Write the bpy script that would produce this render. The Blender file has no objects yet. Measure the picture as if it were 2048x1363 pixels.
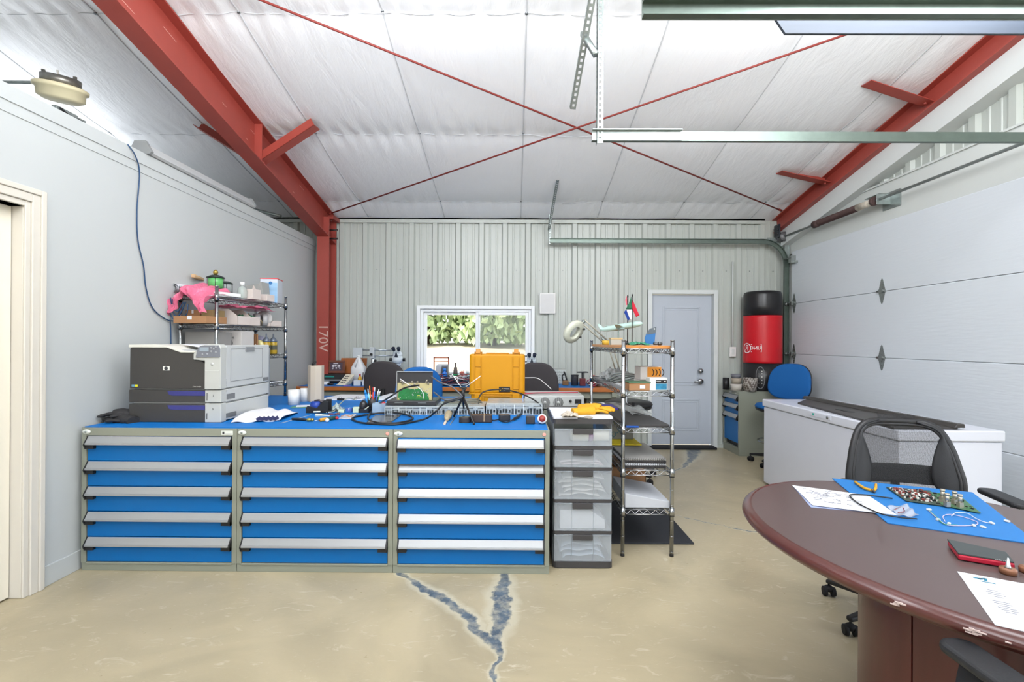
import bpy, bmesh, math, random
from mathutils import Vector, Matrix, Euler
random.seed(7)
S = bpy.context.scene
C = S.collection
R = math.radians
# ------------------------------------------------------------------ camera
F = 967.0                                   # focal length in pixels of the 2048 wide frame
CAMZ = 1.40
cd = bpy.data.cameras.new('camera'); cam = bpy.data.objects.new('camera', cd); C.objects.link(cam)
cd.sensor_width = 36.0; cd.lens = F / 2048 * 36.0; cd.clip_start = 0.02; cd.clip_end = 400
RM = Matrix.Rotation(R(0.36), 3, 'Z') @ Matrix.Rotation(R(90.09), 3, 'X') @ Matrix.Rotation(R(0.3), 3, 'Z')
cam.matrix_world = Matrix.Translation((0, 0, CAMZ)) @ RM.to_4x4()
S.camera = cam
# ------------------------------------------------------------------ world, sun, exposure
w = bpy.data.worlds.new('world'); S.world = w; w.use_nodes = True
nt = w.node_tree; bg = nt.nodes['Background']
sky = nt.nodes.new('ShaderNodeTexSky'); sky.sky_type = 'NISHITA'; sky.sun_disc = False
sky.sun_elevation = R(48); sky.sun_rotation = R(250); sky.air_density = 1.0; sky.dust_density = 3.0; sky.ozone_density = 1.0
mx = nt.nodes.new('ShaderNodeMix'); mx.data_type = 'RGBA'; mx.inputs['Factor'].default_value = 0.55
mx.inputs['B'].default_value = (6.5, 6.6, 6.7, 1)            # thin white cloud over the blue
nt.links.new(sky.outputs[0], mx.inputs['A']); nt.links.new(mx.outputs['Result'], bg.inputs[0])
bg.inputs[1].default_value = 0.55
sd = bpy.data.lights.new('sun', 'SUN'); sd.energy = 5.0; sd.angle = R(1.0); sd.color = (1, .96, .9)
so = bpy.data.objects.new('sun', sd); C.objects.link(so); so.rotation_euler = Euler((R(14), R(-26), 0))
S.view_settings.view_transform = 'Standard'; S.view_settings.look = 'None'
S.view_settings.exposure = 0.40; S.view_settings.gamma = 1.0; S.view_settings.use_curve_mapping = False
# ------------------------------------------------------------------ pixel -> place helpers (2048 x 1363 frame)
def ray(px, py): return RM @ Vector(((px - 1024) / F, -(py - 681.5) / F, -1))
def at(px, py, Y):
    d = ray(px, py); t = Y / d.y; return Vector((d.x * t, Y, CAMZ + d.z * t))
def on(px, py, z):
    d = ray(px, py); t = (z - CAMZ) / d.z; return Vector((d.x * t, d.y * t, z))
def onx(px, py, X):
    d = ray(px, py); t = X / d.x; return Vector((X, d.y * t, CAMZ + d.z * t))
# ------------------------------------------------------------------ materials
def lin(c):
    if isinstance(c, str): c = [int(c[i:i+2], 16) / 255 for i in (0, 2, 4)]
    return tuple((x / 12.92 if x <= .04045 else ((x + .055) / 1.055) ** 2.4) for x in c[:3]) + (1,)
MC = {}
def M(name, col, rough=.5, metal=0.0, var=.06, vs=8.0, bump=0.0, bs=60.0, trans=0.0, alpha=1.0, coat=0.0, emit=None, es=0.0, ior=1.45, spec=.5, stretch=None):
    if name in MC: return MC[name]
    m = bpy.data.materials.new(name); m.use_nodes = True; n = m.node_tree; L = n.links
    p = n.nodes['Principled BSDF']; c = lin(col)
    tc = n.nodes.new('ShaderNodeTexCoord'); mp = n.nodes.new('ShaderNodeMapping'); L.new(tc.outputs['Object'], mp.inputs[0])
    if stretch: mp.inputs['Scale'].default_value = stretch
    nz = n.nodes.new('ShaderNodeTexNoise'); nz.inputs['Scale'].default_value = vs; nz.inputs['Detail'].default_value = 4
    L.new(mp.outputs[0], nz.inputs['Vector'])
    cr = n.nodes.new('ShaderNodeMix'); cr.data_type = 'RGBA'
    cr.inputs['A'].default_value = tuple(x * (1 - var) for x in c[:3]) + (1,)
    cr.inputs['B'].default_value = tuple(min(1, x * (1 + var)) for x in c[:3]) + (1,)
    L.new(nz.outputs[0], cr.inputs['Factor']); L.new(cr.outputs['Result'], p.inputs['Base Color'])
    p.inputs['Roughness'].default_value = rough; p.inputs['Metallic'].default_value = metal
    p.inputs['Transmission Weight'].default_value = trans; p.inputs['Alpha'].default_value = alpha
    p.inputs['Coat Weight'].default_value = coat; p.inputs['IOR'].default_value = ior
    p.inputs['Specular IOR Level'].default_value = spec
    if emit: p.inputs['Emission Color'].default_value = lin(emit); p.inputs['Emission Strength'].default_value = es
    if bump:
        b = n.nodes.new('ShaderNodeBump'); b.inputs['Strength'].default_value = bump; b.inputs['Distance'].default_value = .01
        n2 = n.nodes.new('ShaderNodeTexNoise'); n2.inputs['Scale'].default_value = bs; n2.inputs['Detail'].default_value = 3
        L.new(mp.outputs[0], n2.inputs['Vector']); L.new(n2.outputs[0], b.inputs['Height']); L.new(b.outputs[0], p.inputs['Normal'])
    MC[name] = m; return m
# ------------------------------------------------------------------ mesh builder
def rotm(r):
    if r is None: return Matrix.Identity(3)
    if isinstance(r, Matrix): return r.to_3x3()
    return Euler([R(a) for a in r]).to_matrix()
class B:
    def __init__(s, origin=None): s.bm = bmesh.new(); s.mi = 0; s.org = Vector(origin) if origin is not None else Vector((0, 0, 0)); s.sm = False
    def m(s, i): s.mi = i; return s
    def _v(s, p): return s.bm.verts.new(Vector(p) - s.org)
    def _f(s, vs, sm=False):
        try: f = s.bm.faces.new(vs); f.material_index = s.mi; f.smooth = sm or s.sm; return f
        except ValueError: return None
    def box(s, c, sz, r=None):
        m = rotm(r); c = Vector(c); h = Vector(sz) / 2
        v = [s._v(c + m @ Vector((h.x * i, h.y * j, h.z * k))) for i in (-1, 1) for j in (-1, 1) for k in (-1, 1)]
        for q in ((0, 1, 3, 2), (4, 6, 7, 5), (0, 4, 5, 1), (2, 3, 7, 6), (0, 2, 6, 4), (1, 5, 7, 3)): s._f([v[i] for i in q])
        return s
    def bb(s, a, b): # box from two corners
        a = Vector(a); b = Vector(b); return s.box((a + b) / 2, [abs(x) for x in (b - a)])
    def hexa(s, p): # eight corners: bottom ccw 4, top 4
        v = [s._v(q) for q in p]
        for q in ((3, 2, 1, 0), (4, 5, 6, 7), (0, 1, 5, 4), (1, 2, 6, 5), (2, 3, 7, 6), (3, 0, 4, 7)): s._f([v[i] for i in q])
        return s
    def prism(s, poly, fn, d0, d1, sm=False): # poly 2d -> fn(u,v,d)
        a = [s._v(fn(u, v, d0)) for u, v in poly]; b = [s._v(fn(u, v, d1)) for u, v in poly]
        n = len(poly); s._f(a[::-1]); s._f(b)
        for i in range(n): s._f([a[i], a[(i + 1) % n], b[(i + 1) % n], b[i]], sm)
        return s
    def tube(s, pts, r, n=8, closed=False, caps=True):
        pts = [Vector(p) for p in pts]; N = len(pts); rr = r if hasattr(r, '__len__') else [r] * N
        rings = []; up = None
        for i, p in enumerate(pts):
            if closed: t = pts[(i + 1) % N] - pts[i - 1]
            else: t = pts[min(i + 1, N - 1)] - pts[max(i - 1, 0)]
            if t.length < 1e-9: t = Vector((0, 0, 1))
            t.normalize()
            if up is None: up = t.orthogonal().normalized()
            up = (up - t * up.dot(t))
            up = up.normalized() if up.length > 1e-6 else t.orthogonal().normalized()
            sd_ = t.cross(up)
            rings.append([s._v(p + (up * math.cos(2 * math.pi * k / n) + sd_ * math.sin(2 * math.pi * k / n)) * rr[i]) for k in range(n)])
        for i in range(N if closed else N - 1):
            a, b = rings[i], rings[(i + 1) % N]
            off = 0
            if closed and i == N - 1:
                off = min(range(n), key=lambda o: sum((a[k].co - b[(k + o) % n].co).length for k in range(n)))
            for k in range(n): s._f([a[k], a[(k + 1) % n], b[(k + 1 + off) % n], b[(k + off) % n]], True)
        if not closed and caps: s._f(rings[0][::-1]); s._f(rings[-1])
        return s
    def cyl(s, a, b, r, r2=None, n=20): return s.tube([a, b], [r, r if r2 is None else r2], n)
    def lathe(s, prof, c=(0, 0, 0), n=24, r=None, sq=None): # prof: (radius, z)
        c = Vector(c); m = rotm(r); rings = []
        for (q, z) in prof:
            if q < 1e-6: rings.append([s._v(c + m @ Vector((0, 0, z)))])
            else: rings.append([s._v(c + m @ Vector((q * math.cos(2 * math.pi * k / n) * (sq[0] if sq else 1), q * math.sin(2 * math.pi * k / n) * (sq[1] if sq else 1), z))) for k in range(n)])
        for a, b in zip(rings, rings[1:]):
            if len(a) == 1 and len(b) == 1: continue
            for k in range(n):
                k2 = (k + 1) % n
                if len(a) == 1: s._f([a[0], b[k2], b[k]], True)
                elif len(b) == 1: s._f([a[k], a[k2], b[0]], True)
                else: s._f([a[k], a[k2], b[k2], b[k]], True)
        if prof[0] != prof[-1] and not (len(prof) == 2 and prof[0][0] == prof[1][0]):
            if len(rings[0]) > 1 : s._f(rings[0][::-1])
            if len(rings[-1]) > 1: s._f(rings[-1])
        return s
    def sph(s, c, r, n=14, sc=(1, 1, 1), rot=None):
        k = n // 2; m = rotm(rot); c = Vector(c)
        rings = []
        for j in range(k + 1):
            a = math.pi * j / k; q = math.sin(a); z = -math.cos(a)
            if j in (0, k): rings.append([s._v(c + m @ Vector((0, 0, z * r * sc[2])))])
            else: rings.append([s._v(c + m @ Vector((q * math.cos(2 * math.pi * i / n) * r * sc[0], q * math.sin(2 * math.pi * i / n) * r * sc[1], z * r * sc[2]))) for i in range(n)])
        for a, b in zip(rings, rings[1:]):
            for i in range(n):
                i2 = (i + 1) % n
                if len(a) == 1: s._f([a[0], b[i2], b[i]], True)
                elif len(b) == 1: s._f([a[i], a[i2], b[0]], True)
                else: s._f([a[i], a[i2], b[i2], b[i]], True)
        return s
    def grid(s, fn, nu, nv, sm=True): # fn(u,v) 0..1
        g = [[s._v(fn(i / nu, j / nv)) for j in range(nv + 1)] for i in range(nu + 1)]
        for i in range(nu):
            for j in range(nv): s._f([g[i][j], g[i + 1][j], g[i + 1][j + 1], g[i][j + 1]], sm)
        return s
    def sheet(s, pts, th=.001): # flat polygon with thickness, counter-clockwise from above
        pts = [Vector(p) for p in pts]; return s.prism(list(range(len(pts))) and [(i, 0) for i in range(len(pts))], lambda u, v, d: pts[int(u)] + Vector((0, 0, d)), 0, th)
    def o(s, name, mats, parent=None, label=None, bevel=0, seg=2, solid=0, sub=0, smooth=False, merge=False):
        if merge: bmesh.ops.remove_doubles(s.bm, verts=s.bm.verts, dist=1e-5)
        bmesh.ops.recalc_face_normals(s.bm, faces=s.bm.faces)
        me = bpy.data.meshes.new(name); s.bm.to_mesh(me); s.bm.free()
        for m_ in (mats if isinstance(mats, (list, tuple)) else [mats]): me.materials.append(m_)
        ob = bpy.data.objects.new(name, me); C.objects.link(ob)
        if parent is not None: ob.parent = parent
        else: ob.location = s.org
        if label: ob['label'] = label
        if smooth:
            for p_ in me.polygons: p_.use_smooth = True
        if solid: q = ob.modifiers.new('s', 'SOLIDIFY'); q.thickness = solid; q.offset = 0
        if bevel: q = ob.modifiers.new('b', 'BEVEL'); q.width = bevel; q.segments = seg; q.limit_method = 'ANGLE'; q.angle_limit = R(40)
        if sub: q = ob.modifiers.new('u', 'SUBSURF'); q.levels = sub; q.render_levels = sub
        return ob
def tag(o, label, cat, group=None):
    o['label'] = label; o['category'] = cat
    if group: o['group'] = group
    return o
def stru(o): o['kind'] = 'structure'; return o
def T(name, label, cat, loc=(0, 0, 0), rz=0, group=None, rot=None):
    o = bpy.data.objects.new(name, None); C.objects.link(o); o.location = loc
    o.rotation_euler = Euler((0, 0, R(rz))) if rot is None else Euler([R(a) for a in rot])
    o.empty_display_size = .05
    return tag(o, label, cat, group)
def one(b, name, mats, label, cat, group=None, **k): return tag(b.o(name, mats, **k), label, cat, group)
def dup(root, loc=None, rz=None, label=None, group=None, parent=None):
    r = root.copy(); C.objects.link(r)
    if parent is not None: r.parent = parent
    if loc is not None: r.location = loc
    if rz is not None: r.rotation_euler = (0, 0, R(rz))
    if label: r['label'] = label
    if group: r['group'] = group
    for ch in list(root.children): dup(ch, parent=r)
    return r
def text(s, size, mat, parent, loc, rot, name='lettering', ext=.0006, align='CENTER', mirror=False):
    cu = bpy.data.curves.new('t', 'FONT'); cu.body = s; cu.size = size; cu.extrude = ext; cu.align_x = align; cu.align_y = 'CENTER'
    t = bpy.data.objects.new('t', cu); C.objects.link(t)
    bpy.context.view_layer.update()
    me = bpy.data.meshes.new_from_object(t.evaluated_get(bpy.context.evaluated_depsgraph_get()))
    bpy.data.objects.remove(t); me.name = name; me.materials.clear(); me.materials.append(mat)
    if mirror:
        for v in me.vertices: v.co.x *= -1
        me.flip_normals()
    o = bpy.data.objects.new(name, me); C.objects.link(o); o.parent = parent; o.location = loc; o.rotation_euler = Euler([R(a) for a in rot]); return o
def arc(c, r, a0, a1, n, ax='xz'):
    out = []
    for i in range(n + 1):
        a = R(a0 + (a1 - a0) * i / n); u, v = r * math.cos(a), r * math.sin(a)
        out.append(Vector(c) + (Vector((u, 0, v)) if ax == 'xz' else Vector((0, u, v)) if ax == 'yz' else Vector((u, v, 0))))
    return out
def spline(pts, n=8, closed=False): # catmull-rom
    P = [Vector(p) for p in pts]; N = len(P); out = []
    for i in range(N if closed else N - 1):
        p0 = P[(i - 1) % N] if closed or i > 0 else P[0] * 2 - P[1]
        p1, p2 = P[i], P[(i + 1) % N]
        p3 = P[(i + 2) % N] if closed or i + 2 < N else P[-1] * 2 - P[-2]
        for k in range(n):
            t = k / n; out.append(.5 * ((2 * p1) + (p2 - p0) * t + (2 * p0 - 5 * p1 + 4 * p2 - p3) * t * t + (3 * p1 - p0 - 3 * p2 + p3) * t ** 3))
    if not closed: out.append(P[-1])
    return out
def rrect(w, h, r, n=4): # rounded rectangle polygon centred
    out = []
    for cx, cy, a in ((w / 2 - r, h / 2 - r, 0), (-w / 2 + r, h / 2 - r, 90), (-w / 2 + r, -h / 2 + r, 180), (w / 2 - r, -h / 2 + r, 270)):
        for i in range(n + 1): q = R(a + 90 * i / n); out.append((cx + r * math.cos(q), cy + r * math.sin(q)))
    return out
XZ = lambda u, v, d: Vector((u, d, v))
XY = lambda u, v, d: Vector((u, v, d))
YZ = lambda u, v, d: Vector((d, u, v))
# common materials
white = M('white_plastic', 'dcdcda', .45); black = M('black_plastic', '1c1c1e', .45); dgrey = M('dark_grey_plastic', '3a3b3d', .5)
chrome = M('chrome', 'a9abac', .2, 1.0, var=.1, vs=30); galv = M('galvanised_steel', '9aa2a0', .42, .85, var=.2, vs=25, bump=.05)
paperm = M('paper', 'cdcfd4', .8, var=.02); card = M('cardboard', '9c7350', .85, var=.08, vs=12)
redsteel = M('red_oxide_steel', '9c4238', .45, .0, var=.14, vs=5, bump=.06, bs=14, spec=.6)
matblue = M('blue_mat', '0269b4', .5, var=.04, vs=3, spec=.3); glass = M('clear_glass', 'f2f6f6', .03, trans=1.0, var=0)
green = M('green_pcb', '1f5a32', .5, var=.2, vs=60); rubber = M('black_rubber', '17171a', .75)
clearp = M('clear_plastic', 'c8ced2', .25, alpha=.35, var=.02); whitecable = M('white_cable', 'dedede', .5)
silver = M('silver_metal', 'b8babb', .35, .8); amber = M('amber_glass', '7a3510', .15, var=.1); redp = M('red_plastic', 'b3202a', .4)
bluep = M('blue_plastic', '1550a8', .35); orange = M('orange_plastic', 'd8861e', .45)
# ================================================================== setting
WY = 6.5; WX = 3.62; LX = -2.66; SL = .21
def cz(y): return 3.08 + SL * (WY - y)                 # height of the roof lining at depth y
def nodes(m): return m.node_tree, m.node_tree.nodes, m.node_tree.links, m.node_tree.nodes['Principled BSDF']
# floor: sealed concrete with filled cracks
fm = M('sealed_concrete', 'beb092', .34, var=.0); n, N, L, P_ = nodes(fm)
def nd(t, **k):
    x = N.new(t)
    for a, b in k.items(): setattr(x, a, b)
    return x
def mth(op, a, b=None, c=None, clamp=False):
    x = nd('ShaderNodeMath', operation=op, use_clamp=clamp)
    for i, v in enumerate((a, b, c)):
        if v is None: continue
        if isinstance(v, (int, float)): x.inputs[i].default_value = v
        else: L.new(v, x.inputs[i])
    return x.outputs[0]
tc = nd('ShaderNodeTexCoord'); geo = tc.outputs['Object']
def noise(scale, det=5, sc=None, rough=.55, dist=0):
    x = nd('ShaderNodeTexNoise'); x.inputs['Scale'].default_value = scale; x.inputs['Detail'].default_value = det; x.inputs['Roughness'].default_value = rough; x.inputs['Distortion'].default_value = dist
    if sc: mp = nd('ShaderNodeMapping'); mp.inputs['Scale'].default_value = sc; L.new(geo, mp.inputs[0]); L.new(mp.outputs[0], x.inputs['Vector'])
    else: L.new(geo, x.inputs['Vector'])
    return x.outputs[0]
def cmix(f, a, b):
    x = nd('ShaderNodeMix', data_type='RGBA')
    if isinstance(f, (int, float)): x.inputs['Factor'].default_value = f
    else: L.new(f, x.inputs['Factor'])
    for s_, v in (('A', a), ('B', b)):
        if isinstance(v, tuple): x.inputs[s_].default_value = v
        else: L.new(v, x.inputs[s_])
    return x.outputs['Result']
n1 = noise(1.3, 6, dist=1.2); n2 = noise(7, 6, (1, 2.2, 1), .65, 1.5); n3 = noise(22, 4)
base = cmix(mth('MULTIPLY_ADD', n1, 2.6, -.8, True), lin('9f947a'), lin('b8ab8d'))
base = cmix(mth('MULTIPLY_ADD', n2, 5.0, -2.9, True), base, lin('cbc3ae'))
base = cmix(mth('MULTIPLY_ADD', n3, 6.0, -4.2, True), base, lin('988c74'))
xyz = nd('ShaderNodeSeparateXYZ'); L.new(geo, xyz.inputs[0])
wv = nd('ShaderNodeTexNoise'); wv.inputs['Scale'].default_value = 9; wv.inputs['Detail'].default_value = 5; L.new(geo, wv.inputs['Vector'])
sep = nd('ShaderNodeSeparateColor'); L.new(wv.outputs['Color'], sep.inputs[0])
qx = mth('ADD', xyz.outputs[0], mth('MULTIPLY_ADD', sep.outputs[0], .10, -.05)); qy = mth('ADD', xyz.outputs[1], mth('MULTIPLY_ADD', sep.outputs[1], .10, -.05))
def seg(p0, p1, w0, w1): # 1 inside a tapering stroke from p0 to p1
    a = on(*p0, 0); b = on(*p1, 0); d = b - a; l2 = d.x * d.x + d.y * d.y
    rx = mth('SUBTRACT', qx, a.x); ry = mth('SUBTRACT', qy, a.y)
    t = mth('DIVIDE', mth('ADD', mth('MULTIPLY', rx, d.x), mth('MULTIPLY', ry, d.y)), l2, clamp=True)
    ex = mth('SUBTRACT', rx, mth('MULTIPLY', t, d.x)); ey = mth('SUBTRACT', ry, mth('MULTIPLY', t, d.y))
    dist = mth('SQRT', mth('ADD', mth('MULTIPLY', ex, ex), mth('MULTIPLY', ey, ey)))
    return mth('DIVIDE', dist, mth('MULTIPLY_ADD', t, w1 - w0, w0))
CR = [((800, 1145), (850, 1178), .016, .022), ((850, 1178), (905, 1208), .022, .026), ((905, 1208), (943, 1240), .026, .024), ((943, 1240), (957, 1268), .024, .02), ((957, 1268), (985, 1284), .02, .026),
      ((1012, 1140), (1003, 1185), .018, .045), ((1003, 1185), (1003, 1240), .045, .042), ((1003, 1240), (990, 1284), .042, .022), ((990, 1284), (993, 1315), .022, .010), ((993, 1315), (978, 1400), .010, .006),
      ((1425, 893), (1388, 896), .03, .10), ((1388, 896), (1384, 915), .09, .05), ((1384, 915), (1366, 935), .04, .014), ((1366, 935), (1340, 942), .014, .008),
      ((1350, 1031), (1450, 1052), .004, .005), ((1450, 1052), (1510, 1064), .005, .012), ((1510, 1064), (1580, 1066), .012, .016)]
cur = None
for c_ in CR:
    v = seg(*c_); cur = v if cur is None else mth('MINIMUM', cur, v)
edge = mth('MULTIPLY_ADD', noise(30, 4), 1.1, .35)
mask = mth('MULTIPLY', mth('SUBTRACT', mth('MULTIPLY', edge, 1.35), cur, clamp=True), 2.2, clamp=True)
halo = mth('MULTIPLY', mth('SUBTRACT', 2.6, cur, clamp=True), .45)
base = cmix(halo, base, lin('cdc9b4'))
crk = cmix(mth('MULTIPLY_ADD', n2, 2, -.5, True), lin('3d4a58'), lin('6a7680'))
base = cmix(mth('MULTIPLY', mask, mth('MULTIPLY_ADD', noise(14, 5, rough=.7), 2.6, -.45, True)), base, crk)
L.new(base, P_.inputs['Base Color'])
L.new(mth('MULTIPLY_ADD', n2, .25, .2), P_.inputs['Roughness'])
bp = nd('ShaderNodeBump'); bp.inputs['Strength'].default_value = .12; bp.inputs['Distance'].default_value = .01; L.new(n2, bp.inputs['Height']); L.new(bp.outputs[0], P_.inputs['Normal'])
b = B(); b.bb((-6.5, -5, -.15), (WX + .1, WY + .05, 0)); stru(b.o('floor', fm))

# roof lining: vinyl faced insulation sagging between purlins, with taped seams
cm = M('vinyl_lining', 'f0f1f4', .34, var=.015, spec=.55); n, N, L, P_ = nodes(cm)
tc = nd('ShaderNodeTexCoord'); geo = tc.outputs['Object']
a1 = noise(5, 4, (1.2, .35, 1), .6, .6); a2 = noise(26, 4, (1.5, .3, 1), .6, .8)
hh = mth('ADD', mth('MULTIPLY', a1, 1.0), mth('MULTIPLY', a2, .22))
bp = nd('ShaderNodeBump'); bp.inputs['Strength'].default_value = .35; bp.inputs['Distance'].default_value = .03; L.new(hh, bp.inputs['Height']); L.new(bp.outputs[0], P_.inputs['Normal'])
PUR = [6.07 - 1.33 * i for i in range(9)]; SEAM = [.07 + 1.02 * i for i in range(-7, 4)]
def near(v, arr): return min(abs(v - a) for a in arr)
def czz(x, y):
    dp = min(near(y, PUR), .66); ds = min(near(x, SEAM), .5)
    sag = .030 * (1 - math.exp(-dp / .16)) ; sx = .018 * (1 - math.exp(-ds / .12))
    wr = .006 * math.sin(x * 41 + 3 * math.sin(y * 2.1)) * math.exp(-dp / .14) + .0015 * math.sin(x * 97) * math.exp(-dp / .2)
    fold = .016 * math.exp(-abs(dp) / .02) * (1 if abs(near(y, [4.74])) < .02 else .25) * max(0, math.sin(x * 1.9 + .6))
    return cz(y) - sag - sx + wr - fold
b = B(); b.grid(lambda u, v: (-6.5 + (WX + 6.4) * u, -5 + 11.52 * v, czz(-6.5 + (WX + 6.4) * u, -5 + 11.52 * v)), 420, 230)
ceil_ = stru(b.o('ceiling', cm))
b = B(); b.hexa([(-6.5, -5, cz(-5) + .02), (WX + .1, -5, cz(-5) + .02), (WX + .1, WY + .1, cz(WY) + .02), (-6.5, WY + .1, cz(WY) + .02), (-6.5, -5, cz(-5) + .25), (WX + .1, -5, cz(-5) + .25), (WX + .1, WY + .1, cz(WY) + .25), (-6.5, WY + .1, cz(WY) + .25)])
stru(b.o('trim_roof_deck', galv))
seamm = M('seam_tape', 'c6c8cc', .35)
for k, x in enumerate(SEAM):
    if x < -5: continue
    b = B(); pts = [(-.007, 0), (.007, 0), (.004, -.012), (-.004, -.012)]
    ys = [WY - .01 - .1 * i for i in range(70)]
    for y0, y1 in zip(ys, ys[1:]):
        z0 = czz(x, y0); z1 = czz(x, y1)
        b.hexa([(x - .004, y1, z1 - .006), (x + .004, y1, z1 - .006), (x + .004, y0, z0 - .006), (x - .004, y0, z0 - .006), (x - .007, y1, z1 + .004), (x + .007, y1, z1 + .004), (x + .007, y0, z0 + .004), (x - .007, y0, z0 + .004)])
    stru(b.o('trim_ceiling_seam', seamm))
# small screws along the purlins where seams cross
scr = M('screw_head', '6c7074', .4, .6)
for y in PUR[:4]:
    b = B()
    for x in SEAM:
        if -4.5 < x < WX: b.cyl((x, y, czz(x, y) - .012), (x, y, czz(x, y) + .005), .011, n=8)
    stru(b.o('trim_screw', scr))
    b = B(); xs = [-6 + .1 * i for i in range(int((WX + 6) / .1))]
    b.tube([(x, y, czz(x, y) - .003) for x in xs], .0025, 5); stru(b.o('trim_purlin_line', M('lining_fold', 'c4c7cc', .5)))

# ribbed wall panel profile, direction u along the wall, d toward the room
rib = M('ribbed_wall_paint', 'b4b9b3', .36, var=.04, vs=3, stretch=(6, 6, .25), spec=.6)
def profile(u0, u1, off=0.0, pitch=.3125):
    pts = [(u0, 0)]; k = math.floor((u0 - off) / pitch)
    while True:
        c = off + k * pitch; k += 1
        if c - .05 > u1: break
        for du, d in ((-.046, 0), (-.028, .032), (.028, .032), (.046, 0), (.098, 0), (.104, .006), (.120, .006), (.126, 0), (.190, 0), (.196, .006), (.212, .006), (.218, 0)):
            if u0 < c + du < u1: pts.append((c + du, d))
    pts.append((u1, 0)); return pts
def ribwall(b, pr, fn, z0, z1):
    for (u0, d0), (u1, d1) in zip(pr, pr[1:]):
        a = [z0(u) if callable(z0) else z0 for u in (u0, u1)]; t = [z1(u) if callable(z1) else z1 for u in (u0, u1)]
        b._f([b._v(fn(u0, d0, a[0])), b._v(fn(u1, d1, a[1])), b._v(fn(u1, d1, t[1])), b._v(fn(u0, d0, t[0]))])
# back wall with window and door openings
wx0, wx1 = at(836, 700, WY).x, at(1067, 700, WY).x; wz1 = at(950, 613, WY).z; wz0 = .875
dx0, dx1 = at(1294, 700, WY).x, at(1433, 700, WY).x; dz1 = at(1363, 580, WY).z
b = B(); fb = lambda u, d, z: Vector((u, WY - d, z)); off = at(1149, 560, WY).x
def seg_wall(u0, u1, z0, z1): ribwall(b, profile(u0, u1, off), fb, z0, z1)
seg_wall(-6.5, wx0, 0, 3.16); seg_wall(wx0, wx1, 0, wz0); seg_wall(wx0, wx1, wz1, 3.16); seg_wall(wx1, dx0, 0, 3.16); seg_wall(dx0, dx1, dz1, 3.16); seg_wall(dx1, WX, 0, 3.16)
b.bb((-6.5, WY + .01, 0), (wx0, WY + .12, 3.4)); b.bb((wx1, WY + .01, 0), (dx0, WY + .12, 3.4)); b.bb((dx1, WY + .01, 0), (WX + .2, WY + .12, 3.4)); b.bb((wx0, WY + .01, 0), (wx1, WY + .12, wz0)); b.bb((wx0, WY + .01, wz1), (wx1, WY + .12, 3.4)); b.bb((dx0, WY + .01, dz1), (dx1, WY + .12, 3.4))
stru(b.o('wall_back', rib))
trimw = M('white_trim', 'cfd3d2', .4, var=.02)
b = B(); b.bb((-6.5, WY - .045, 3.03), (WX - .3, WY - .001, 3.055)); b.bb((-6.5, WY - .045, 2.985), (WX - .3, WY - .038, 3.05)); stru(b.o('trim_eave', rib))
b = B(); b.bb((-2.2, WY - .035, 0), (dx0, WY, .05)); b.bb((dx1, WY - .035, 0), (WX, WY, .05)); stru(b.o('baseboard_back', rib))
scrw = M('wall_screw', '8c918f', .4, .5)
b = B()
for k in range(-9, 12):
    u = off + k * .3125 + .155
    if u < WX - .1 and u > -2.3: b.cyl((u, WY - .01, at(1000, 540, WY).z), (u, WY + .003, at(1000, 540, WY).z), .007, n=6)
stru(b.o('trim_wall_screw', scrw))
# window: white sliding frame
wf = M('window_vinyl', 'e6e9ea', .35, var=.01)
root = bpy.data.objects.new('window_1', None); C.objects.link(root); root.location = ((wx0 + wx1) / 2, WY, wz0); stru(root)
og = root.location.copy()
def frame(b, x0, x1, z0, z1, t, y0, y1):
    b.bb((x0, y0, z0), (x0 + t, y1, z1)); b.bb((x1 - t, y0, z0), (x1, y1, z1)); b.bb((x0 + t, y0, z0), (x1 - t, y1, z0 + t)); b.bb((x0 + t, y0, z1 - t), (x1 - t, y1, z1))
b = B(og); frame(b, wx0 - .012, wx1 + .012, wz0 - .012, wz1 + .012, .045, WY - .04, WY + .10); b.o('window_trim', wf, root, bevel=.003)
b = B(og); frame(b, wx0 + .034, wx1 - .034, wz0 + .034, wz1 - .034, .035, WY + .0, WY + .09); b.o('window_frame', wf, root, bevel=.003)
xm = at(955, 700, WY).x
b = B(og); frame(b, wx0 + .07, xm + .03, wz0 + .07, wz1 - .07, .04, WY + .05, WY + .08); b.o('left_sash', wf, root, bevel=.003)
b = B(og); frame(b, xm - .03, wx1 - .07, wz0 + .07, wz1 - .07, .04, WY + .015, WY + .045); b.o('right_sash', wf, root, bevel=.003)
pane = M('window_glass', 'ffffff', .0, trans=1.0, var=0, ior=1.01, spec=.2)
b = B(og); b.bb((wx0 + .1, WY + .063, wz0 + .1), (xm, WY + .067, wz1 - .1)); b.o('pane', pane, root)
b = B(og); b.bb((xm, WY + .028, wz0 + .1), (wx1 - .1, WY + .032, wz1 - .1)); b.o('pane', pane, root)
# insect screen on right half
scm = M('insect_screen', '9aa09e', .9, alpha=.30, var=0)
b = B(og); b.bb((xm + .02, WY + .085, wz0 + .1), (wx1 - .1, WY + .086, wz1 - .1)); b.o('insect_screen', scm, root)
# outside
gm = M('dry_ground', 'b3a78e', .95, var=.3, vs=.9); b = B(); b.grid(lambda u, v: (-60 + 130 * u, WY + .12 + 70 * v * v, .0 + 1.22 * min(1, max(0, (70 * v * v - 5) / 14)) + .25 * math.sin(u * 60) * v), 60, 40); g = b.o('ground_outside', gm); stru(g)
b = B(); b.bb((WX + .1, -30, -.3), (60, WY + .12, -.02)); b.bb((-60, -40, -.3), (60, -5, -.02)); stru(b.o('ground_yard', gm))
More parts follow.
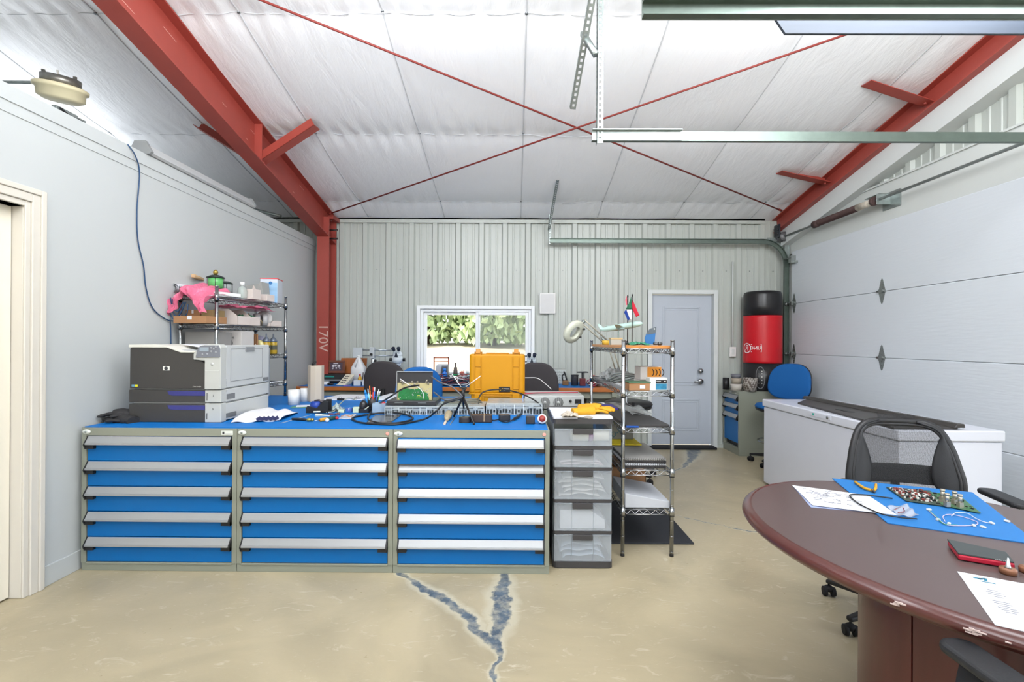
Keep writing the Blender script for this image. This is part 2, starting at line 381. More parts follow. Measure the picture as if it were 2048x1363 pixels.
# tree line beyond the window: leaf clouds on trunks
lf = M('leaves', 'a9bd8c', .7, var=.45, vs=1.2); bark = M('bark', '5a4a3a', .9)
rt = random.Random(3)
for k, (tx, ty, th, lab) in enumerate([(-7.6, 24, 7.5, 'leafy green tree at the left edge of the window view'), (-4.6, 25.5, 8.5, 'tall leafy tree left of centre in the window view'), (-1.2, 24.5, 7.8, 'leafy tree behind the middle bar of the window'), (2.6, 27, 8.2, 'leafy tree behind the screened right window pane'), (6.0, 27.5, 8, 'leafy tree farthest right beyond the window')]):
    t_ = T('tree', lab, 'tree', (tx, ty, 1.0), group='trees beyond the window')
    b = B(); b.tube([(0, 0, 0), (.1, 0, th * .4), (0, .1, th * .8)], [.22, .16, .05], 8); b.o('trunk', bark, t_)
    b = B()
    for i in range(3400):
        a = rt.uniform(0, 6.28); zz = rt.uniform(.0, 1); rr = (2.5 * (1 - (zz * 1.5 - .7) ** 2 * .6)) * math.sqrt(rt.uniform(.25, 1)); p = Vector((rr * math.cos(a), rr * math.sin(a), th * (.05 + .95 * zz)))
        m_ = Euler((rt.uniform(0, 6), rt.uniform(0, 6), rt.uniform(0, 6))).to_matrix(); q = rt.uniform(.14, .32)
        b._f([b._v(p + m_ @ Vector(c)) for c in ((-q, 0, 0), (0, -q * .6, 0), (q, 0, 0), (0, q * .6, .05))])
    b.o('foliage', lf, t_)
# man door
dm = M('door_paint', 'b3bac4', .38, var=.02)
root = bpy.data.objects.new('door_1', None); C.objects.link(root); root.location = ((dx0 + dx1) / 2, WY, 0); stru(root); og = root.location.copy()
b = B(og); t = .055
b.bb((dx0 - .0, WY - .05, 0), (dx0 + t, WY + .1, dz1)); b.bb((dx1 - t, WY - .05, 0), (dx1, WY + .1, dz1)); b.bb((dx0 + t, WY - .05, dz1 - t), (dx1 - t, WY + .1, dz1)); b.bb((dx0 + t, WY + .0, 0), (dx0 + t + .012, WY + .1, dz1 - t)); b.o('door_frame', trimw, root, bevel=.004)
sx0, sx1, sz0, sz1 = dx0 + t + .004, dx1 - t - .004, .035, dz1 - t - .006
b = B(og); b.bb((sx0, WY + .02, sz0), (sx1, WY + .06, sz1)); dslab = b.o('door_slab', dm, root, bevel=.002)
for z0, z1 in ((at(1363, 770, WY).z + .0, sz1 - .16), (.22, at(1363, 790, WY).z - .05)):
    b = B(og)
    xa, xb = sx0 + .15, sx1 - .15
    frame(b, xa, xb, z0, z1, .022, WY + .012, WY + .021); frame(b, xa + .034, xb - .034, z0 + .034, z1 - .034, .012, WY + .014, WY + .021)
    b.o('door_moulding', dm, root, bevel=.006, seg=3)
b = B(og); hz = at(1400, 762, WY).z; hx = at(1400, 762, WY).x
b.lathe([(.0, .03), (.034, .03), (.036, .02), (.036, .0)], (hx, WY - .008, hz), 20, (90, 0, 0)); b.tube([(hx, WY - .02, hz), (hx, WY - .055, hz), (hx - .03, WY - .062, hz), (hx - .1, WY - .06, hz - .004)], .010, 8); b.o('door_handle', chrome, root)
hz2 = at(1400, 741, WY).z
b = B(og); b.lathe([(.0, .04), (.014, .04), (.03, .03), (.034, .02), (.034, 0)], (hx, WY - .01, hz2), 20, (90, 0, 0)); b.o('deadbolt', chrome, root)
b = B(og); b.bb((dx0 - .03, WY - .16, 0), (dx1 - .05, WY + .02, .03)); b.o('threshold', rubber, root, bevel=.006)
# left partition, its trim, door casing
pw = M('partition_paint', 'b9bdbd', .55, var=.02, vs=2)
PZ = 2.70; cy1 = onx(80, 800, LX).y; cy0 = onx(44, 800, LX).y; czt = onx(80, 383, LX).z; ozt = czt - .105
b = B(); b.bb((LX - .12, cy0 + .03, 0), (LX, 6.38, PZ)); b.bb((LX - .12, 1.55, ozt + .0), (LX, cy0 + .03, PZ)); b.bb((LX - .12, -5, 0), (LX, 1.55, PZ)); b.bb((-6.5, -5, PZ), (LX, 6.38, PZ + .03)); b.bb((-6.5, 6.28, 0), (LX - .12, 6.38, PZ)); stru(b.o('wall_left', pw))
b = B(); b.bb((-6.6, -5, 0), (-6.5, WY + .1, 6)); stru(b.o('wall_far_left', rib))
b = B(); b.bb((LX, 1.4, PZ - .055), (LX + .012, 6.38, PZ + .03)); b.bb((LX + .0, 1.4, PZ - .115), (LX + .005, 6.38, PZ - .055)); stru(b.o('trim_partition_top', pw))
b = B(); b.bb((LX, cy1, 0), (LX + .012, 6.36, .115)); stru(b.o('baseboard_left', pw, bevel=.003))
cas = M('casing_paint', 'cfcac0', .42, var=.02)
b = B()
for a0, a1, tt in ((0, .03, .012), (.03, .075, .022), (.075, .105, .03)):
    b.bb((LX, cy0 + a0, 0), (LX + tt, cy0 + a1, ozt + a1)); b.bb((LX, 1.45, ozt + a0), (LX + tt, cy0 + a0, ozt + a1))
b.bb((LX - .12, cy0, 0), (LX, cy0 + .03, ozt)); b.bb((LX - .12, 1.45, ozt), (LX, cy0 + .03, ozt + .03))
stru(b.o('trim_casing', cas, bevel=.004))
crm = M('cream_door', 'e2dccd', .5, var=.03)
root = bpy.data.objects.new('door_2', None); C.objects.link(root); root.location = (LX - .08, 2.0, 0); stru(root)
b = B(root.location); b.bb((LX - .10, 1.55, .01), (LX - .06, cy0 - .004, ozt - .004)); b.o('door_slab', crm, root, bevel=.002)
# right wall: ribbed gable, smooth header, jamb
RX = WX; HZ = 2.96; DZ = 2.56; DY1 = 6.28; DY0 = 3.10    # header height, door opening
b = B(); fr_ = lambda u, d, z: Vector((RX + .02 - d, u, z))
ribwall(b, profile(-5, WY, .1), fr_, HZ - .02, lambda u: cz(u) + .1)
ribwall(b, profile(DY1 + .03, WY, .1), fr_, 0, HZ)
b.bb((RX + .03, -5, HZ), (RX + .15, WY + .1, 5.8)); b.bb((RX + .03, DY1, 0), (RX + .15, WY + .1, HZ))
stru(b.o('wall_right', rib))
hd = M('header_sheet', 'c8ccc9', .4, var=.02)
b = B(); b.bb((RX - .03, -5, DZ - .03), (RX + .15, DY1 + .12, HZ)); b.bb((RX - .045, -5, HZ - .005), (RX + .02, DY1 + .12, HZ + .012)); b.bb((RX - .03, 1.95, 0), (RX + .15, DY0, DZ)); b.bb((RX - .03, DY1, 0), (RX + .15, DY1 + .12, DZ)); b.bb((RX - .03, -5, 0), (RX + .15, -1.2, DZ)); stru(b.o('wall_header', hd))
# garage door
gd = M('garage_door_paint', 'd0d6dc', .35, var=.015, bump=.14, bs=9, stretch=(1, .6, 6)); gx = RX - .06
root = bpy.data.objects.new('door_3', None); C.objects.link(root); root.location = (gx, (DY0 + DY1) / 2, 0); stru(root); og = root.location.copy()
za = onx(1583, 607, gx).z; zb = onx(1583, 707, gx).z; sh = za - zb
zs = [0.01, zb - sh * 2 if zb - 2 * sh > .15 else .3, zb - sh, zb, za, DZ]
zs = sorted(set([.01] + [z for z in (zb - 2 * sh, zb - sh, zb, za) if z > .2] + [DZ + .02]))
b = B(og); b.bb((gx + .041, DY0 - .06, 0), (gx + .05, DY1 + .06, DZ + .03)); b.o('door_light_block', gd, root)  # unseen slab added to stop daylight leaking between the door sections
for z0, z1 in zip(zs, zs[1:]):
    b = B(og); b.prism([(0, z0 + .0), (0, z1 - .010), (.008, z1 - .002), (.04, z1 - .002), (.04, z0), ], lambda u, v, d: Vector((gx + u, d, v)), DY0 - .05, DY1 - .03); b.o('door_section', gd, root, bevel=.002)
hy2 = onx(1764, 650, gx).y
hgm = M('hinge_steel', '8d9290', .35, .8, var=.2, vs=60)
def hinge(y, z, end):
    b = B(og); s_ = .075; 
    for sg in (1, -1):
        b.prism([(-.045, 0), (.045, 0), (.012, sg * .11), (0, sg * .125), (-.012, sg * .11)], lambda u, v, d: Vector((gx - d, y + u, z + v)), 0, .004)
    b.cyl((gx - .012, y - .05, z), (gx - .012, y + .05, z), .011, n=10); b.box((gx - .012, y, z), (.02, .05, .03))
    for q in (-.07, -.035, .035, .07): b.cyl((gx, y, z + q), (gx - .008, y, z + q), .007, n=6)
    if end: b.cyl((gx - .03, y, z), (gx - .03, y + .11, z), .006, n=8); b.box((gx - .02, y + .02, z), (.03, .03, .05)); b.lathe([(.0, -.01), (.024, -.01), (.024, .01), (0, .01)], (gx - .03, y + .12, z), 14, (90, 0, 0))
    b.o('hinge', hgm, root)
for z in (za, zb, zb - sh):
    hinge(hy2, z, False); hinge(DY1 - .09, z, True)
b = B(og); zt = onx(1583, 520, gx).z; b.box((gx - .03, DY1 - .09, zt), (.06, .06, .09)); b.cyl((gx - .06, DY1 - .12, zt + .02), (gx - .06, DY1 + .05, zt + .02), .007, n=8); b.box((gx - .012, DY1 - .12, zt - .04), (.03, .10, .03)); b.o('roller_bracket', hgm, root)
# rear and near parts of the room, unseen: wall with a wide opening added to let daylight in
b = B(); b.bb((-6.5, -5.1, 0), (-2.4, -5, 6)); b.bb((2.4, -5.1, 0), (WX + .1, -5, 6)); b.bb((-2.4, -5.1, 2.9), (2.4, -5, 6)); stru(b.o('wall_front', pw))
# ================================================================== steel frame
def ibeam(b, p0, p1, up, w, h, tf=.012, tw=.008, h1=None):
    p0 = Vector(p0); p1 = Vector(p1); d = (p1 - p0).normalized(); up = Vector(up); up = (up - d * up.dot(d)).normalized(); s_ = d.cross(up)
    h1 = h if h1 is None else h1
    def slab(u0, u1, v0, v1, w0, w1): # at p0 heights v0..v1 , at p1 heights w0..w1
        q = []
        for vv in (0, 1):
            a = v0 if vv == 0 else v1; c = w0 if vv == 0 else w1
            q += [p0 + s_ * u0 + up * a, p0 + s_ * u1 + up * a, p1 + s_ * u1 + up * c, p1 + s_ * u0 + up * c]
        b.hexa(q)
    slab(-w / 2, w / 2, 0, tf, 0, tf); slab(-w / 2, w / 2, h - tf, h, h1 - tf, h1); slab(-tw / 2, tw / 2, tf, h - tf, tf, h1 - tf)
# left column
CX = -2.475; CYf = 6.20; CYb = 6.46
t_ = T('steel_column', 'red steel I-section column with chalk marks against the back wall', 'column', (CX, 6.33, 0))
og = t_.location.copy(); ctop = cz(6.33) - .12
b = B(og); w = .155
b.bb((CX - w / 2, CYf, .02), (CX + w / 2, CYf + .012, ctop)); b.bb((CX - w / 2, CYb - .012, .02), (CX + w / 2, CYb, ctop)); b.bb((CX - .005, CYf + .012, .02), (CX + .005, CYb - .012, ctop)); b.o('column_shaft', redsteel, t_)
b = B(og); b.bb((CX - .1, CYf - .03, 0), (CX + .1, CYb + .02, .02)); b.o('base_plate', redsteel, t_)
chalk = M('chalk', 'c9a79c', .9)
text('170V', .17, chalk, t_, (0.005, CYf - .0015 - 6.33, at(643, 675, 6.2).z), (90, 90, 0), 'chalk_mark')
b = B(og)
zb_ = at(640, 455, CYf).z
b.bb((CX - w / 2, CYf - .014, zb_ - .10), (CX + w / 2, CYf, zb_ + .02))
for sx in (-.05, .05): b.cyl((CX + sx, CYf - .03, zb_ - .06), (CX + sx, CYf - .012, zb_ - .06), .016, n=6)
b.bb((CX + .06, CYf + .02, ctop - .02), (CX + .12, CYb, ctop + .03)); b.o('connection_plate', redsteel, t_)
b = B(og)
for zz in (at(660, 458, 6.2).z, at(660, 475, 6.2).z): b.cyl((CX + .06, CYf + .05, zz), (CX + .17, CYf + .05, zz), .012, n=6)
b.o('bolt', M('dark_bolt', '3a2c2a', .5, .4), t_)
# left rafter
def rafter(name, X, label, y1, y0, drop, depth, w):
    t_ = T(name, label, 'roof beam', (X, y1, cz(y1) - drop - depth)); og = t_.location.copy()
    b = B(og); ibeam(b, (X, y1, cz(y1) - drop - depth), (X, y0, cz(y0) - drop - depth), (0, 0, 1), w, depth); b.o('beam', redsteel, t_); return t_, og
rl, ogl = rafter('roof_beam', CX, 'red steel rafter running up from the column at the left', 6.44, -4.6, .045, .36, .155)
# stiffener plates on web and thin scratches
scr2 = M('bare_scratch', 'd8a79c', .5)
b = B(ogl)
for y in (4.55,):
    zz = cz(y) - .40; b.box((CX + .04, y, zz + .19), (.07, .01, .36))
b.o('stiffener', redsteel, rl)
rs = random.Random(5)
b = B(ogl)
for k in range(10):
    y = rs.uniform(2.6, 5.8); l = rs.uniform(.03, .14); z = cz(y) - .40 + rs.uniform(.08, .3)
    b.hexa([Vector((CX + .0042, y - l, z + l * SL)), Vector((CX + .0052, y - l, z + l * SL)), Vector((CX + .0052, y, z)), Vector((CX + .0042, y, z)), Vector((CX + .0042, y - l, z + l * SL + .004)), Vector((CX + .0052, y - l, z + l * SL + .004)), Vector((CX + .0052, y, z + .003)), Vector((CX + .0042, y, z + .003))])
sc_ = b.o('scratches', scr2, rl); sc_['kind'] = 'stuff'
XR = RX - .13
rr_, ogr = rafter('roof_beam', XR, 'red steel rafter against the gable wall at the right', 6.44, -4.6, .045, .19, .13)
# white sheet trim under the right rafter
b = B(); y0, y1 = -4.6, 6.42
def zt_(y): return cz(y) - .235
b.hexa([(XR + .0, y0, zt_(y0) - .20), (RX + .02, y0, zt_(y0) - .20), (RX + .02, y1, zt_(y1) - .20), (XR + .0, y1, zt_(y1) - .20), (XR - .0, y0, zt_(y0)), (RX + .02, y0, zt_(y0)), (RX + .02, y1, zt_(y1)), (XR - .0, y1, zt_(y1))]); stru(b.o('trim_gable', trimw))
# black connection at foot of right rafter
b = B((XR, 6.42, 2.8)); 
for q in ((XR - .075, 6.33, cz(6.33) - .26),): b.box(q, (.02, .12, .17))
for k in range(3): b.cyl((XR - .10, 6.30, cz(6.3) - .20 - .05 * k), (XR - .06, 6.30, cz(6.3) - .20 - .05 * k), .014, n=6)
one(b, 'beam_bracket', M('dark_paint', '20242c', .4), 'dark bolted bracket at the foot of the right rafter', 'bracket')
# flange braces (angle struts)
def brace(p0, p1, label, par=None):
    b = B(p0); p0 = Vector(p0); p1 = Vector(p1); d = (p1 - p0).normalized(); up = Vector((0, 0, 1)); s_ = d.cross(up).normalized(); u2 = s_.cross(d).normalized()
    for (a0, a1, c0, c1) in ((-.05, .05, 0, .006), (.044, .05, 0, .075)):
        b.hexa([p0 + s_ * a0 + u2 * c0, p0 + s_ * a1 + u2 * c0, p1 + s_ * a1 + u2 * c0, p1 + s_ * a0 + u2 * c0, p0 + s_ * a0 + u2 * c1, p0 + s_ * a1 + u2 * c1, p1 + s_ * a1 + u2 * c1, p1 + s_ * a0 + u2 * c1])
    b.cyl(p0 + d * .03 - u2 * .012, p0 + d * .03 + u2 * .015, .012, n=6)
    one(b, 'angle_brace', redsteel, label, 'brace', 'angle braces between rafters and roof')
yb = 4.62
brace((CX + .03, yb, cz(yb) - .385), (CX + .60, yb - .08, cz(yb) - .065), 'red angle brace on the right side of the left rafter')
brace((CX - .03, yb, cz(yb) - .385), (CX - .55, yb - .08, cz(yb) - .065), 'red angle brace on the left side of the left rafter')
for (a, c, lab) in (((1655, 367), (1542, 351), 'red angle brace on the right rafter nearer the back wall'), ((1857, 208), (1710, 182), 'red angle brace on the right rafter nearer the camera')):
    p0 = onx(*a, XR - .03); dd = ray(*c); t = (cz(0) - .07 - CAMZ) / (dd.z + SL * dd.y); p1 = dd * t + Vector((0, 0, CAMZ)); p1.y = p0.y - .08; p1.x = p0.x - .58; p1.z = cz(p1.y) - .065
    brace(p0, p1, lab)
# cross bracing rods
def lp(px, py, drop): # point on plane a given drop beneath the lining
    dd = ray(px, py); t = (cz(0) - drop - CAMZ) / (dd.z + SL * dd.y); return dd * t + Vector((0, 0, CAMZ))
def rod(pa, pb, da, db, ext_, lab):
    a = lp(*pa, da); c = lp(*pb, db); e = a + (c - a) * ext_
    b = B(a); b.tube([a, e], .0085, 8); b.cyl(a - (e - a).normalized() * .0, a + (e - a).normalized() * .06, .014, n=8)
    one(b, 'bracing_rod', M('rod_red', '7a2c26', .5, .2), lab, 'bracing rod', 'crossed roof bracing rods')
rod((1563, 421), (522, 0), .12, .12, 1.35, 'thin red rod slanting up to the left under the roof')
rod((657, 428), (1890, 0), .14, .15, 1.12, 'thin red rod slanting up to the right under the roof')
b = B(); a = at(578, 410, 6.3); c = at(460, 387, 6.1); b = B(a); b.tube([a, c, c + (c - a)], .0085, 8); one(b, 'bracing_rod', M('rod_red', '7a2c26'), 'short length of red rod left of the left rafter, above the partition', 'bracing rod')
# ================================================================== garage door tracks
trk = M('track_steel', '6a766f', .42, .75, var=.2, vs=14)
def track(b, pts, side): # C channel 0.05 x 0.025 opening toward side
    pts = [Vector(p) for p in pts]; prof = [(-.03, 0), (.03, 0), (.03, .028), (.024, .028), (.024, .005), (-.024, .005), (-.024, .028), (-.03, .028)]
    rings = []
    for i, p in enumerate(pts):
        t = (pts[min(i + 1, len(pts) - 1)] - pts[max(i - 1, 0)]).normalized(); nrm = Vector((0, side, 0)); u = t.cross(nrm).normalized()
        rings.append([b._v(p + u * a + nrm * c) for a, c in prof])
    for r0, r1 in zip(rings, rings[1:]):
        for k in range(len(prof)): b._f([r0[k], r0[(k + 1) % len(prof)], r1[(k + 1) % len(prof)], r1[k]])
    b._f(rings[0]); b._f(rings[-1][::-1])
TX = gx - .035; TY1 = DY1 + .05
zh = at(1300, 482, TY1).z; xl = at(1100, 480, TY1).x
def hanger(b, p0, p1, wdt, face): # perforated angle
    p0 = Vector(p0); p1 = Vector(p1); d = (p1 - p0); l = d.length; d.normalize(); s_ = Vector((1, 0, 0)); s_ = (s_ - d * s_.dot(d)).normalized(); nn = d.cross(s_)
    n_ = max(1, int(l / .035)); 
    for sg, ax, ot in ((1, s_, nn), (1, nn, s_)):
        # two rails and rungs leave the punched slots open
        for a0, a1 in ((0, wdt * .3), (wdt * .7, wdt)):
            b.hexa([p0 + ax * a0, p0 + ax * a1, p1 + ax * a1, p1 + ax * a0, p0 + ax * a0 + ot * .003, p0 + ax * a1 + ot * .003, p1 + ax * a1 + ot * .003, p1 + ax * a0 + ot * .003])
        for i in range(n_):
            q0 = p0 + d * (l * i / n_); q1 = q0 + d * .017
            b.hexa([q0 + ax * wdt * .28, q0 + ax * wdt * .72, q1 + ax * wdt * .72, q1 + ax * wdt * .28, q0 + ax * wdt * .28 + ot * .0025, q0 + ax * wdt * .72 + ot * .0025, q1 + ax * wdt * .72 + ot * .0025, q1 + ax * wdt * .28 + ot * .0025])
rad = .30
t_ = T('door_track', 'curved steel garage door track nearest the back wall', 'track', (TX, TY1, 0)); og = t_.location.copy()
b = B(og); track(b, [(TX, TY1, .02), (TX, TY1, zh - rad)] + [Vector((TX - rad + rad * math.cos(R(a)), TY1, zh - rad + rad * math.sin(R(a)))) for a in range(10, 91, 10)] + [(xl, TY1, zh)], -1); b.o('rail', trk, t_)
b = B(og); b.bb((RX - .05, TY1 + .0, .02), (RX - .04, TY1 + .06, zh + .12)); b.bb((TX - .01, TY1 + .006, zh - .2), (RX - .04, TY1 + .012, zh + .12)); b.bb((TX - .22, TY1 + .03, zh + .01), (RX - .04, TY1 + .036, zh + .06))
for k in range(5): b.cyl((TX - .18 + .05 * k, TY1 + .02, zh + .035), (TX - .18 + .05 * k, TY1 + .032, zh + .035), .009, n=6)
b.o('mounting_angle', galv, t_)
b = B(og); pz = at(1097, 312, TY1).z; hx_ = xl + .0
hanger(b, (hx_ - .02, TY1, zh - .04), (hx_ - .02, TY1, at(1100, 372, TY1).z), .035, 1); b.o('hanger', galv, t_)
b = B(og); hanger(b, (hx_ - .03, TY1 + .01, at(1097, 460, TY1).z), Vector((at(1115, 315, TY1 - .9).x, TY1 - .9, cz(TY1 - .9) - .03)), .03, 1); b.o('hanger', galv, t_)
TY2 = DY0 - .06; z2 = at(1400, 272, TY2).z; xl2 = at(1184, 270, TY2).x
t_ = T('door_track', 'horizontal galvanised track ending under the crossed rods', 'track', (TX, TY2, 0)); og = t_.location.copy()
b = B(og); track(b, [(TX, TY2, .02), (TX, TY2, z2 - rad)] + [Vector((TX - rad + rad * math.cos(R(a)), TY2, z2 - rad + rad * math.sin(R(a)))) for a in range(10, 91, 10)] + [(xl2, TY2, z2)], 1); b.o('rail', trk, t_)
b = B(og); b.bb((xl2, TY2 - .006, z2 - .03), (xl2 + .56, TY2 + .0, z2 + .032)); b.bb((xl2, TY2 - .03, z2 + .028), (xl2 + .56, TY2, z2 + .034)); b.o('stiffening_angle', galv, t_)
b = B(og); hanger(b, (at(1193, 272, TY2).x, TY2 - .012, z2 - .05), (at(1193, 272, TY2).x, TY2 - .012, cz(TY2) - .02), .04, 1); b.o('hanger', galv, t_)
b = B(og); q0 = at(1140, 218, TY2 + .35); q1 = at(1188, -60, TY2 - .25); hanger(b, q0, q1, .04, 1); b.o('diagonal_hanger', galv, t_)
b = B(og); m0 = at(1165, 66, TY2 + .05); m1 = at(1192, 110, TY2 - .01); b.tube([m0, m1], .022, 4); b.o('cross_strap', galv, t_)
TY3 = 1.86; z3 = at(1600, 22, TY3).z; xl3 = at(1284, 14, TY3).x
t_ = T('door_track', 'heavy steel track crossing the top right corner', 'track', (xl3, TY3, z3)); og = t_.location.copy()
b = B(og); track(b, [(TX, TY3, z3), (xl3, TY3, z3)], -1); b.o('rail', trk, t_)
b = B(og); b.bb((xl3, TY3 + .001, z3 - .032), (TX, TY3 + .007, z3 + .05)); b.bb((xl3, TY3 - .03, z3 + .045), (TX, TY3 + .0, z3 + .05)); b.o('stiffening_angle', galv, t_)
# raised neighbouring door: its bottom edge strip seen beyond the track
y_ = 2.0; q = at(1552, 52, y_)
b = B((q.x, y_, q.z)); b.hexa([(q.x + .04, y_, q.z - .03), (TX, y_, q.z - .03), (TX, y_ + .012, q.z - .03), (q.x + .04, y_ + .012, q.z - .03), (q.x - .0, y_ + .004, q.z + .034), (TX, y_ + .004, q.z + .034), (TX, y_ + .016, q.z + .034), (q.x - .0, y_ + .016, q.z + .034)])
one(b, 'steel_strip', M('blue_grey_steel', '3c4450', .5, .1, var=.25, vs=4, stretch=(.5, 8, 8)), 'flat blue-grey steel strip just under the heavy top right track', 'strip')
# torsion shaft, spring and brackets
SXh = RX - .14; sz_ = onx(1775, 392, SXh).z; yA = onx(1578, 465, SXh).y; 
t_ = T('torsion_shaft', 'steel shaft with a dark coil spring above the garage door', 'shaft', (SXh, 5, sz_)); og = t_.location.copy()
b = B(og); b.tube([(SXh, DY1 + .10, sz_), (SXh, -1.2, sz_)], .0127, 10); b.o('shaft', galv, t_)
ys0, ys1, ys2 = onx(1632, 441, SXh).y, onx(1716, 412, SXh).y, onx(1752, 397, SXh).y
b = B(og)
pts = []; nt_ = 46
for i in range(nt_ * 10 + 1):
    a = 2 * math.pi * i / 10; y = ys0 + (ys1 - ys0) * i / (nt_ * 10); pts.append((SXh + .030 * math.cos(a), y, sz_ + .030 * math.sin(a)))
b.tube(pts, .0065, 5); b.o('spring', M('spring_brown', '54403e', .6, .3), t_)
b = B(og); b.cyl((SXh, ys0 + .03, sz_), (SXh, ys0 - .06, sz_), .042, .036); b.o('winding_cone', M('cone_brown', '5a4644', .6, .3), t_)
b = B(og); b.cyl((SXh, ys1, sz_), (SXh, ys2 + .03, sz_), .036, .032); b.o('spring_sleeve', M('chipped_white', 'b9b1a4', .7, var=.4, vs=40), t_)
b = B(og); b.cyl((SXh, ys2 + .04, sz_), (SXh, ys2 - .0, sz_), .043, .043); b.o('end_cone', M('cone_brown', '5a4644'), t_)
b = B(og); b.bb((RX - .04, ys2 - .17, sz_ - .09), (RX - .03, ys2 + .05, sz_ + .07)); b.bb((SXh - .03, ys2 - .05, sz_ - .05), (RX - .035, ys2 - .043, sz_ + .05)); b.bb((SXh - .01, ys2 - .05, sz_ + .05), (RX - .035, ys2 + .14, sz_ + .056)); b.o('centre_bracket', galv, t_, bevel=.002)
b = B(og); dy = DY1 + .03; b.lathe([(.0, -.05), (.06, -.05), (.062, -.03), (.045, -.02), (.045, .02), (.062, .03), (.06, .05), (0, .05)], (SXh, dy, sz_), 24, (90, 0, 0)); b.o('cable_drum', M('drum_grey', '6b6c6e', .5, .5), t_)
b = B(og); b.bb((SXh - .05, dy + .07, sz_ - .10), (RX - .03, dy + .078, sz_ + .05)); b.o('end_bracket', galv, t_)
# ================================================================== lamps
t_ = T('strip_light', 'long white strip light fixture lying along the partition top', 'lamp', onx(380, 350, LX - .1)); og = t_.location.copy()
p0 = onx(282, 292, LX - .03); p1 = onx(497, 412, LX - .03); p0.z = p1.z = PZ + .045
b = B(og); b.prism([(-.07, -.012), (.045, -.012), (.06, .0), (.02, .065), (-.04, .065), (-.07, .02)], lambda u, v, d: Vector((LX - .02 + u, d, PZ + .045 + v)), p0.y, p1.y); b.o('housing', M('fixture_grey', 'b9bcbd', .4), t_, bevel=.002)
b = B(og)
for y in (p0.y, p1.y): b.prism([(-.08, -.014), (.06, -.014), (.075, .0), (.03, .08), (-.05, .08), (-.08, .02)], lambda u, v, d: Vector((LX - .02 + u, d, PZ + .045 + v)), y - .012, y + .012)
b.o('end_cap', M('fixture_dark', '8a8d8e', .5), t_)
lpz = at(122, 178, 3.4); 
t_ = T('ceiling_lamp', 'round cream ceiling lamp with open metal box hanging on a conduit', 'lamp', lpz); 
tilt = (9, 7, 0)
b = B(); b.lathe([(0, -.085), (.10, -.083), (.132, -.065), (.135, -.015), (.152, -.01), (.154, .012), (.14, .02), (.0, .02)], (0, 0, 0), 40, tilt); b.o('shade', M('cream_shade', 'e6dcb8', .45), t_)
b = B(); b.lathe([(.112, .02), (.112, .075), (.108, .075), (.108, .03), (0, .03)], (0, 0, 0), 28, tilt)
for k in range(7): a = R(k * 51); b.box((.1 * math.cos(a), .1 * math.sin(a), .055), (.02, .012, .06), (9, 7, k * 51))
b.o('junction_box', M('box_metal', '8c8a84', .4, .8, var=.3, vs=40), t_)
b = B(); b.tube([(-.02, 0, .045), (-.5, .0, .05), (-2.5, .1, .06)], .011, 10); b.o('conduit', galv, t_)
# fill lights added out of view, shaped as hanging strip fixtures
fillm = M('fill_diffuser', 'ffffff', .4, emit='fffdf8', es=2.0)
for k, (x, y) in enumerate(((-1.2, -1.0), (1.6, -1.0), (-1.2, -3.2), (1.6, -3.2), (-4.7, 1.2), (-4.7, 4.4), (-.9, 1.45), (1.7, 1.45))):
    z = 3.0 if k in (4, 5) else 3.6 if k < 4 else 3.27
    t_ = T('strip_light', ['added unseen fill light behind the camera on the left', 'added unseen fill light behind the camera on the right', 'added unseen fill light at the rear left', 'added unseen fill light at the rear right', 'added unseen fill light low over the inner room roof, nearer', 'added unseen fill light low over the inner room roof, farther', 'added angled fill light above the cabinets, out of view', 'added angled fill light above the table, out of view'][k], 'lamp', (x, y, z), group='added unseen fill lights')
    b = B(); b.box((0, 0, .04), (.14, 1.2, .05)); b.o('housing', white, t_, bevel=.004)
    b = B(); b.box((0, 0, 0), (.10, 1.16, .03)); b.o('diffuser', fillm, t_, bevel=.004)
    b = B()
    for s_ in (-.5, .5): b.cyl((0, s_, .06), (0, s_, cz(y + s_) - z), .003, n=6)
    b.o('chain', galv, t_)
    ld = bpy.data.lights.new('fill_down', 'AREA'); ld.shape = 'RECTANGLE'; ld.size = 1.6; ld.size_y = 1.6; ld.energy = 17 if k < 4 else 5 if k < 6 else 27; ld.color = (.93, .96, 1)
    lo = bpy.data.objects.new('fill_down', ld); C.objects.link(lo); lo.parent = t_; lo.location = (0, 0, -.05); lo.rotation_euler = (R(58 if k > 5 else 0), 0, 0)
    lu = bpy.data.lights.new('fill_up', 'AREA'); lu.shape = 'RECTANGLE'; lu.size = 1.2; lu.size_y = 1.2; lu.energy = 60 if k < 4 else 12 if k < 6 else 52; lu.color = (.93, .96, 1)
    lo = bpy.data.objects.new('fill_up', lu); C.objects.link(lo); lo.parent = t_; lo.location = (0, 0, .12); lo.rotation_euler = (R(103) if k > 5 else math.pi, 0, 0)
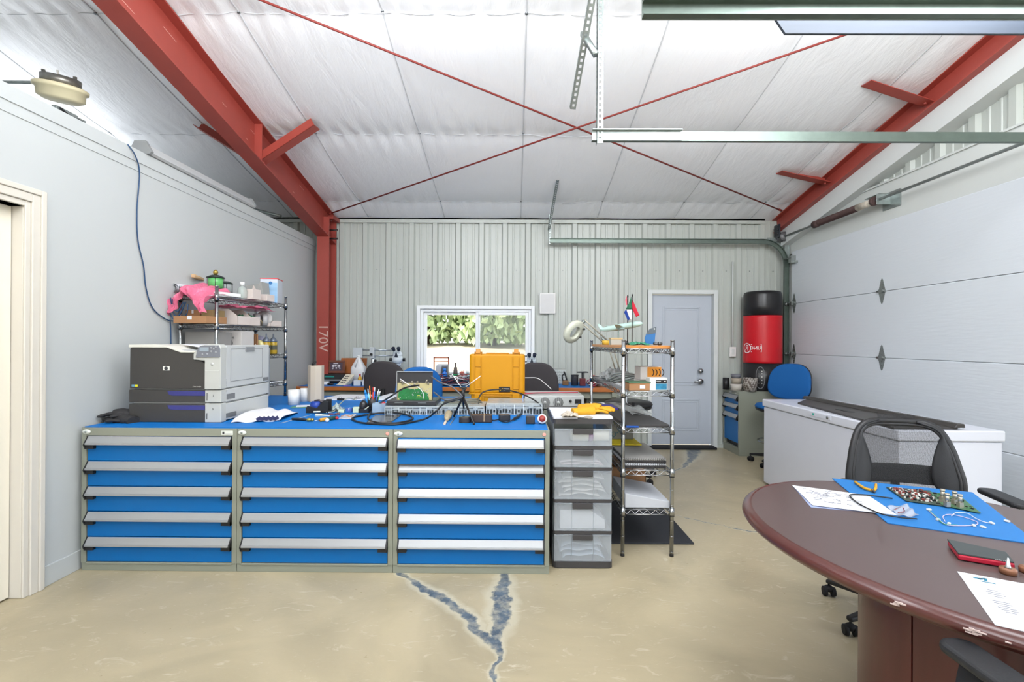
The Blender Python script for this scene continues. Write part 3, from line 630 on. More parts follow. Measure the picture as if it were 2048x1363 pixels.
# ================================================================== drawer cabinets
cabg = M('cabinet_grey', '85887b', .42, var=.03, vs=3, coat=.1); drwb = M('drawer_blue', '0062a6', .4, var=.03, vs=4, spec=.35); alu = M('brushed_aluminium', 'a2a4a5', .4, .45, var=.05, vs=3, stretch=(.4, 40, 40))
stick = M('sticker', 'd5d9d2', .5)
TOPZ = .866; MZ = .872; CY0 = 2.915; CD = .86; CW = .946; CX0 = at(162, 1000, CY0).x
def drawer(par, x0, x1, z0, z1, y, pull=0, hh=.049, caps=True):
    """front at y; the handle profile sits at the top of the front"""
    y -= pull
    b = B(); b.bb((x0, y, z0), (x1, y + (.04 if not pull else .08), z1)); d = b.o('drawer', drwb, par, bevel=.002)
    b = B(); b.prism([(-.002, 0), (-.024, -hh * .74), (-.029, -hh * .76), (-.030, -hh), (-.024, -hh), (-.018, -hh * .88), (.0, -hh * .3)], lambda u, v, q: Vector((q, y + u, z1 + v)), x0 + .006, x1 - .006)
    b.o('handle', alu, d, bevel=.001, seg=1)
    for xa, xb in ((x0 - .002, x0 + .006), (x1 - .006, x1 + .002)):
        b = B(); b.prism([(0, .0), (-.026, -hh * .74), (-.032, -hh), (-.02, -hh - .026), (.0, -hh - .026)], lambda u, v, q: Vector((q, y + u, z1 + v)), xa, xb)
        xs = (xa, xa + .055) if xa < (x0 + x1) / 2 else (xb - .055, xb)
        b.bb((xs[0], y - .022, z1 - hh - .024), (xs[1], y - .001, z1 - hh - .001)); b.o('handle_cap', black, d)
    return d
def cabinet(name, label, loc, W, D, H, dz, rz=0, group=None, pulls=(), top=.048, foot=.053):
    t_ = T(name, label, 'cabinet', loc, rz, group)
    b = B(); s_ = .028
    b.bb((0, .005, 0), (W, D, foot - .004)); b.bb((0, 0, foot - .004), (s_, D, H)); b.bb((W - s_, 0, foot - .004), (W, D, H)); b.bb((s_, 0, H - top), (W - s_, D, H)); b.bb((s_, .0, foot - .012), (W - s_, D, foot)); b.bb((s_, D - .02, foot), (W - s_, D, H - top)); b.o('carcass', cabg, t_, bevel=.002)
    z = H - top - .003
    b = B(); b.bb((s_, .045, foot), (W - s_, .05, z)); b.o('inner_panel', black, t_)
    for i, h in enumerate(dz):
        drawer(t_, s_ + .004, W - s_ - .004, z - h + .004, z, .006, pulls[i] if i < len(pulls) else 0); z -= h
    return t_
for k in range(3):
    lab = ['grey cabinet of five blue drawers against the left wall, under the printer', 'middle grey cabinet of five blue drawers in the row', 'right end cabinet of five blue drawers, its top drawer slightly pulled out'][k]
    t_ = cabinet('drawer_cabinet', lab, (CX0 + CW * k + .001, CY0, 0), CW - .002, CD, TOPZ, [.1527] * 5, group='front row of blue drawer cabinets', pulls=(.035,) if k == 2 else ())
    b = B(); b.lathe([(0, .0), (.017, .0), (.017, .004), (.008, .006), (0, .006)], (.032, -.001, TOPZ - .024), 18, (90, 0, 0), sq=(1.5, .8)); b.o('lock_sticker', stick, t_)
    b = B(); b.lathe([(0, .005), (.006, .005), (.006, .010), (0, .010)], (.032, -.001, TOPZ - .024), 12, (90, 0, 0)); b.o('lock', galv, t_)
    if k == 0:
        b = B(); b.box((CW - .06, -.001, TOPZ - .026), (.07, .002, .026)); b.o('label_sticker', stick, t_, bevel=.001)
        b = B(); b.box((CW - .082, -.0025, TOPZ - .026), (.012, .001, .016)); b.box((CW - .052, -.0025, TOPZ - .032), (.04, .001, .003)); b.o('sticker_print', dgrey, t_)
    else:
        b = B(); b.lathe([(.007, 0), (.011, 0), (.011, .001), (.007, .001)], (CW - .035, -.001, TOPZ - .024), 20, (90, 0, 0)); b.box((CW - .035, -.002, TOPZ - .024), (.018, .001, .003), (0, 45, 0)); b.o('warning_sticker', M('pale_red', 'd8988c', .5), t_)
for k in range(4):
    lab = ['far side cabinet of the work island behind the printer', 'far side cabinet of the work island, second from the left wall', 'far side cabinet of the work island behind the yellow case', 'far side cabinet of the work island behind the plastic drawer tower'][k]
    w_ = CW if k < 3 else .40
    cabinet('drawer_cabinet', lab, (CX0 + CW * k + w_, CY0 + CD * 2 + .02, 0), w_ - .002, CD + .015, TOPZ, [.1527] * 5, 180, group='back row of blue drawer cabinets')
IX1 = CX0 + 3 * CW; IB = CY0 + 2 * CD + .02
b = B(((CX0 + IX1) / 2, CY0 + .4, TOPZ)); b.bb((CX0 + .012, CY0 + .008, TOPZ), (IX1 - .012, CY0 + CD + .2, MZ)); one(b, 'workbench_mat', matblue, 'blue anti-static mat covering the front row of cabinets', 'mat', bevel=.001)
b = B(((CX0 + IX1) / 2, CY0 + 1.4, TOPZ)); b.bb((CX0 + .012, CY0 + CD + .202, TOPZ), (IX1 + .39, IB - .008, MZ)); one(b, 'workbench_mat', matblue, 'blue anti-static mat covering the far row of cabinets', 'mat', bevel=.001)
# cabinet in far right corner
fx = 2.775
t_ = cabinet('drawer_cabinet', 'small grey cabinet with three blue drawers standing beside the white door', (fx, 6.46, 0), .46, .72, .80, [.115, .125, .36], -90, top=.05, foot=.09)
b = B(); b.box((.43, -.03 + .0, .775), (.004, .02, .01)); b.bb((.20, -.004, .765), (.26, 0, .785)); b.o('name_plate', alu, t_)
# ================================================================== plastic drawer tower
x0, x1 = at(1107, 1000, 3.0).x, at(1225, 1000, 3.0).x; y0 = 3.0
frost = M('frosted_plastic', 'aab2ba', .3, alpha=.40, var=.02); frostc = M('frosted_clear', 'c9d0d6', .25, alpha=.28, var=.02); brownp = M('brown_black_plastic', '3c3a3b', .4)
t_ = T('drawer_tower', 'five-drawer clear plastic tower with dark frame beside the blue cabinets', 'drawer unit', ((x0 + x1) / 2, y0, 0)); W = x1 - x0; D = .62
tz = lambda y: at(1166, y, 3.0).z
zt = tz(838); b = B()
lev = [(857, 891), (899, 934), (941, 998), (1005, 1061), (1068, 1122)]
b.prism(rrect(W + .012, D, .03), lambda u, v, d: Vector((u, v + D / 2 - .005, d)), zt - .028, zt)
b.prism(rrect(W + .006, D, .03), lambda u, v, d: Vector((u, v + D / 2 - .005, d)), .005, tz(1122))
for (a, c), (e, f) in zip(lev, lev[1:]): b.prism(rrect(W + .004, D, .02), lambda u, v, d: Vector((u, v + D / 2 - .002, d)), tz(e) + .002, tz(c) - .002)
b.o('frame', brownp, t_)
b = B(); b.bb((-W / 2, D - .012, .03), (W / 2, D - .006, zt - .03)); b.bb((-W / 2, .03, .03), (-W / 2 + .003, D - .01, zt - .03)); b.bb((W / 2 - .003, .03, .03), (W / 2, D - .01, zt - .03)); b.o('side_panels', frost, t_)
labs = []
for i, (a, c) in enumerate(lev):
    z1 = tz(a); z0 = tz(c); b = B()
    b.bb((-W / 2 + .006, 0, z0), (W / 2 - .006, .003, z1)); b.bb((-W / 2 + .008, .003, z0), (-W / 2 + .011, D - .05, z1 - .01)); b.bb((W / 2 - .011, .003, z0), (W / 2 - .008, D - .05, z1 - .01)); b.bb((-W / 2 + .011, .003, z0), (W / 2 - .011, D - .05, z0 + .003))
    d = b.o('drawer', frostc, t_)
    b = B(); b.bb((-.065, -.012, z1 - .034), (.06, .001, z1 + .001)); b.o('handle', brownp, d, bevel=.003)
    b = B()
    for xx in (-.07, .064): b.bb((xx - .0015, -.003, z0 + .002), (xx + .0015, .0, z1 - .002))
    b.bb((-W / 2 + .008, -.004, z1 - .008), (-.072, 0, z1)); b.bb((.066, -.004, z1 - .008), (W / 2 - .008, 0, z1)); b.o('front_ribs', frost, d)
tx = (x0 + x1) / 2
def inside(name, mat, lab, cat, b, **k): return one(b, name, mat, lab, cat, **k)
z = tz(889) + .006
b = B((tx + .05, y0 + .08, z)); b.lathe([(0, -.12), (.035, -.12), (.035, .12), (0, .12)], (tx + .05, y0 + .08, z + .037), 20, (0, 90, 0)); inside('foil_roll', M('foil', 'd9d4c2', .4), 'pale roll with a purple band lying in the top clear drawer', 'roll', b)
b = B((tx + .07, y0 + .08, z)); b.lathe([(.0353, -.014), (.0365, -.014), (.0365, .014), (.0353, .014)], (tx + .055, y0 + .08, z + .037), 20, (0, 90, 0)); o_ = b.o('purple_band', M('purple', '8a3f86', .5), bpy.data.objects['foil_roll']); o_.location = Vector((tx + .07, y0 + .08, z)) - bpy.data.objects['foil_roll'].location
rb = random.Random(9)
def bags(name, lab, i, n, col, hh, wd=.26):
    z = tz(lev[i][1]) + .006
    for k in range(n):
        zz = z + k * hh; q = rb.uniform(-.02, .02); ph = rb.uniform(0, 6)
        b = B((tx + q, y0 + .15, zz))
        b.grid(lambda u, v: (tx + q + (u - .5) * wd, y0 + .03 + v * .35, zz + .002 + hh * .85 * (math.sin(math.pi * u) ** .4) * (.75 + .25 * math.sin(u * 9 + ph))), 16, 6)
        one(b, name, col, lab[k] if isinstance(lab, list) else lab, 'bag', 'folded bags in the clear drawers', solid=.002)
bags('plastic_bag', ['flat pale pink bag at the bottom of the second clear drawer', 'flat pale pink bag on top in the second clear drawer'], 1, 2, M('pink_film', 'cdbcc0', .4), .014)
bags('plastic_bag', ['whitest flat bag at the bottom of the third clear drawer', 'second flat pale bag from the bottom of the third clear drawer', 'third flat pale bag from the bottom of the third clear drawer', 'fourth flat pale bag from the bottom of the third clear drawer', 'topmost flat pale bag in the third clear drawer'], 2, 5, M('pale_film', 'cfcdc8', .5), .027)
bags('plastic_bag', ['lowest pale bag in the bottom clear drawer', 'middle pale bag in the bottom clear drawer', 'uppermost pale bag in the bottom clear drawer'], 4, 3, M('blue_film', 'b4c2d2', .45), .034)
z = tz(1061) + .006; b = B((tx, y0 + .1, z)); b.prism([(-.14, 0), (.14, 0), (.14, .055), (.05, .115), (-.14, .115)], lambda u, v, d: Vector((tx + u, y0 + d, z + v)), .02, .2); one(b, 'paper_pad', paperm, 'white paper block with a cut corner in the fourth clear drawer', 'paper', bevel=.002)
# ================================================================== wire racks
def rack(name, label, loc, rz, W, L, H, zs, z00=0, wood=False, feet=True):
    t_ = T(name, label, 'shelving rack', loc, rz)
    for px_, py_ in ((0, 0), (W, 0), (0, L), (W, L)):
        b = B(); b.cyl((px_, py_, z00 + .018), (px_, py_, H), .0127, n=14)
        for k in range(int((H - z00) / .0254)):
            if k % 4 == 0: b.lathe([(.0127, -.0015), (.0133, 0), (.0127, .0015)], (px_, py_, z00 + .03 + .0254 * k), 14)
        p = b.o('post', chrome, t_)
        b = B(); b.cyl((px_, py_, z00), (px_, py_, z00 + .02), .014, .012, n=12); b.o('foot', rubber, p)
        b = B(); b.lathe([(.0135, 0), (.0135, .006), (.011, .008), (0, .008)], (px_, py_, H - .002), 14); b.o('cap', chrome, p)
    for i, z in enumerate(zs):
        b = B(); r = .0032
        for zz in (z, z - .030):
            b.tube([(0, 0, zz), (W, 0, zz)], r, 6); b.tube([(0, L, zz), (W, L, zz)], r, 6); b.tube([(0, 0, zz), (0, L, zz)], r, 6); b.tube([(W, 0, zz), (W, L, zz)], r, 6)
        for (p0, p1) in (((0, 0), (W, 0)), ((0, L), (W, L)), ((0, 0), (0, L)), ((W, 0), (W, L))):
            p0 = Vector(p0 + (0,)); p1 = Vector(p1 + (0,)); l = (p1 - p0).length; n = max(4, int(l / .026)); n += n % 2
            b.tube([p0.lerp(p1, k / n) + Vector((0, 0, z - (.028 if k % 2 else .002))) for k in range(n + 1)], .0022, 5)
        n = int(L / .026)
        for k in range(1, n): b.tube([(0, L * k / n, z), (W, L * k / n, z)], .0016, 5)
        for k in range(1, 4): b.tube([(W * k / 4, 0, z - .006), (W * k / 4, L, z - .006)], .0028, 5)
        for q in ((0, 0), (W, 0), (0, L), (W, L)): b.cyl((q[0], q[1], z - .036), (q[0], q[1], z + .012), .018, .0165, n=14)
        s_ = b.o('shelf', chrome, t_)
        for q in ((0, 0), (W, 0), (0, L), (W, L)):
            b = B(); b.cyl((q[0], q[1], z - .042), (q[0], q[1], z - .034), .0175, n=14); b.o('collar', black, s_)
        if wood and i == 0:
            b = B(); b.bb((.004, .014, z + .002), (W - .004, L - .014, z + .022)); b.o('wooden_board', M('varnished_wood', 'bd7c3c', .4, var=.25, vs=5, stretch=(8, 1.2, 8)), t_, bevel=.002)
    return t_
rx0, rx1, ry = at(1245, 1100, 3.18).x, at(1343, 1100, 3.18).x, 3.18
RRL = 1.32; rzs = [1.358, 1.078, .838, .560, .303]
rack('wire_rack', 'tall narrow chrome wire rack with wooden top right of the clear drawers', (rx0, ry, 0), 0, rx1 - rx0, RRL, 1.412, rzs, wood=True)
RW = rx1 - rx0; RZW = 1.38    # top of the wooden board
lz = [1.746, 1.523, 1.27, 1.01]
a = Vector((-2.615, 3.76, 0)); rk = rack('wire_rack', 'chrome wire rack against the left wall behind the printer', (a.x, a.y, MZ), -7, .31, .90, 1.815 - MZ, [z - MZ for z in lz])
LM = Matrix.Translation((a.x, a.y, 0)) @ Matrix.Rotation(R(-7), 4, 'Z')
def lr(u, v, z): return LM @ Vector((u, v, z))
# ================================================================== floor mat
x_ = on(1388, 1088, 0).x; b = B((1, 3.8, 0)); y_f = on(1300, 1088, 0).y
b.bb((.66, y_f, 0), (x_, 4.25, .012)); one(b, 'floor_mat', M('speckled_rubber', '2c2e33', .85, var=.7, vs=260), 'dark speckled floor mat under the chrome rack', 'mat', bevel=.004)
# ================================================================== chest freezer
frz = M('freezer_white', 'd2d5df', .33, var=.02, coat=.15)
fx0, fx1, fy0, fy1, fz = 2.485, 3.15, 3.14, 4.84, .842
t_ = T('chest_freezer', 'long white chest freezer standing along the garage door', 'freezer', ((fx0 + fx1) / 2, (fy0 + fy1) / 2, 0)); og = t_.location.copy()
b = B(og); b.bb((fx0, fy0, .02), (fx1, fy1, fz - .075)); b.o('body', frz, t_, bevel=.008)
b = B(og); b.bb((fx0 - .012, fy0 - .012, fz - .07), (fx1 + .01, fy1 + .01, fz)); b.o('lid', frz, t_, bevel=.010, seg=3)
b = B(og); b.bb((fx0 + .01, fy0 + .01, fz - .078), (fx1 - .01, fy1 - .01, fz - .068)); b.o('lid_seal', M('grey_seal', '8e9198', .6), t_)
b = B(og); b.bb((fx0 + .03, fy0 + .03, 0), (fx1 - .03, fy1 - .03, .02)); b.o('base_rail', dgrey, t_)
pl = onx(1652, 833, fx0 - .014)
b = B(og); b.bb((fx0 - .016, pl.y - .06, pl.z - .02), (fx0 - .012, pl.y + .22, pl.z + .012)); b.o('badge_plate', frz, t_, bevel=.001)
b = B(og); b.lathe([(0, 0), (.014, 0), (.012, .004), (0, .004)], (fx0 - .016, pl.y - .02, pl.z - .004), 16, (0, -90, 0)); b.o('lock', chrome, t_)
b = B(og); b.bb((fx0 - .0175, pl.y + .15, pl.z - .012), (fx0 - .016, pl.y + .172, pl.z + .006)); b.o('green_label', M('green_label', '3aa090', .5), t_)
blk = M('dark_panel', '3b3836', .42, var=.05)
b = B((2.68, 4, fz)); z0 = fz + .001
b.hexa([(2.47, 3.17, z0), (2.89, 3.17, z0), (2.85, 4.74, z0), (2.60, 4.46, z0), (2.47, 3.17, z0 + .014), (2.89, 3.17, z0 + .014), (2.85, 4.74, z0 + .014), (2.60, 4.46, z0 + .014)])
fp = one(b, 'dark_board', blk, 'thin dark board with a raised rear rail lying on the freezer lid', 'board', bevel=.003)
b = B((2.68, 4, fz)); b.hexa([(2.85, 3.15, z0 + .014), (2.92, 3.15, z0 + .014), (2.89, 4.78, z0 + .014), (2.83, 4.78, z0 + .014), (2.87, 3.15, z0 + .04), (2.915, 3.15, z0 + .04), (2.885, 4.78, z0 + .04), (2.845, 4.78, z0 + .04)]); b.o('rail', blk, fp, bevel=.004)
b = B((2.68, 4, fz)); q = on(1690, 821, fz + .015); b.box((q.x, q.y, fz + .0165), (.05, .16, .003)); b.o('latch', black, fp, bevel=.001)
# ================================================================== conference table
mah = M('mahogany', '562622', .4, var=.28, vs=7, stretch=(3, 3, .5), coat=.35); topm = M('table_laminate', '594a48', .36, var=.05, vs=4, coat=.2)
tcx, tcy, ta, tb_, tang = 1.516, 1.635, .704, .582, -72.0; TZ = .74
def ell(s_, n=96):
    ca, sa = math.cos(R(tang)), math.sin(R(tang))
    return [(tcx + (ta + s_) * math.cos(t) * ca * 1 - (tb_ + s_) * math.sin(t) * sa, tcy + (ta + s_) * math.cos(t) * sa + (tb_ + s_) * math.sin(t) * ca) for t in [2 * math.pi * i / n for i in range(n)]]
t_ = T('conference_table', 'round mahogany edged table on a wooden drum pedestal at lower right', 'table', (tcx, tcy, 0)); og = t_.location.copy()
b = B(og); b.prism(ell(0), XY, TZ - .035, TZ); b.o('tabletop', topm, t_)
b = B(og); prof = [(0, 0), (.008, .0005), (.02, -.004), (.032, -.014), (.036, -.026), (.030, -.036), (.018, -.040), (.016, -.046), (.006, -.048), (-.02, -.048)]
rings = [[b._v((x, y, TZ + z)) for x, y in ell(s_)] for s_, z in prof]
for r0, r1 in zip(rings, rings[1:]):
    for i in range(len(r0)): b._f([r0[i], r0[(i + 1) % 96], r1[(i + 1) % 96], r1[i]], True)
b._f(rings[-1])
b.o('edge_moulding', M('mahogany_edge', '50241f', .28, var=.25, vs=9, stretch=(1, 1, 1), coat=.6), t_)
PR = .41; pcx, pcy = 1.60, 1.55
for k in range(8):
    a0 = 192 + k * 45 + .35; a1 = a0 + 44.3
    b = B(og); pts = [(pcx + PR * math.cos(R(a)), pcy + PR * math.sin(R(a))) for a in [a0 + (a1 - a0) * i / 8 for i in range(9)]] + [(pcx + (PR - .03) * math.cos(R(a)), pcy + (PR - .03) * math.sin(R(a))) for a in [a1 - (a1 - a0) * i / 8 for i in range(9)]]
    b.prism(pts, XY, .03, TZ - .048, True); b.o('pedestal_panel', mah, t_, bevel=.002)
b = B(og); b.cyl((pcx, pcy, 0), (pcx, pcy, .03), PR - .02, n=40); b.cyl((pcx, pcy, .03), (pcx, pcy, TZ - .05), PR - .032, n=40); b.o('pedestal_core', black, t_)
# wear marks on the rim
wear = M('worn_edge', 'c9b6b0', .6); b = B(og); rw = random.Random(4)
for (px_, py_, n, sp) in ((1805, 1213, 6, 8), (1955, 1255, 14, 22)):
    for i in range(n):
        q = on(px_ + rw.uniform(-sp, sp), py_, TZ - .01); a = math.atan2(q.y - tcy, q.x - tcx)
        e = min(ell(.0345), key=lambda e_: abs(math.atan2(e_[1] - tcy, e_[0] - tcx) - a)); j = rw.uniform(-.012, .012)
        b.box((e[0] + j * .8 - .0015, e[1] - j * .8 - .0015, TZ - .02 + rw.uniform(-.006, .006)), (rw.uniform(.006, .02), .004, .0022), (0, 0, -40))
wo = b.o('wear_marks', wear, t_); wo['kind'] = 'stuff'
# ================================================================== chairs
def caster(b_org, par, x, y):
    b = B(); b.cyl((x - .012, y, .027), (x - .03, y, .027), .027, .024, n=16); b.cyl((x + .012, y, .027), (x + .03, y, .027), .027, .024, n=16); b.sph((x, y, .042), .024, 10, (1.1, 1, .8)); b.cyl((x, y, .04), (x, y, .075), .006, n=8); return b.o('caster', rubber, par)
def starbase(t_, r, a0, mat=None, off=(0, 0)):
    mat = mat or black
    for k in range(5):
        a = R(a0 + 72 * k); d = Vector((math.cos(a), math.sin(a), 0)); s_ = Vector((-d.y, d.x, 0))
        b = B(); q = []
        for (dist, hw, zl, zh) in ((.02, .028, .085, .135), (r + .012, .016, .07, .092)):
            p = d * dist + Vector((off[0], off[1], 0)); q.append([p - s_ * hw + Vector((0, 0, zl)), p + s_ * hw + Vector((0, 0, zl)), p + s_ * hw + Vector((0, 0, zh)), p - s_ * hw + Vector((0, 0, zh))])
        b.hexa([q[0][0], q[0][1], q[1][1], q[1][0], q[0][3], q[0][2], q[1][2], q[1][3]]); l_ = b.o('leg', mat, t_, bevel=.008, seg=3)
        caster(None, l_, d.x * r + off[0], d.y * r + off[1])
meshm = M('mesh_fabric', '2a2a2c', .8); n_, N_, L_, P_ = nodes(meshm)
ch_ = N_.new('ShaderNodeTexChecker'); ch_.inputs['Scale'].default_value = 330; tcx_ = N_.new('ShaderNodeTexCoord'); mp_ = N_.new('ShaderNodeMapping'); mp_.inputs['Rotation'].default_value = (0, R(45), 0)
L_.new(tcx_.outputs['Object'], mp_.inputs[0]); L_.new(mp_.outputs[0], ch_.inputs['Vector'])
mr_ = N_.new('ShaderNodeMapRange'); L_.new(ch_.outputs['Fac'], mr_.inputs[0]); mr_.inputs['To Min'].default_value = .42; mr_.inputs['To Max'].default_value = .8; L_.new(mr_.outputs[0], P_.inputs['Alpha'])
chb = M('chair_black', '222224', .38); chp = M('chair_pad', '26272a', .5, bump=.1, bs=200)
def mesh_chair(label, loc, rz, arms=(1, -1), base=0, bs=1.0, af=0.0):
    t_ = T('mesh_office_chair', label, 'chair', loc, rz, 'black mesh chairs around the table')
    HW = [(z * bs, w_ * bs) for z, w_ in [(-.07, .19), (-.02, .255), (.05, .282), (.13, .286), (.21, .272), (.29, .255), (.36, .232), (.41, .205), (.44, .165), (.452, .10)]]
    zb = .57; yb = .22
    def cur(x, z): return yb + .09 * (z / .45) ** 1.0 * .6 - 1.0 * x * x * .9
    out = [(w_, z) for z, w_ in HW] + [(-w_, z) for z, w_ in HW[::-1]]
    pts = [Vector((x, cur(x, z), zb + z)) for x, z in out]
    b = B(); b.tube(spline(pts, 4, True), .017, 10, closed=True); b.o('back_frame', chb, t_)
    b = B(); b.tube(spline([p + Vector((0, -.014, 0)) for p in [Vector((x * .94, cur(x * .94, z), zb + .19 + (z - .19) * .93)) for x, z in out]], 4, True), .009, 8, closed=True); b.o('inner_frame', chb, t_)
    def wid(z):
        for (a, wa), (c, wc) in zip(HW, HW[1:]):
            if a <= z <= c: return wa + (wc - wa) * (z - a) / (c - a)
        return HW[0][1] if z < HW[0][0] else HW[-1][1]
    b = B(); b.grid(lambda u, v: Vector((0, 0, zb)) + Vector(((2 * u - 1) * wid(-.06 + .505 * v) * .97, cur((2 * u - 1) * wid(-.06 + .505 * v) * .97, -.06 + .505 * v), -.06 + .505 * v)), 24, 24); b.o('mesh_panel', meshm, t_)
    for sg in (1, -1): # hourglass side pads
        def inner(z): return .137 + .075 * abs((z - .15) / .25) ** 1.6 if z > .15 else .137 + .10 * ((.15 - z) / .2) ** 2
        b = B(); b.grid(lambda u, v: (lambda z: (lambda x: Vector((sg * x, cur(x, z) - .012 - .012 * math.sin(math.pi * u), zb + z)))(min(inner(z), wid(z) * .95) + (wid(z) * .95 - min(inner(z), wid(z) * .95)) * u))(-.05 + .46 * v), 8, 20); b.o('side_pad', chp, t_, solid=.012)
    b = B(); b.grid(lambda u, v: (lambda x, z: Vector((x, cur(x, z) + .012, zb + z)))((2 * u - 1) * .19, .08 + .10 * v), 12, 4); b.o('lumbar_band', chp, t_, solid=.012)
    b = B(); b.tube([(0, .02, .42), (0, .2, .41), (0, .28, .47), (0, .27, .66)], [.03, .03, .026, .02], 10); b.o('back_support', chb, t_)
    b = B(); b.prism(rrect(.50, .48, .12, 6), lambda u, v, d: Vector((u, v - .03, d)), .42, .49); b.o('seat', chp, t_, bevel=.025, seg=4)
    b = B(); dx_ = -.09 if bs < 1 else 0; b.cyl((dx_, 0, .09), (dx_, 0, .30), .026); b.cyl((dx_, 0, .30), (dx_, 0, .42), .015); b.o('gas_lift', chb, t_)
    b = B(); b.box((0, 0, .405), (.22, .2, .03)); b.o('seat_mechanism', chb, t_, bevel=.005)
    for sg in arms:
        b = B(); b.prism(rrect(.085, .27, .035, 5), lambda u, v, d: Vector((sg * .30 + u, v - .04 - af, d)), .665, .69); ar = b.o('armrest', chp, t_, bevel=.01, seg=3)
        b = B(); q = [(sg * .29, -.12 - af, .665), (sg * .325, -.10 - af, .58), (sg * .33, -.06 - af, .48), (sg * .27, -.01, .41), (sg * .14, 0, .405)]
        for (p0, p1) in zip(spline(q, 5), spline(q, 5)[1:]):
            b.hexa([p0 + Vector((0, -.03, -.006)), p0 + Vector((0, .03, -.006)), p1 + Vector((0, .03, -.006)), p1 + Vector((0, -.03, -.006)), p0 + Vector((0, -.03, .006)), p0 + Vector((0, .03, .006)), p1 + Vector((0, .03, .006)), p1 + Vector((0, -.03, .006))])
        b.o('arm_support', chb, ar)
    starbase(t_, .33, base, off=(-.09 if bs < 1 else 0, 0)); return t_
mesh_chair('black mesh back office chair behind the table in front of the freezer', (2.02, 2.40, 0), -14, base=196 + 14, bs=.9)
mesh_chair('black office chair whose arm shows under the near edge of the table', (1.36, .94, 0), 180, base=30, af=.07)
fab = M('blue_chair_fabric', '0a5a9e', .8, var=.05, vs=6, bump=.2, bs=400); fabd = M('dark_chair_fabric', '3a3638', .85, bump=.1, bs=300)
def task_chair(label, loc, rz, hs, bz, bw, bh, seatmat, backmat, shell, ring=False, grp='drafting chairs at the workbench'):
    """seat height hs; backrest centre height bz; faces -Y locally"""
    t_ = T('drafting_chair', label, 'chair', loc, rz, grp)
    b = B(); b.lathe([(0, -.02), (.17, -.02), (.235, 0), (.245, .02), (.23, .045), (.15, .06), (0, .055)], (0, 0, hs - .05), 32, sq=(1, .98)); b.o('seat', seatmat, t_)
    b = B(); b.lathe([(0, -.045), (.15, -.045), (.23, -.018), (.24, -.0), (0, .0)], (0, 0, hs - .055), 32); b.o('seat_shell', shell, t_)
    def outl(k): return [(bw / 2 * k * math.copysign(abs(math.cos(a)) ** .7, math.cos(a)) * (1 - .12 * math.sin(a)), bh / 2 * k * math.copysign(abs(math.sin(a)) ** .75, math.sin(a))) for a in [2 * math.pi * i / 40 for i in range(40)]]
    def pad(y0_, y1_, mat, nm):
        b = B(); prof = [(.90, y0_), (.98, y0_ + (y1_ - y0_) * .15), (1, (y0_ + y1_) / 2), (.98, y1_ - (y1_ - y0_) * .15), (.90, y1_)]; rings = []
        for k, yy in prof: rings.append([b._v((x, .25 + yy - x * x * .5 + z * .15, bz + z)) for x, z in outl(k)])
        for r0, r1 in zip(rings, rings[1:]):
            for i in range(40): b._f([r0[i], r0[(i + 1) % 40], r1[(i + 1) % 40], r1[i]], True)
        for rr, rev in ((rings[0], 0), (rings[-1], 1)):
            c_ = b._v(sum((v.co for v in rr), Vector()) / 40 + Vector((0, (.008 if rev else -.008), 0)))
            for i in range(40): b._f([rr[i], rr[(i + 1) % 40], c_], True)
        return b.o(nm, mat, t_)
    pad(-.03, .012, backmat, 'backrest'); pad(.008, .03, shell, 'backrest_shell')
    b = B(); b.tube([(0, .05, hs - .08), (0, .26, hs - .07), (0, .31, hs + .02), (0, .29 , bz - .05)], [.018, .018, .016, .016], 10); b.o('back_support', black, t_)
    b = B(); b.cyl((0, 0, .11), (0, 0, hs * .6), .026); b.cyl((0, 0, hs * .6), (0, 0, hs - .09), .015); b.box((0, 0, hs - .105), (.18, .18, .03)); b.o('gas_lift', black, t_)
    b = B(); b.tube([(.05, 0, hs - .11), (.20, .02, hs - .115), (.26, .03, hs - .12)], .006, 6); b.o('lever', black, t_)
    if ring:
        b = B(); rr = [Vector((.21 * math.cos(2 * math.pi * i / 28), .21 * math.sin(2 * math.pi * i / 28), ring)) for i in range(28)]; b.tube(rr, .010, 8, closed=True)
        for k in range(3): a = R(120 * k + 30); b.tube([(.026 * math.cos(a), .026 * math.sin(a), ring - .01), (.21 * math.cos(a), .21 * math.sin(a), ring)], .008, 6)
        b.o('foot_ring', chrome, t_)
    starbase(t_, .29, 200); return t_
task_chair('tall blue fabric drafting chair beside the punching bag and freezer', (3.03, 5.58, 0), -60, .70, .95, .50, .42, fab, fab, black, ring=.27)
task_chair('dark drafting chair, its back to the camera, left of the blue one at the bench', (-1.36, 5.42, 0), 172, .62, .945, .48, .48, fabd, fabd, fabd)
task_chair('blue drafting chair seen behind the upright circuit board', (-1.01, 5.0, 0), 196, .60, .925, .46, .45, fab, fab, fab)
task_chair('dark drafting chair right of the yellow case at the bench', (.245, 5.35, 0), 176, .62, .945, .47, .48, fabd, fabd, fabd)
q = at(1247, 808, 4.95); task_chair('dark low drafting chair half hidden behind the chrome rack', (q.x + .06, 5.0, 0), 175, q.z + .03, q.z - .14, .3, .1, black, black, black)
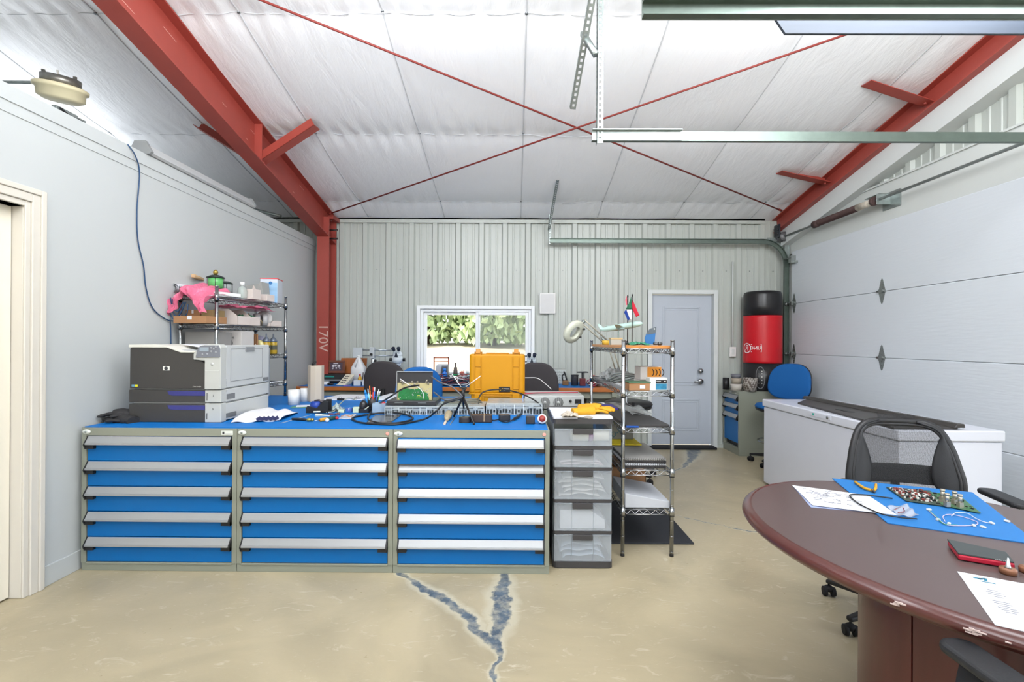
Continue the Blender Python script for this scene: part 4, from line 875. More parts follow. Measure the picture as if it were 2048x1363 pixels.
# ================================================================== back bench
woodb = M('bench_wood', 'a8622a', .45, var=.2, vs=4, stretch=(1, 8, 8)); bzt = .868
bx0, bx1, by0, by1 = at(592, 770, 5.65).x, at(1240, 780, 5.65).x, 5.65, 6.42
t_ = T('workbench', 'long wooden edged workbench standing along the back wall', 'workbench', ((bx0 + bx1) / 2, 6.0, 0)); og = t_.location.copy()
b = B(og); b.bb((bx0, by0, bzt - .05), (bx1, by1, bzt - .003)); b.o('worktop', woodb, t_, bevel=.003)
for xx in (bx0 + .08, -1.0, .35, bx1 - .06):
    b = B(og); b.bb((xx - .03, by0 + .06, .0), (xx + .03, by0 + .1, bzt - .052)); b.bb((xx - .03, by1 - .1, 0), (xx + .03, by1 - .06, bzt - .052)); b.bb((xx - .03, by0 + .04, .0), (xx + .03, by1 - .04, .04)); b.bb((xx - .03, by0 + .02, bzt - .11), (xx + .03, by1 - .04, bzt - .052)); b.o('leg', cabg, t_)
b = B(og); b.bb((bx0 + .1, by0 + .05, bzt - .13), (bx1 - .05, by0 + .07, bzt - .053)); b.o('apron', cabg, t_)
b = B(og); b.bb((bx0 + .1, by1 - .05, .3), (bx1 - .05, by1 - .04, .78)); b.o('back_panel', cabg, t_)
b = B(((bx0 + bx1) / 2, 6.0, bzt - .003)); b.bb((bx0 + .02, by0 + .015, bzt - .003), (bx1 - .3, by1 - .02, bzt)); one(b, 'workbench_mat', matblue, 'blue anti-static mat on the long bench at the back wall', 'mat', bevel=.001)
q0, q1 = at(1182, 800, 5.85), at(1214, 813, 5.85)
cabinet('drawer_cabinet', 'small cabinet with blue drawers under the right end of the back bench', (q0.x - .06, 5.80, 0), .46, .5, bzt - .14, [.13, .26, .26], top=.04)
# ================================================================== punching bag
t_ = T('punching_bag', 'black and red punching bag standing on the corner cabinet', 'punching bag', (3.17, 6.22, .80)); r = .226
vin = M('black_vinyl', '1e1d1f', .33, bump=.15, bs=10); vinr = M('red_vinyl', 'c1121f', .33, var=.05, bump=.12, bs=9)
zr0, zr1 = at(1520, 726, 5.98).z - .8, at(1520, 630, 5.98).z - .8; zt = at(1520, 579, 5.98).z - .8
b = B(); b.lathe([(0, .0), (r * .93, .0), (r * .98, .03), (r, .12), (r, zr0), (r * .995, zr0)], (0, 0, 0), 40); b.o('lower_cover', vin, t_)
b = B(); b.lathe([(r + .002, zr0 - .004), (r + .003, zr0 + .02), (r + .002, zr1 - .02), (r + .001, zr1 + .003)], (0, 0, 0), 40); b.o('red_band', vinr, t_)
b = B(); b.lathe([(r, zr1), (r, zr1 + .12), (r * .985, zt - .05), (r * .94, zt - .012), (r * .8, zt), (0, zt + .004)], (0, 0, 0), 40); b.o('upper_cover', vin, t_)
def wrap(b, poly, ang, z, rr, th=.002, flip=1): # small flat outline wrapped on the cylinder
    vs0 = []; vs1 = []
    for u, v in poly:
        a = R(ang) + u / rr; vs0.append(b._v((rr * math.sin(a), -rr * math.cos(a), z + v))); vs1.append(b._v(((rr + th) * math.sin(a), -(rr + th) * math.cos(a), z + v)))
    b._f(vs1)
    for i in range(len(vs0)): b._f([vs0[i], vs0[(i + 1) % len(vs0)], vs1[(i + 1) % len(vs0)], vs1[i]])
whp = M('white_print', 'e6e2e0', .5)
lz_ = at(1500, 696, 5.98).z - .8
b = B()
# emblem: ring round a mirrored R and a band with mirrored letters
A0 = -67
def ring(b, r0, r1, z): 
    n = 20
    for i in range(n):
        a, c = 2 * math.pi * i / n, 2 * math.pi * (i + 1) / n
        wrap(b, [(r0 * math.cos(a), r0 * math.sin(a)), (r1 * math.cos(a), r1 * math.sin(a)), (r1 * math.cos(c), r1 * math.sin(c)), (r0 * math.cos(c), r0 * math.sin(c))], A0 - 9, z, r + .003)
ring(b, .054, .064, lz_)
for u0, u1, v0, v1 in ((.062, .19, .042, .048), (.062, .19, -.048, -.042), (.184, .19, -.042, .042)): wrap(b, [(u0, v0), (u1, v0), (u1, v1), (u0, v1)], A0 - 9, lz_, r + .003)
b.o('emblem', whp, t_)
def letters(s_, size, ang, z, mirror, rr, nm):
    cu = bpy.data.curves.new('t', 'FONT'); cu.body = s_; cu.size = size; cu.align_x = 'CENTER'; cu.align_y = 'CENTER'; cu.extrude = .001
    o = bpy.data.objects.new('t', cu); C.objects.link(o); bpy.context.view_layer.update(); me = bpy.data.meshes.new_from_object(o.evaluated_get(bpy.context.evaluated_depsgraph_get())); bpy.data.objects.remove(o)
    for v in me.vertices:
        x = v.co.x * (-1 if mirror else 1); y = v.co.y; a = R(ang) + x / rr; q = rr + v.co.z + .001
        v.co = (q * math.sin(a), -q * math.cos(a), z + y)
    if mirror: me.flip_normals()
    me.materials.clear(); me.materials.append(whp); me.name = nm; o = bpy.data.objects.new(nm, me); C.objects.link(o); o.parent = t_; return o
letters('R', .10, A0 - 9, lz_, True, r + .003, 'lettering'); letters('RING', .062, A0 + 22, lz_, True, r + .003, 'lettering')
# oval lace plates at the foot, with eyelets
for ang in (28, -32):
    b = B(); n = 24; o_, i_ = [], []
    for k in range(n):
        a = 2 * math.pi * k / n; o_.append((.052 * math.cos(a), .14 * abs(math.sin(a)) ** .8 * math.copysign(1, math.sin(a)))); i_.append((.045 * math.cos(a), .132 * abs(math.sin(a)) ** .8 * math.copysign(1, math.sin(a))))
    for k in range(n): k2 = (k + 1) % n; wrap(b, [i_[k], o_[k], o_[k2], i_[k2]], ang, .17, r + .001, .003)
    b.o('lace_border', M('grey_stitch', '6f7072', .5), t_)
    b = B()
    for zz in (.10, .14, .18, .22, .25):
        for u in (-.018, .018): wrap(b, [(u + .007 * math.cos(a), .007 * math.sin(a)) for a in [i * math.pi / 4 for i in range(8)]], ang, zz - .0, r + .002, .003)
    b.o('eyelets', chrome, t_)
# ================================================================== printer
px0, px1, pz0, PH = at(259, 845, 3.09).x, at(443, 845, 3.09).x, MZ + .001, .500
t_ = T('laser_printer', 'large dark grey and light grey office printer on the left of the blue mat', 'printer', (px0, 3.09, pz0)); PW = px1 - px0; PD = .60
lg = M('printer_light', 'b2b3ae', .42, var=.02); lg2 = M('printer_side', 'b8bab8', .42, var=.02); dk = M('printer_dark', '3c3a38', .45, var=.03, bump=.03, bs=200); navy = M('navy_handle', '2b2f78', .2, coat=.4)
cw = PW - .104
b = B(); b.bb((.006, .03, .004), (PW - .02, PD, PH - .085)); b.prism([(.006, PH - .09), (PW - .02, PH - .09), (PW - .02, PH - .02), (cw + .0, PH - .02), (.38, PH - .05), (.25, PH - .02), (.006, PH - .004)], XZ, .03, PD); b.o('body', lg2, t_, bevel=.004)
# side door panel, latch, vents on the right side
b = B(); b.bb((PW - .021, .05, .215), (PW - .002, PD - .0, PH - .006)); sd_ = b.o('side_door', lg2, t_, bevel=.006)
b = B(); frame_z = [(.10, .255, PH - .035)]; y0, y1, z0, z1 = .10, PD - .10, .255, PH - .03
for q in (((y0, z0), (y1, z0 + .0)), ((y0, z1), (y1, z1)), ((y0, z0), (y0, z1)), ((y1, z0), (y1, z1))): b.bb((PW - .003, q[0][0] - .0015, q[0][1] - .0015), (PW - .0005, q[1][0] + .0015, q[1][1] + .0015))
b.o('tray_outline', M('seam_grey', '7b7c7c', .6), sd_)
b = B(); b.bb((PW - .004, .27, PH - .05), (PW + .006, .38, PH - .018)); b.o('latch', M('latch_grey', '7c7e80', .5), sd_, bevel=.003)
b = B(); b.bb((PW - .022, .05, .125), (PW - .002, PD, .208)); b.bb((PW - .022, .05, .006), (PW - .004, PD, .115)); b.o('side_trays', lg2, t_, bevel=.004)
b = B()
for k in range(9): b.bb((PW - .004, .03, .19 + .010 * k), (PW - .0005, .05, .194 + .010 * k))
b.bb((PW - .003, .055, .14), (PW - .0008, .15, .175)); b.bb((PW - .005, .055, .02), (PW - .0028, .17, .05)); b.bb((PW - .003, PD - .09, .225), (PW - .0008, PD - .01, .25)); b.o('vents', M('vent_grey', '6d6f70', .6), t_)
b = B(); b.bb((.10, PD, .05), (PW - .03, PD + .05, PH - .06)); b.bb((PW - .05, PD, .10), (PW - .008, PD + .03, PH - .03)); b.o('rear_cover', M('rear_grey', '85888a', .5), t_, bevel=.006)
# dark front: door and two drawers
b = B(); z0 = PH - .36 * .797 / .797 * 0 - 0
zD = .215
b.prism([(0, zD), (cw, zD), (cw, PH - .145), (cw - .006, PH - .125), (cw - .02, PH - .112), (cw - .07, PH - .100), (cw - .07, PH - .052), (.33, PH - .052), (.24, PH - .022), (.008, PH - .022), (0, PH - .03)], XZ, .0, .032); fd = b.o('front_door', dk, t_, bevel=.003)
b = B(); b.box((.236, -.001, .345), (.042, .004, .027)); b.o('logo_badge', M('badge_silver', 'dcdcd4', .3), fd, bevel=.001)
b = B(); b.lathe([(.0095, 0), (.012, 0), (.012, .001), (.0095, .001)], (.236, -.003, .345), 20, (90, 0, 0)); b.o('logo_ring', dgrey, fd)
text('hp', .020, dgrey, fd, (.236, -.0035, .346), (90, 0, 0), 'logo_letters')
b = B(); b.bb((.012, -.0008, .226), (.034, .001, .240)); b.o('blue_label', M('label_blue', '5d88a0', .4), fd)
b = B(); b.bb((.034, -.0008, .226), (.052, .001, .240)); b.o('yellow_label', M('label_yellow', 'd8d020', .4), fd)
text('Color LaserJet', .009, M('silver_print', 'c8c8c0', .4), fd, (cw - .055, -.001, .229), (90, 0, 0), 'model_text')
for z0, z1 in ((.128, .206), (.0, .115)):
    b = B(); b.bb((-.003, -.002, z0), (cw, .03, z1)); dr = b.o('paper_drawer', dk, t_, bevel=.003)
    b = B(); b.prism([(cw - .245, z1 - .006), (cw - .002, z1 - .006), (cw - .002, z1 - .036), (cw - .215, z1 - .036), (cw - .235, z1 - .028)], XZ, -.004, .0); b.o('drawer_handle', navy, dr, bevel=.001)
# light right column
b = B(); b.prism([(cw, .213), (PW, .213), (PW, PH - .02), (PW - .012, PH), (cw + .03, PH), (cw - .02, PH - .004), (cw - .072, PH - .06), (cw - .072, PH - .098), (cw, PH - .104)], XZ, -.012, .05)
b.bb((cw, -.006, .128), (PW, .05, .208)); b.bb((cw, -.006, .0), (PW, .05, .122)); b.o('front_column', lg, t_, bevel=.004)
b = B(); b.bb((cw + .004, -.016, .213), (PW - .006, -.010, PH - .165)); b.o('column_cover', lg, t_, bevel=.003)
b = B(); b.prism([(cw - .055, PH - .085), (cw - .045, PH - .03), (cw - .028, PH - .012), (cw + .0, PH - .006), (PW - .012, PH - .006), (PW - .003, PH - .03), (PW - .003, PH - .082)], XZ, -.018, -.008); cpn = b.o('control_panel', M('panel_grey', '6d7078', .4), t_, bevel=.003)
b = B(); b.bb((cw - .028, -.0195, PH - .045), (cw + .03, -.017, PH - .018)); b.o('display', M('lcd', '8c97a0', .25), cpn)
b = B()
for q in ((.045, -.022), (.062, -.030), (.045, -.045), (.075, -.018), (.075, -.050), (.02, -.062), (-.01, -.064)): b.lathe([(0, 0), (.006, 0), (.005, .002), (0, .002)], (cw + q[0], -.018, PH + q[1]), 12, (90, 0, 0))
b.o('buttons', M('button_grey', '9a9ca0', .4), cpn)
b = B(); b.lathe([(0, 0), (.010, 0), (.009, .003), (0, .003)], (cw + .05, -.012, PH - .125), 18, (90, 0, 0)); b.o('power_button', lg2, t_)
text('2', .016, dgrey, t_, (cw + .055, -.0075, .172), (90, 0, 0), 'drawer_number'); text('3', .016, dgrey, t_, (cw + .052, -.0075, .085), (90, 0, 0), 'drawer_number')
b = B(); b.bb((cw + .012, -.0075, .14), (cw + .016, -.006, .19)); b.bb((cw + .012, -.0075, .02), (cw + .016, -.006, .06)); b.o('level_gauge', dgrey, t_)
# top with sloping output tray
b = B(); b.prism([(-.004, PH - .004), (-.004, PH - .022), (.24, PH - .022), (.33, PH - .053), (cw - .072, PH - .053), (cw - .072, PH - .045), (.335, PH - .045), (.245, PH - .010), (.16, PH - .002)], XZ, -.006, PD - .06); b.o('top_cover', M('printer_top', 'd3d2c8', .4), t_, bevel=.002)
b = B(); b.hexa([(.30, .10, PH - .042), (cw - .03, .10, PH - .042), (cw - .03, .40, PH - .038), (.30, .40, PH - .020), (.27, .10, PH - .03), (cw - .03, .10, PH - .04), (cw - .03, .40, PH - .036), (.27, .40, PH - .005)])
b = B(Vector((px0, 3.09, pz0)) + Vector((.35, .2, PH - .04))); o_ = Vector((px0, 3.09, pz0)); b.grid(lambda u, v: o_ + Vector((.255 + .22 * u, .12 + .28 * v, PH - .004 - .038 * u + .003)), 6, 4); one(b, 'paper_sheet', paperm, 'white sheet in the output tray of the printer', 'paper', solid=.001)
# glove on the left
glv = M('black_glove', '2b2a2b', .75, bump=.3, bs=90)
def glove(name, label, p, rz, mat, sc=1.0, group=None, flat=.5, seed=1):
    rr = random.Random(seed); t_ = T(name, label, 'glove', p, rz, group)
    b = B(); z = .016 * sc
    b.tube(spline([(-.09, 0, z), (-.05, .0, z * 1.2), (0, .0, z * 1.5), (.04, 0, z * 1.2)], 4), [q * sc * 1.0 for q in ([.036] * 4 + [.042] * 4 + [.046] * 4 + [.04])], 12)
    for k in range(4):
        a = -.028 + .019 * k; l = (.065, .08, .075, .06)[k]; c_ = rr.uniform(-.02, .02)
        b.tube(spline([(.02, a * .8, z * 1.2), (.05, a * 1.2, z * (1.2 + rr.random())), (.05 + l * .5, a * 1.4 + c_ * .5, z * (1 + rr.random())), (.05 + l, a * 1.5 + c_, z * .8)], 4), [.0115 * sc] * 12 + [.008 * sc], 8)
    b.tube(spline([(-.03, .03, z), (0, .055, z * 1.5), (.03, .075, z)], 4), [.013 * sc] * 8 + [.009 * sc], 8)
    o = b.o('glove_shell', mat, t_); o.scale = (1.1, 1.1, .8); return t_
q = on(235, 846, MZ); glove('work_glove', 'black work glove on top of its pair, left of the printer', (q.x - .03, q.y + .08, MZ + .028), 195, glv, 1.0, 'black work gloves', seed=3)
q = on(228, 846, MZ); glove('work_glove', 'black work glove underneath its pair, left of the printer', (q.x + .02, q.y + .05, MZ + .0), 160, glv, 1.0, 'black work gloves', seed=8)
# ================================================================== left rack contents
def yr(px, X=-2.42): return -X * F / (1030 - px)
def carton(name, mat, label, cat, c, sz, rz=0, grp=None, lid=None, tape=None, bev=.002, parent_tape='tape_strip'):
    """closed carton, c = base centre"""
    t_ = T(name, label, cat, c, rz, grp); b = B(); b.box((0, 0, sz[2] / 2), sz); b.o('carton_body', mat, t_, bevel=bev)
    if lid: b = B(); b.box((0, 0, sz[2] - .004), (sz[0] + .004, sz[1] + .004, .014)); b.o('lid', lid, t_, bevel=.001)
    if tape: b = B(); b.box((0, 0, sz[2] + .0005), (sz[0] * .14, sz[1] + .002, .001)); b.box((0, -sz[1] / 2 - .0006, sz[2] * .75), (sz[0] * .14, .001, sz[2] * .5)); b.o(parent_tape, tape, t_)
    return t_
def bin_(name, mat, label, c, sz, rz=0, slope=True, grp=None): # open parts bin with sloping sides, low front at -y
    t_ = T(name, label, 'bin', c, rz, grp); w_, d_, h_ = sz; th = .003; lo = h_ * .55 if slope else h_
    b = B(); b.box((0, 0, th / 2), (w_, d_, th)); b.box((0, -d_ / 2 + th / 2, lo / 2), (w_, th, lo)); b.box((0, d_ / 2 - th / 2, h_ / 2), (w_, th, h_))
    for sg in (-1, 1): b.prism([(-d_ / 2, 0), (d_ / 2, 0), (d_ / 2, h_), (-d_ / 2 + d_ * .35, h_), (-d_ / 2, lo)], YZ, sg * w_ / 2 - (th if sg > 0 else 0), sg * w_ / 2 + (th if sg < 0 else 0))
    b.o('bin_body', mat, t_); return t_
s1, s2, s3 = 1.752, 1.529, 1.276
cream = M('cream_carton', 'cbbfb8', .75, var=.03); greybox = M('grey_carton', '9a9a96', .6)
# top shelf
p = at(348, 560, 3.74); p1 = at(408, 566, 4.10); p.z = s1 + .055; p1.z = s1 + .07
t_ = T('paper_tube', 'white rolled paper tube lying on the pink bag at the top rack shelf', 'tube', p); b = B(); d = p1 - p
b.tube([(0, 0, 0), d], .032, 20, caps=False); b.tube([(0, 0, 0), d], .020, 16, caps=False); b.o('roll', paperm, t_)
pa, pb = at(386, 551, 3.9), at(412, 562, 4.2); b = B(pa); d = (pb - pa); b.tube([pa, pb], .018, 4); one(b, 'wood_offcut', M('pale_wood', 'b99a74', .7), 'short pale wooden stick poking up left of the green lantern', 'wood')
pink = M('pink_film_bag', 'f27a9c', .18, alpha=.62, var=.25, vs=14, bump=.5, bs=45)
def crumple(name, label, c, sz, seed, mat, cat='bag', n=26, par=None):
    rr = random.Random(seed); ph = [rr.uniform(0, 6.28) for _ in range(8)]
    def fn(u, v):
        x = u - .5; y = v - .5
        z = .5 + .22 * math.sin(9 * u + ph[0] + 4 * v) + .16 * math.sin(17 * v + ph[1] - 6 * u) + .10 * math.sin(31 * u + 13 * v + ph[2]) + .07 * math.sin(47 * v - 23 * u + ph[3])
        e = 1 - (abs(2 * x) ** 4 + abs(2 * y) ** 4) * .45
        k = 1 + .10 * math.sin(13 * u + 7 * v + ph[4]) + .05 * math.sin(29 * (u + v) + ph[5])
        return Vector(c) + Vector((x * sz[0] * k, y * sz[1] * k, max(0, z * e) * sz[2]))
    b = B(Vector(c)); b.grid(fn, n, n, sm=False); b.grid(lambda u, v: fn(u, v) * 1 - Vector((0, 0, (fn(u, v).z - c[2]) * .96)), n, n, sm=False)
    return one(b, name, mat, label, cat, solid=.0008)
c0 = lr(.10, -.02, s1 - .012)
# drooping pink bag over the near end of the shelf
def pf(u, v):
    a = (u - .5); x = a * .36; drop = v ** 1.5 * .20
    w_ = .014 * math.sin(17 * u + 5 * v) + .010 * math.sin(31 * u - 9 * v) + .008 * math.sin(53 * u + 21 * v)
    return lr(.12 + x * (1 + .10 * math.sin(5 * v + 1)) , .16 - .26 * math.sin(min(1, v * 1.3) * 1.57) - w_ * (0.3 + v) + .02 * math.sin(9 * u), s1 + .062 - .030 * math.cos(u * 6) - drop * (.72 + .28 * math.sin(u * 8.5 + .4)) + w_ * .6)
b = B(c0); b.grid(pf, 48, 26, sm=False); one(b, 'pink_bag', pink, 'crumpled pink plastic bag spilling over the near end of the rack top', 'bag', solid=.0006)
crumple('pink_bag', 'flat pink plastic sheet drooping under the rack top shelf', tuple(lr(.17, .53, s1 - .082)), (.26, .55, .05), 5, pink, n=24)
def lantern(px, X, w_, h_, body, label):
    Y = yr(px, X); t_ = T('lantern', label, 'lantern', (X, Y, s1)); 
    b = B(); b.lathe([(0, 0), (w_ * .48, 0), (w_ * .5, .02), (w_ * .5, h_ * .34), (w_ * .44, h_ * .36), (0, h_ * .36)], n=24); b.o('base', M('lantern_base', '232f2c', .4), t_)
    b = B(); b.lathe([(w_ * .42, h_ * .36), (w_ * .42, h_ * .80), (w_ * .38, h_ * .82), (0, h_ * .82)], n=24); b.o('glass', body, t_)
    b = B(); b.lathe([(0, h_ * .82), (w_ * .52, h_ * .82), (w_ * .48, h_ * .87), (w_ * .2, h_ * .95), (0, h_ * .96)], n=24); b.o('lid', M('lantern_base', '232f2c'), t_)
    b = B()
    for k in range(4): a = R(90 * k + 30); b.cyl((w_ * .45 * math.cos(a), w_ * .45 * math.sin(a), h_ * .34), (w_ * .45 * math.cos(a), w_ * .45 * math.sin(a), h_ * .82), .002, n=5)
    b.o('guard_wires', black, t_)
    return t_, h_
ggl = M('green_glass', '63b86a', .15, alpha=.85, var=.12)
t_, h_ = lantern(428, -2.43, .130, .185, ggl, 'green glass lantern with a dark lid and brass knob on the rack top')
b = B(); b.lathe([(0, h_ * .95), (.010, h_ * .95), (.018, h_ * 1.02), (.02, h_ * 1.08), (.012, h_ * 1.15), (0, h_ * 1.2)], n=14); b.o('brass_knob', M('brass', 'b39a50', .3, .8), t_)
lantern(450, -2.50, .10, .165, M('clear_jar', 'b9c2c0', .15, alpha=.5), 'smaller clear lantern just right of the green one')
q = lr(.17, .23, s1); 
c = Vector((-2.33, yr(448, -2.33), s1)); carton('white_box', white, 'long flat white box lying in front of the green lantern', 'box', tuple(c), (.10, .20, .028), -20)
Y = yr(482, -2.30); t_ = T('glass_bottle', 'clear glass bottle with a pale cap on the rack top', 'bottle', (-2.30, Y, s1))
b = B(); b.lathe([(0, 0), (.036, 0), (.038, .01), (.038, .065), (.034, .085), (.015, .102), (.014, .115), (0, .115)], n=20); b.o('bottle_body', M('bottle_glass', 'bcc6c0', .08, alpha=.45), t_)
b = B(); b.lathe([(.018, .108), (.018, .138), (.0, .140)], n=16); b.o('cap', white, t_)
Y = yr(510, -2.42)
t_ = T('open_box', 'open grey box with a white panel leaning on the rack top', 'box', (-2.42, Y, s1), -4); w_, d_, h_ = .24, .22, .185
b = B(); b.prism([(-w_ / 2, h_ * .9), (w_ / 2 - .02, h_), (w_ / 2, .0), (-w_ / 2 + .04, 0)], XZ, .03, .035); b.prism([(.0, 0), (w_ / 2, 0), (w_ / 2 - .02, h_), (w_ / 2 - .035, h_)], XZ, -.08, .03); b.o('carton_body', greybox, t_)
b = B(); b.prism([(-.03, .0), (.03, .15), (.12, .0)], XZ, -.09, -.082); b.o('flap', cream, t_)
b = B(); b.lathe([(0, 0), (.045, 0), (.045, .10), (.02, .10), (.02, .02), (0, .02)], (-.045, -.02, .0), 24, (0, 12, 0)); b.o('paper_roll', white, t_)
for px_, lab, w_, h_ in ((500, 'small pale carton on the rack top left of another', .085, .085), (526, 'small pale carton at the rack top edge, nearer the blue box', .11, .06)):
    Y = yr(px_, -2.27); carton('small_carton', cream, lab, 'box', (-2.26, Y, s1), (w_, .11, h_), -7, 'small pale cartons on the rack top')
Y = yr(542, -2.34)
t_ = T('tall_carton', 'tall blue and white box with a red top at the far end of the rack', 'box', (-2.345, Y, s1), 12); gb = M('blue_white_print', '8fb4d4', .5, var=.5, vs=5, stretch=(.3, .3, 2.2))
b = B(); b.box((0, 0, .115), (.15, .18, .23)); b.o('carton_body', M('box_white_side', 'c4cad4', .5), t_, bevel=.001)
b = B(); b.box((.0, -.091, .10), (.148, .002, .19)); b.o('printed_front', gb, t_)
b = B(); b.box((0, 0, .233), (.156, .186, .007)); b.o('red_top', M('red_edge', 'd83038', .5), t_)
b = B(); b.sph((.015, -.0925, .19), .016, 12, (1, .1, 1)); b.o('blue_emblem', M('emblem_blue', '2a6aa4', .5), t_)
# second shelf
Y = yr(395, -2.44); carton('flat_carton', card, 'flat brown cardboard box at the near end of the second rack shelf', 'box', (-2.44, Y + .02, s2), (.27, .22, .052), -7, tape=paperm)
carton('small_brown_carton', card, 'left small brown box stacked on the flat cardboard box', 'box', tuple(lr(.075, .10, s2 + .053)), (.12, .13, .055), -7, 'brown boxes on the second rack shelf', tape=paperm)
carton('small_brown_carton', M('dark_card', '86704c', .8), 'right small brown box stacked on the flat cardboard box', 'box', tuple(lr(.20, .10, s2 + .053)), (.10, .13, .055), -7, 'brown boxes on the second rack shelf')
bin_('parts_bin', cream, 'large white cardboard parts bin on the second rack shelf near the front post', tuple(lr(.19, .33, s2)), (.17, .22, .13), 83, grp='white parts bins on the second shelf')
bin_('parts_bin', cream, 'middle white cardboard parts bin holding green material on the second shelf', tuple(lr(.22, .47, s2)), (.14, .16, .075), -7, grp='white parts bins on the second shelf')
bin_('parts_bin', cream, 'far white cardboard parts bin with a white roll on the second shelf', tuple(lr(.20, .77, s2)), (.20, .17, .055), -7, grp='white parts bins on the second shelf')
crumple('green_bag', 'crumpled green bag of parts in the middle parts bin', tuple(lr(.20, .46, s2 + .055)), (.14, .14, .055), 11, M('green_bag_film', '3f7a5a', .4, var=.7, vs=40), n=14)
crumple('tan_bag', 'crumpled tan bag lying behind the green one', tuple(lr(.20, .56, s2 + .02)), (.12, .12, .10), 12, M('tan_bag_film', 'b3a27c', .5, var=.5, vs=40), n=14)
def roll(name, label, c, r1, r0, w_, mat, rot, grp=None):
    b = B(c); b.lathe([(r0, -w_ / 2), (r1, -w_ / 2), (r1, w_ / 2), (r0, w_ / 2), (r0, -w_ / 2)], c, 28, rot); return one(b, name, mat, label, 'roll', grp)
roll('tape_roll', 'grey tape roll standing left of its twin on the second shelf', lr(.22, .60, s2 + .055), .055, .02, .04, M('grey_tape', 'a3a2a2', .5), (90, 0, -50), 'grey tape rolls on the second shelf')
roll('tape_roll', 'grey tape roll standing right of its twin on the second shelf', lr(.24, .68, s2 + .055), .055, .02, .04, M('grey_tape', 'a3a2a2'), (90, 0, -50), 'grey tape rolls on the second shelf')
roll('white_roll', 'round white paper roll standing in the far parts bin', lr(.17, .78, s2 + .075), .070, .018, .04, M('white_roll', 'c8c6c4', .6), (90, 0, 20))
# third shelf
carton('storage_box', M('grey_bag', '8f8c88', .5), 'plain grey box at the near end of the third rack shelf', 'box', tuple(lr(.13, .14, s3)), (.25, .2, .19), -7)
t_ = carton('storage_box', M('light_carton', 'bdb8b3', .6), 'pale carton with black lettering and a round hole on the third shelf', 'box', tuple(lr(.21, .36, s3)), (.20, .16, .20), -7)
text('ist Tung', .022, dgrey, t_, (.0, -.081, .15), (90, 0, 0)); b = B(); b.lathe([(0, 0), (.035, 0), (.035, .002), (0, .002)], (-.01, -.0805, .10), 20, (90, 0, 0)); b.o('hole', black, t_)
for k in range(3):
    b = B(lr(.25, .47 + .035 * k, s3)); q = lr(.22, .47 + .035 * k, s3); b.box(q + Vector((0, 0, .09)), (.14, .006, .18), (0, 0, -20)); one(b, 'cardboard_divider', card, ['nearest upright brown cardboard piece on the third shelf', 'middle upright brown cardboard piece on the third shelf', 'farthest upright brown cardboard piece on the third shelf'][k], 'cardboard', 'upright cardboard pieces on the third shelf', bevel=.001)
b = B(lr(.27, .5, s3)); b.tube([lr(.24, .44, s3 + .19), lr(.27, .52, s3 + .08), lr(.28, .55, s3 + .02)], .007, 5); one(b, 'white_strip', whitecable, 'white plastic strip leaning against the upright cardboard', 'strip')
roll('yellow_spool', 'pale yellow cable spool standing on the third shelf', lr(.23, .61, s3 + .065), .065, .012, .03, M('yellow_spool', 'cfc68e', .5), (90, 0, -25))
roll('lilac_disc', 'thin lilac disc leaning behind the yellow spool', lr(.17, .70, s3 + .085), .085, .01, .008, M('lilac', 'a6a6bc', .4), (80, 0, -10))
for k, (px_, lab) in enumerate(((531, 'left of two squat yellow-labelled bottles on the third shelf'), (545, 'right of two squat yellow-labelled bottles on the third shelf'))):
    X = -2.25; Y = yr(px_, X); t_ = T('squat_bottle', lab, 'bottle', (X, min(Y, 4.60), s3), group='yellow labelled bottles on the third shelf'); t_.scale = (1.15, 1.15, 1.45)
    b = B(); b.lathe([(0, 0), (.028, 0), (.030, .006), (.030, .07), (.026, .078), (0, .078)], n=18); b.o('bottle_body', M('yellow_liquid', 'a88a28', .25), t_)
    b = B(); b.lathe([(.0305, .025), (.0305, .055)], n=18); b.o('label_band', M('dark_label', '4a4a3a', .5), t_)
    b = B(); b.lathe([(.031, .076), (.029, .088), (.012, .104), (.006, .108), (.005, .128), (0, .129)], n=18); b.o('cap', M('grey_cap', '6c7480', .35, .5), t_)
# ================================================================== blue network cables
cb = M('blue_cable', '1b3f63', .45)
def cable(name, label, pts, r, mat, n=8, cat='cable', grp=None, par=None, closed=False):
    b = B(pts[0]); b.tube(spline(pts, n, closed), r, 8, closed=closed); return one(b, name, mat, label, cat, grp)
K = .012
P = [onx(255, 288, LX + .012), onx(270, 310, LX + .03), onx(279, 345, LX + K), onx(274, 420, LX + K), onx(276, 480, LX + K), onx(287, 530, LX + K), onx(292, 575, LX + K), onx(305, 615, LX + K), onx(330, 637, LX + K)]
cable('network_cable', 'blue network cable hanging from the partition top down to the rack', P + [at(350, 641, 3.72), at(372, 630, 3.70), at(376, 608, 3.70)], .0042, cb)
for k, pts in enumerate(([(337, 598), (340, 625), (350, 640), (362, 625), (370, 605)], [(341, 595), (347, 625), (356, 632), (366, 615), (372, 603)], [(345, 597), (350, 618), (356, 622), (363, 610), (368, 603)])):
    cable('network_cable', ['longest hanging loop of blue cable under the pink bag', 'middle hanging loop of blue cable under the pink bag', 'shortest hanging loop of blue cable under the pink bag'][k], [at(x, y, 3.70 - .006 * k) for x, y in pts], .0042, cb, grp='blue cable loops under the pink bag')
b_ = [at(340, 600, 3.705), at(337, 620, 3.71), at(341, 650, 3.71), at(342, 692, 3.71), at(342, 730, 3.71)]; cable('network_cable', 'blue cable running down beside the near left post of the rack', b_, .0042, cb)
cable('black_wire', 'small dark wire lying on the partition top near the round lamp', [onx(120, 215, LX + .0), onx(140, 232, LX + .0), onx(158, 240, LX + .005), onx(172, 250, LX + .005)], .006, black)
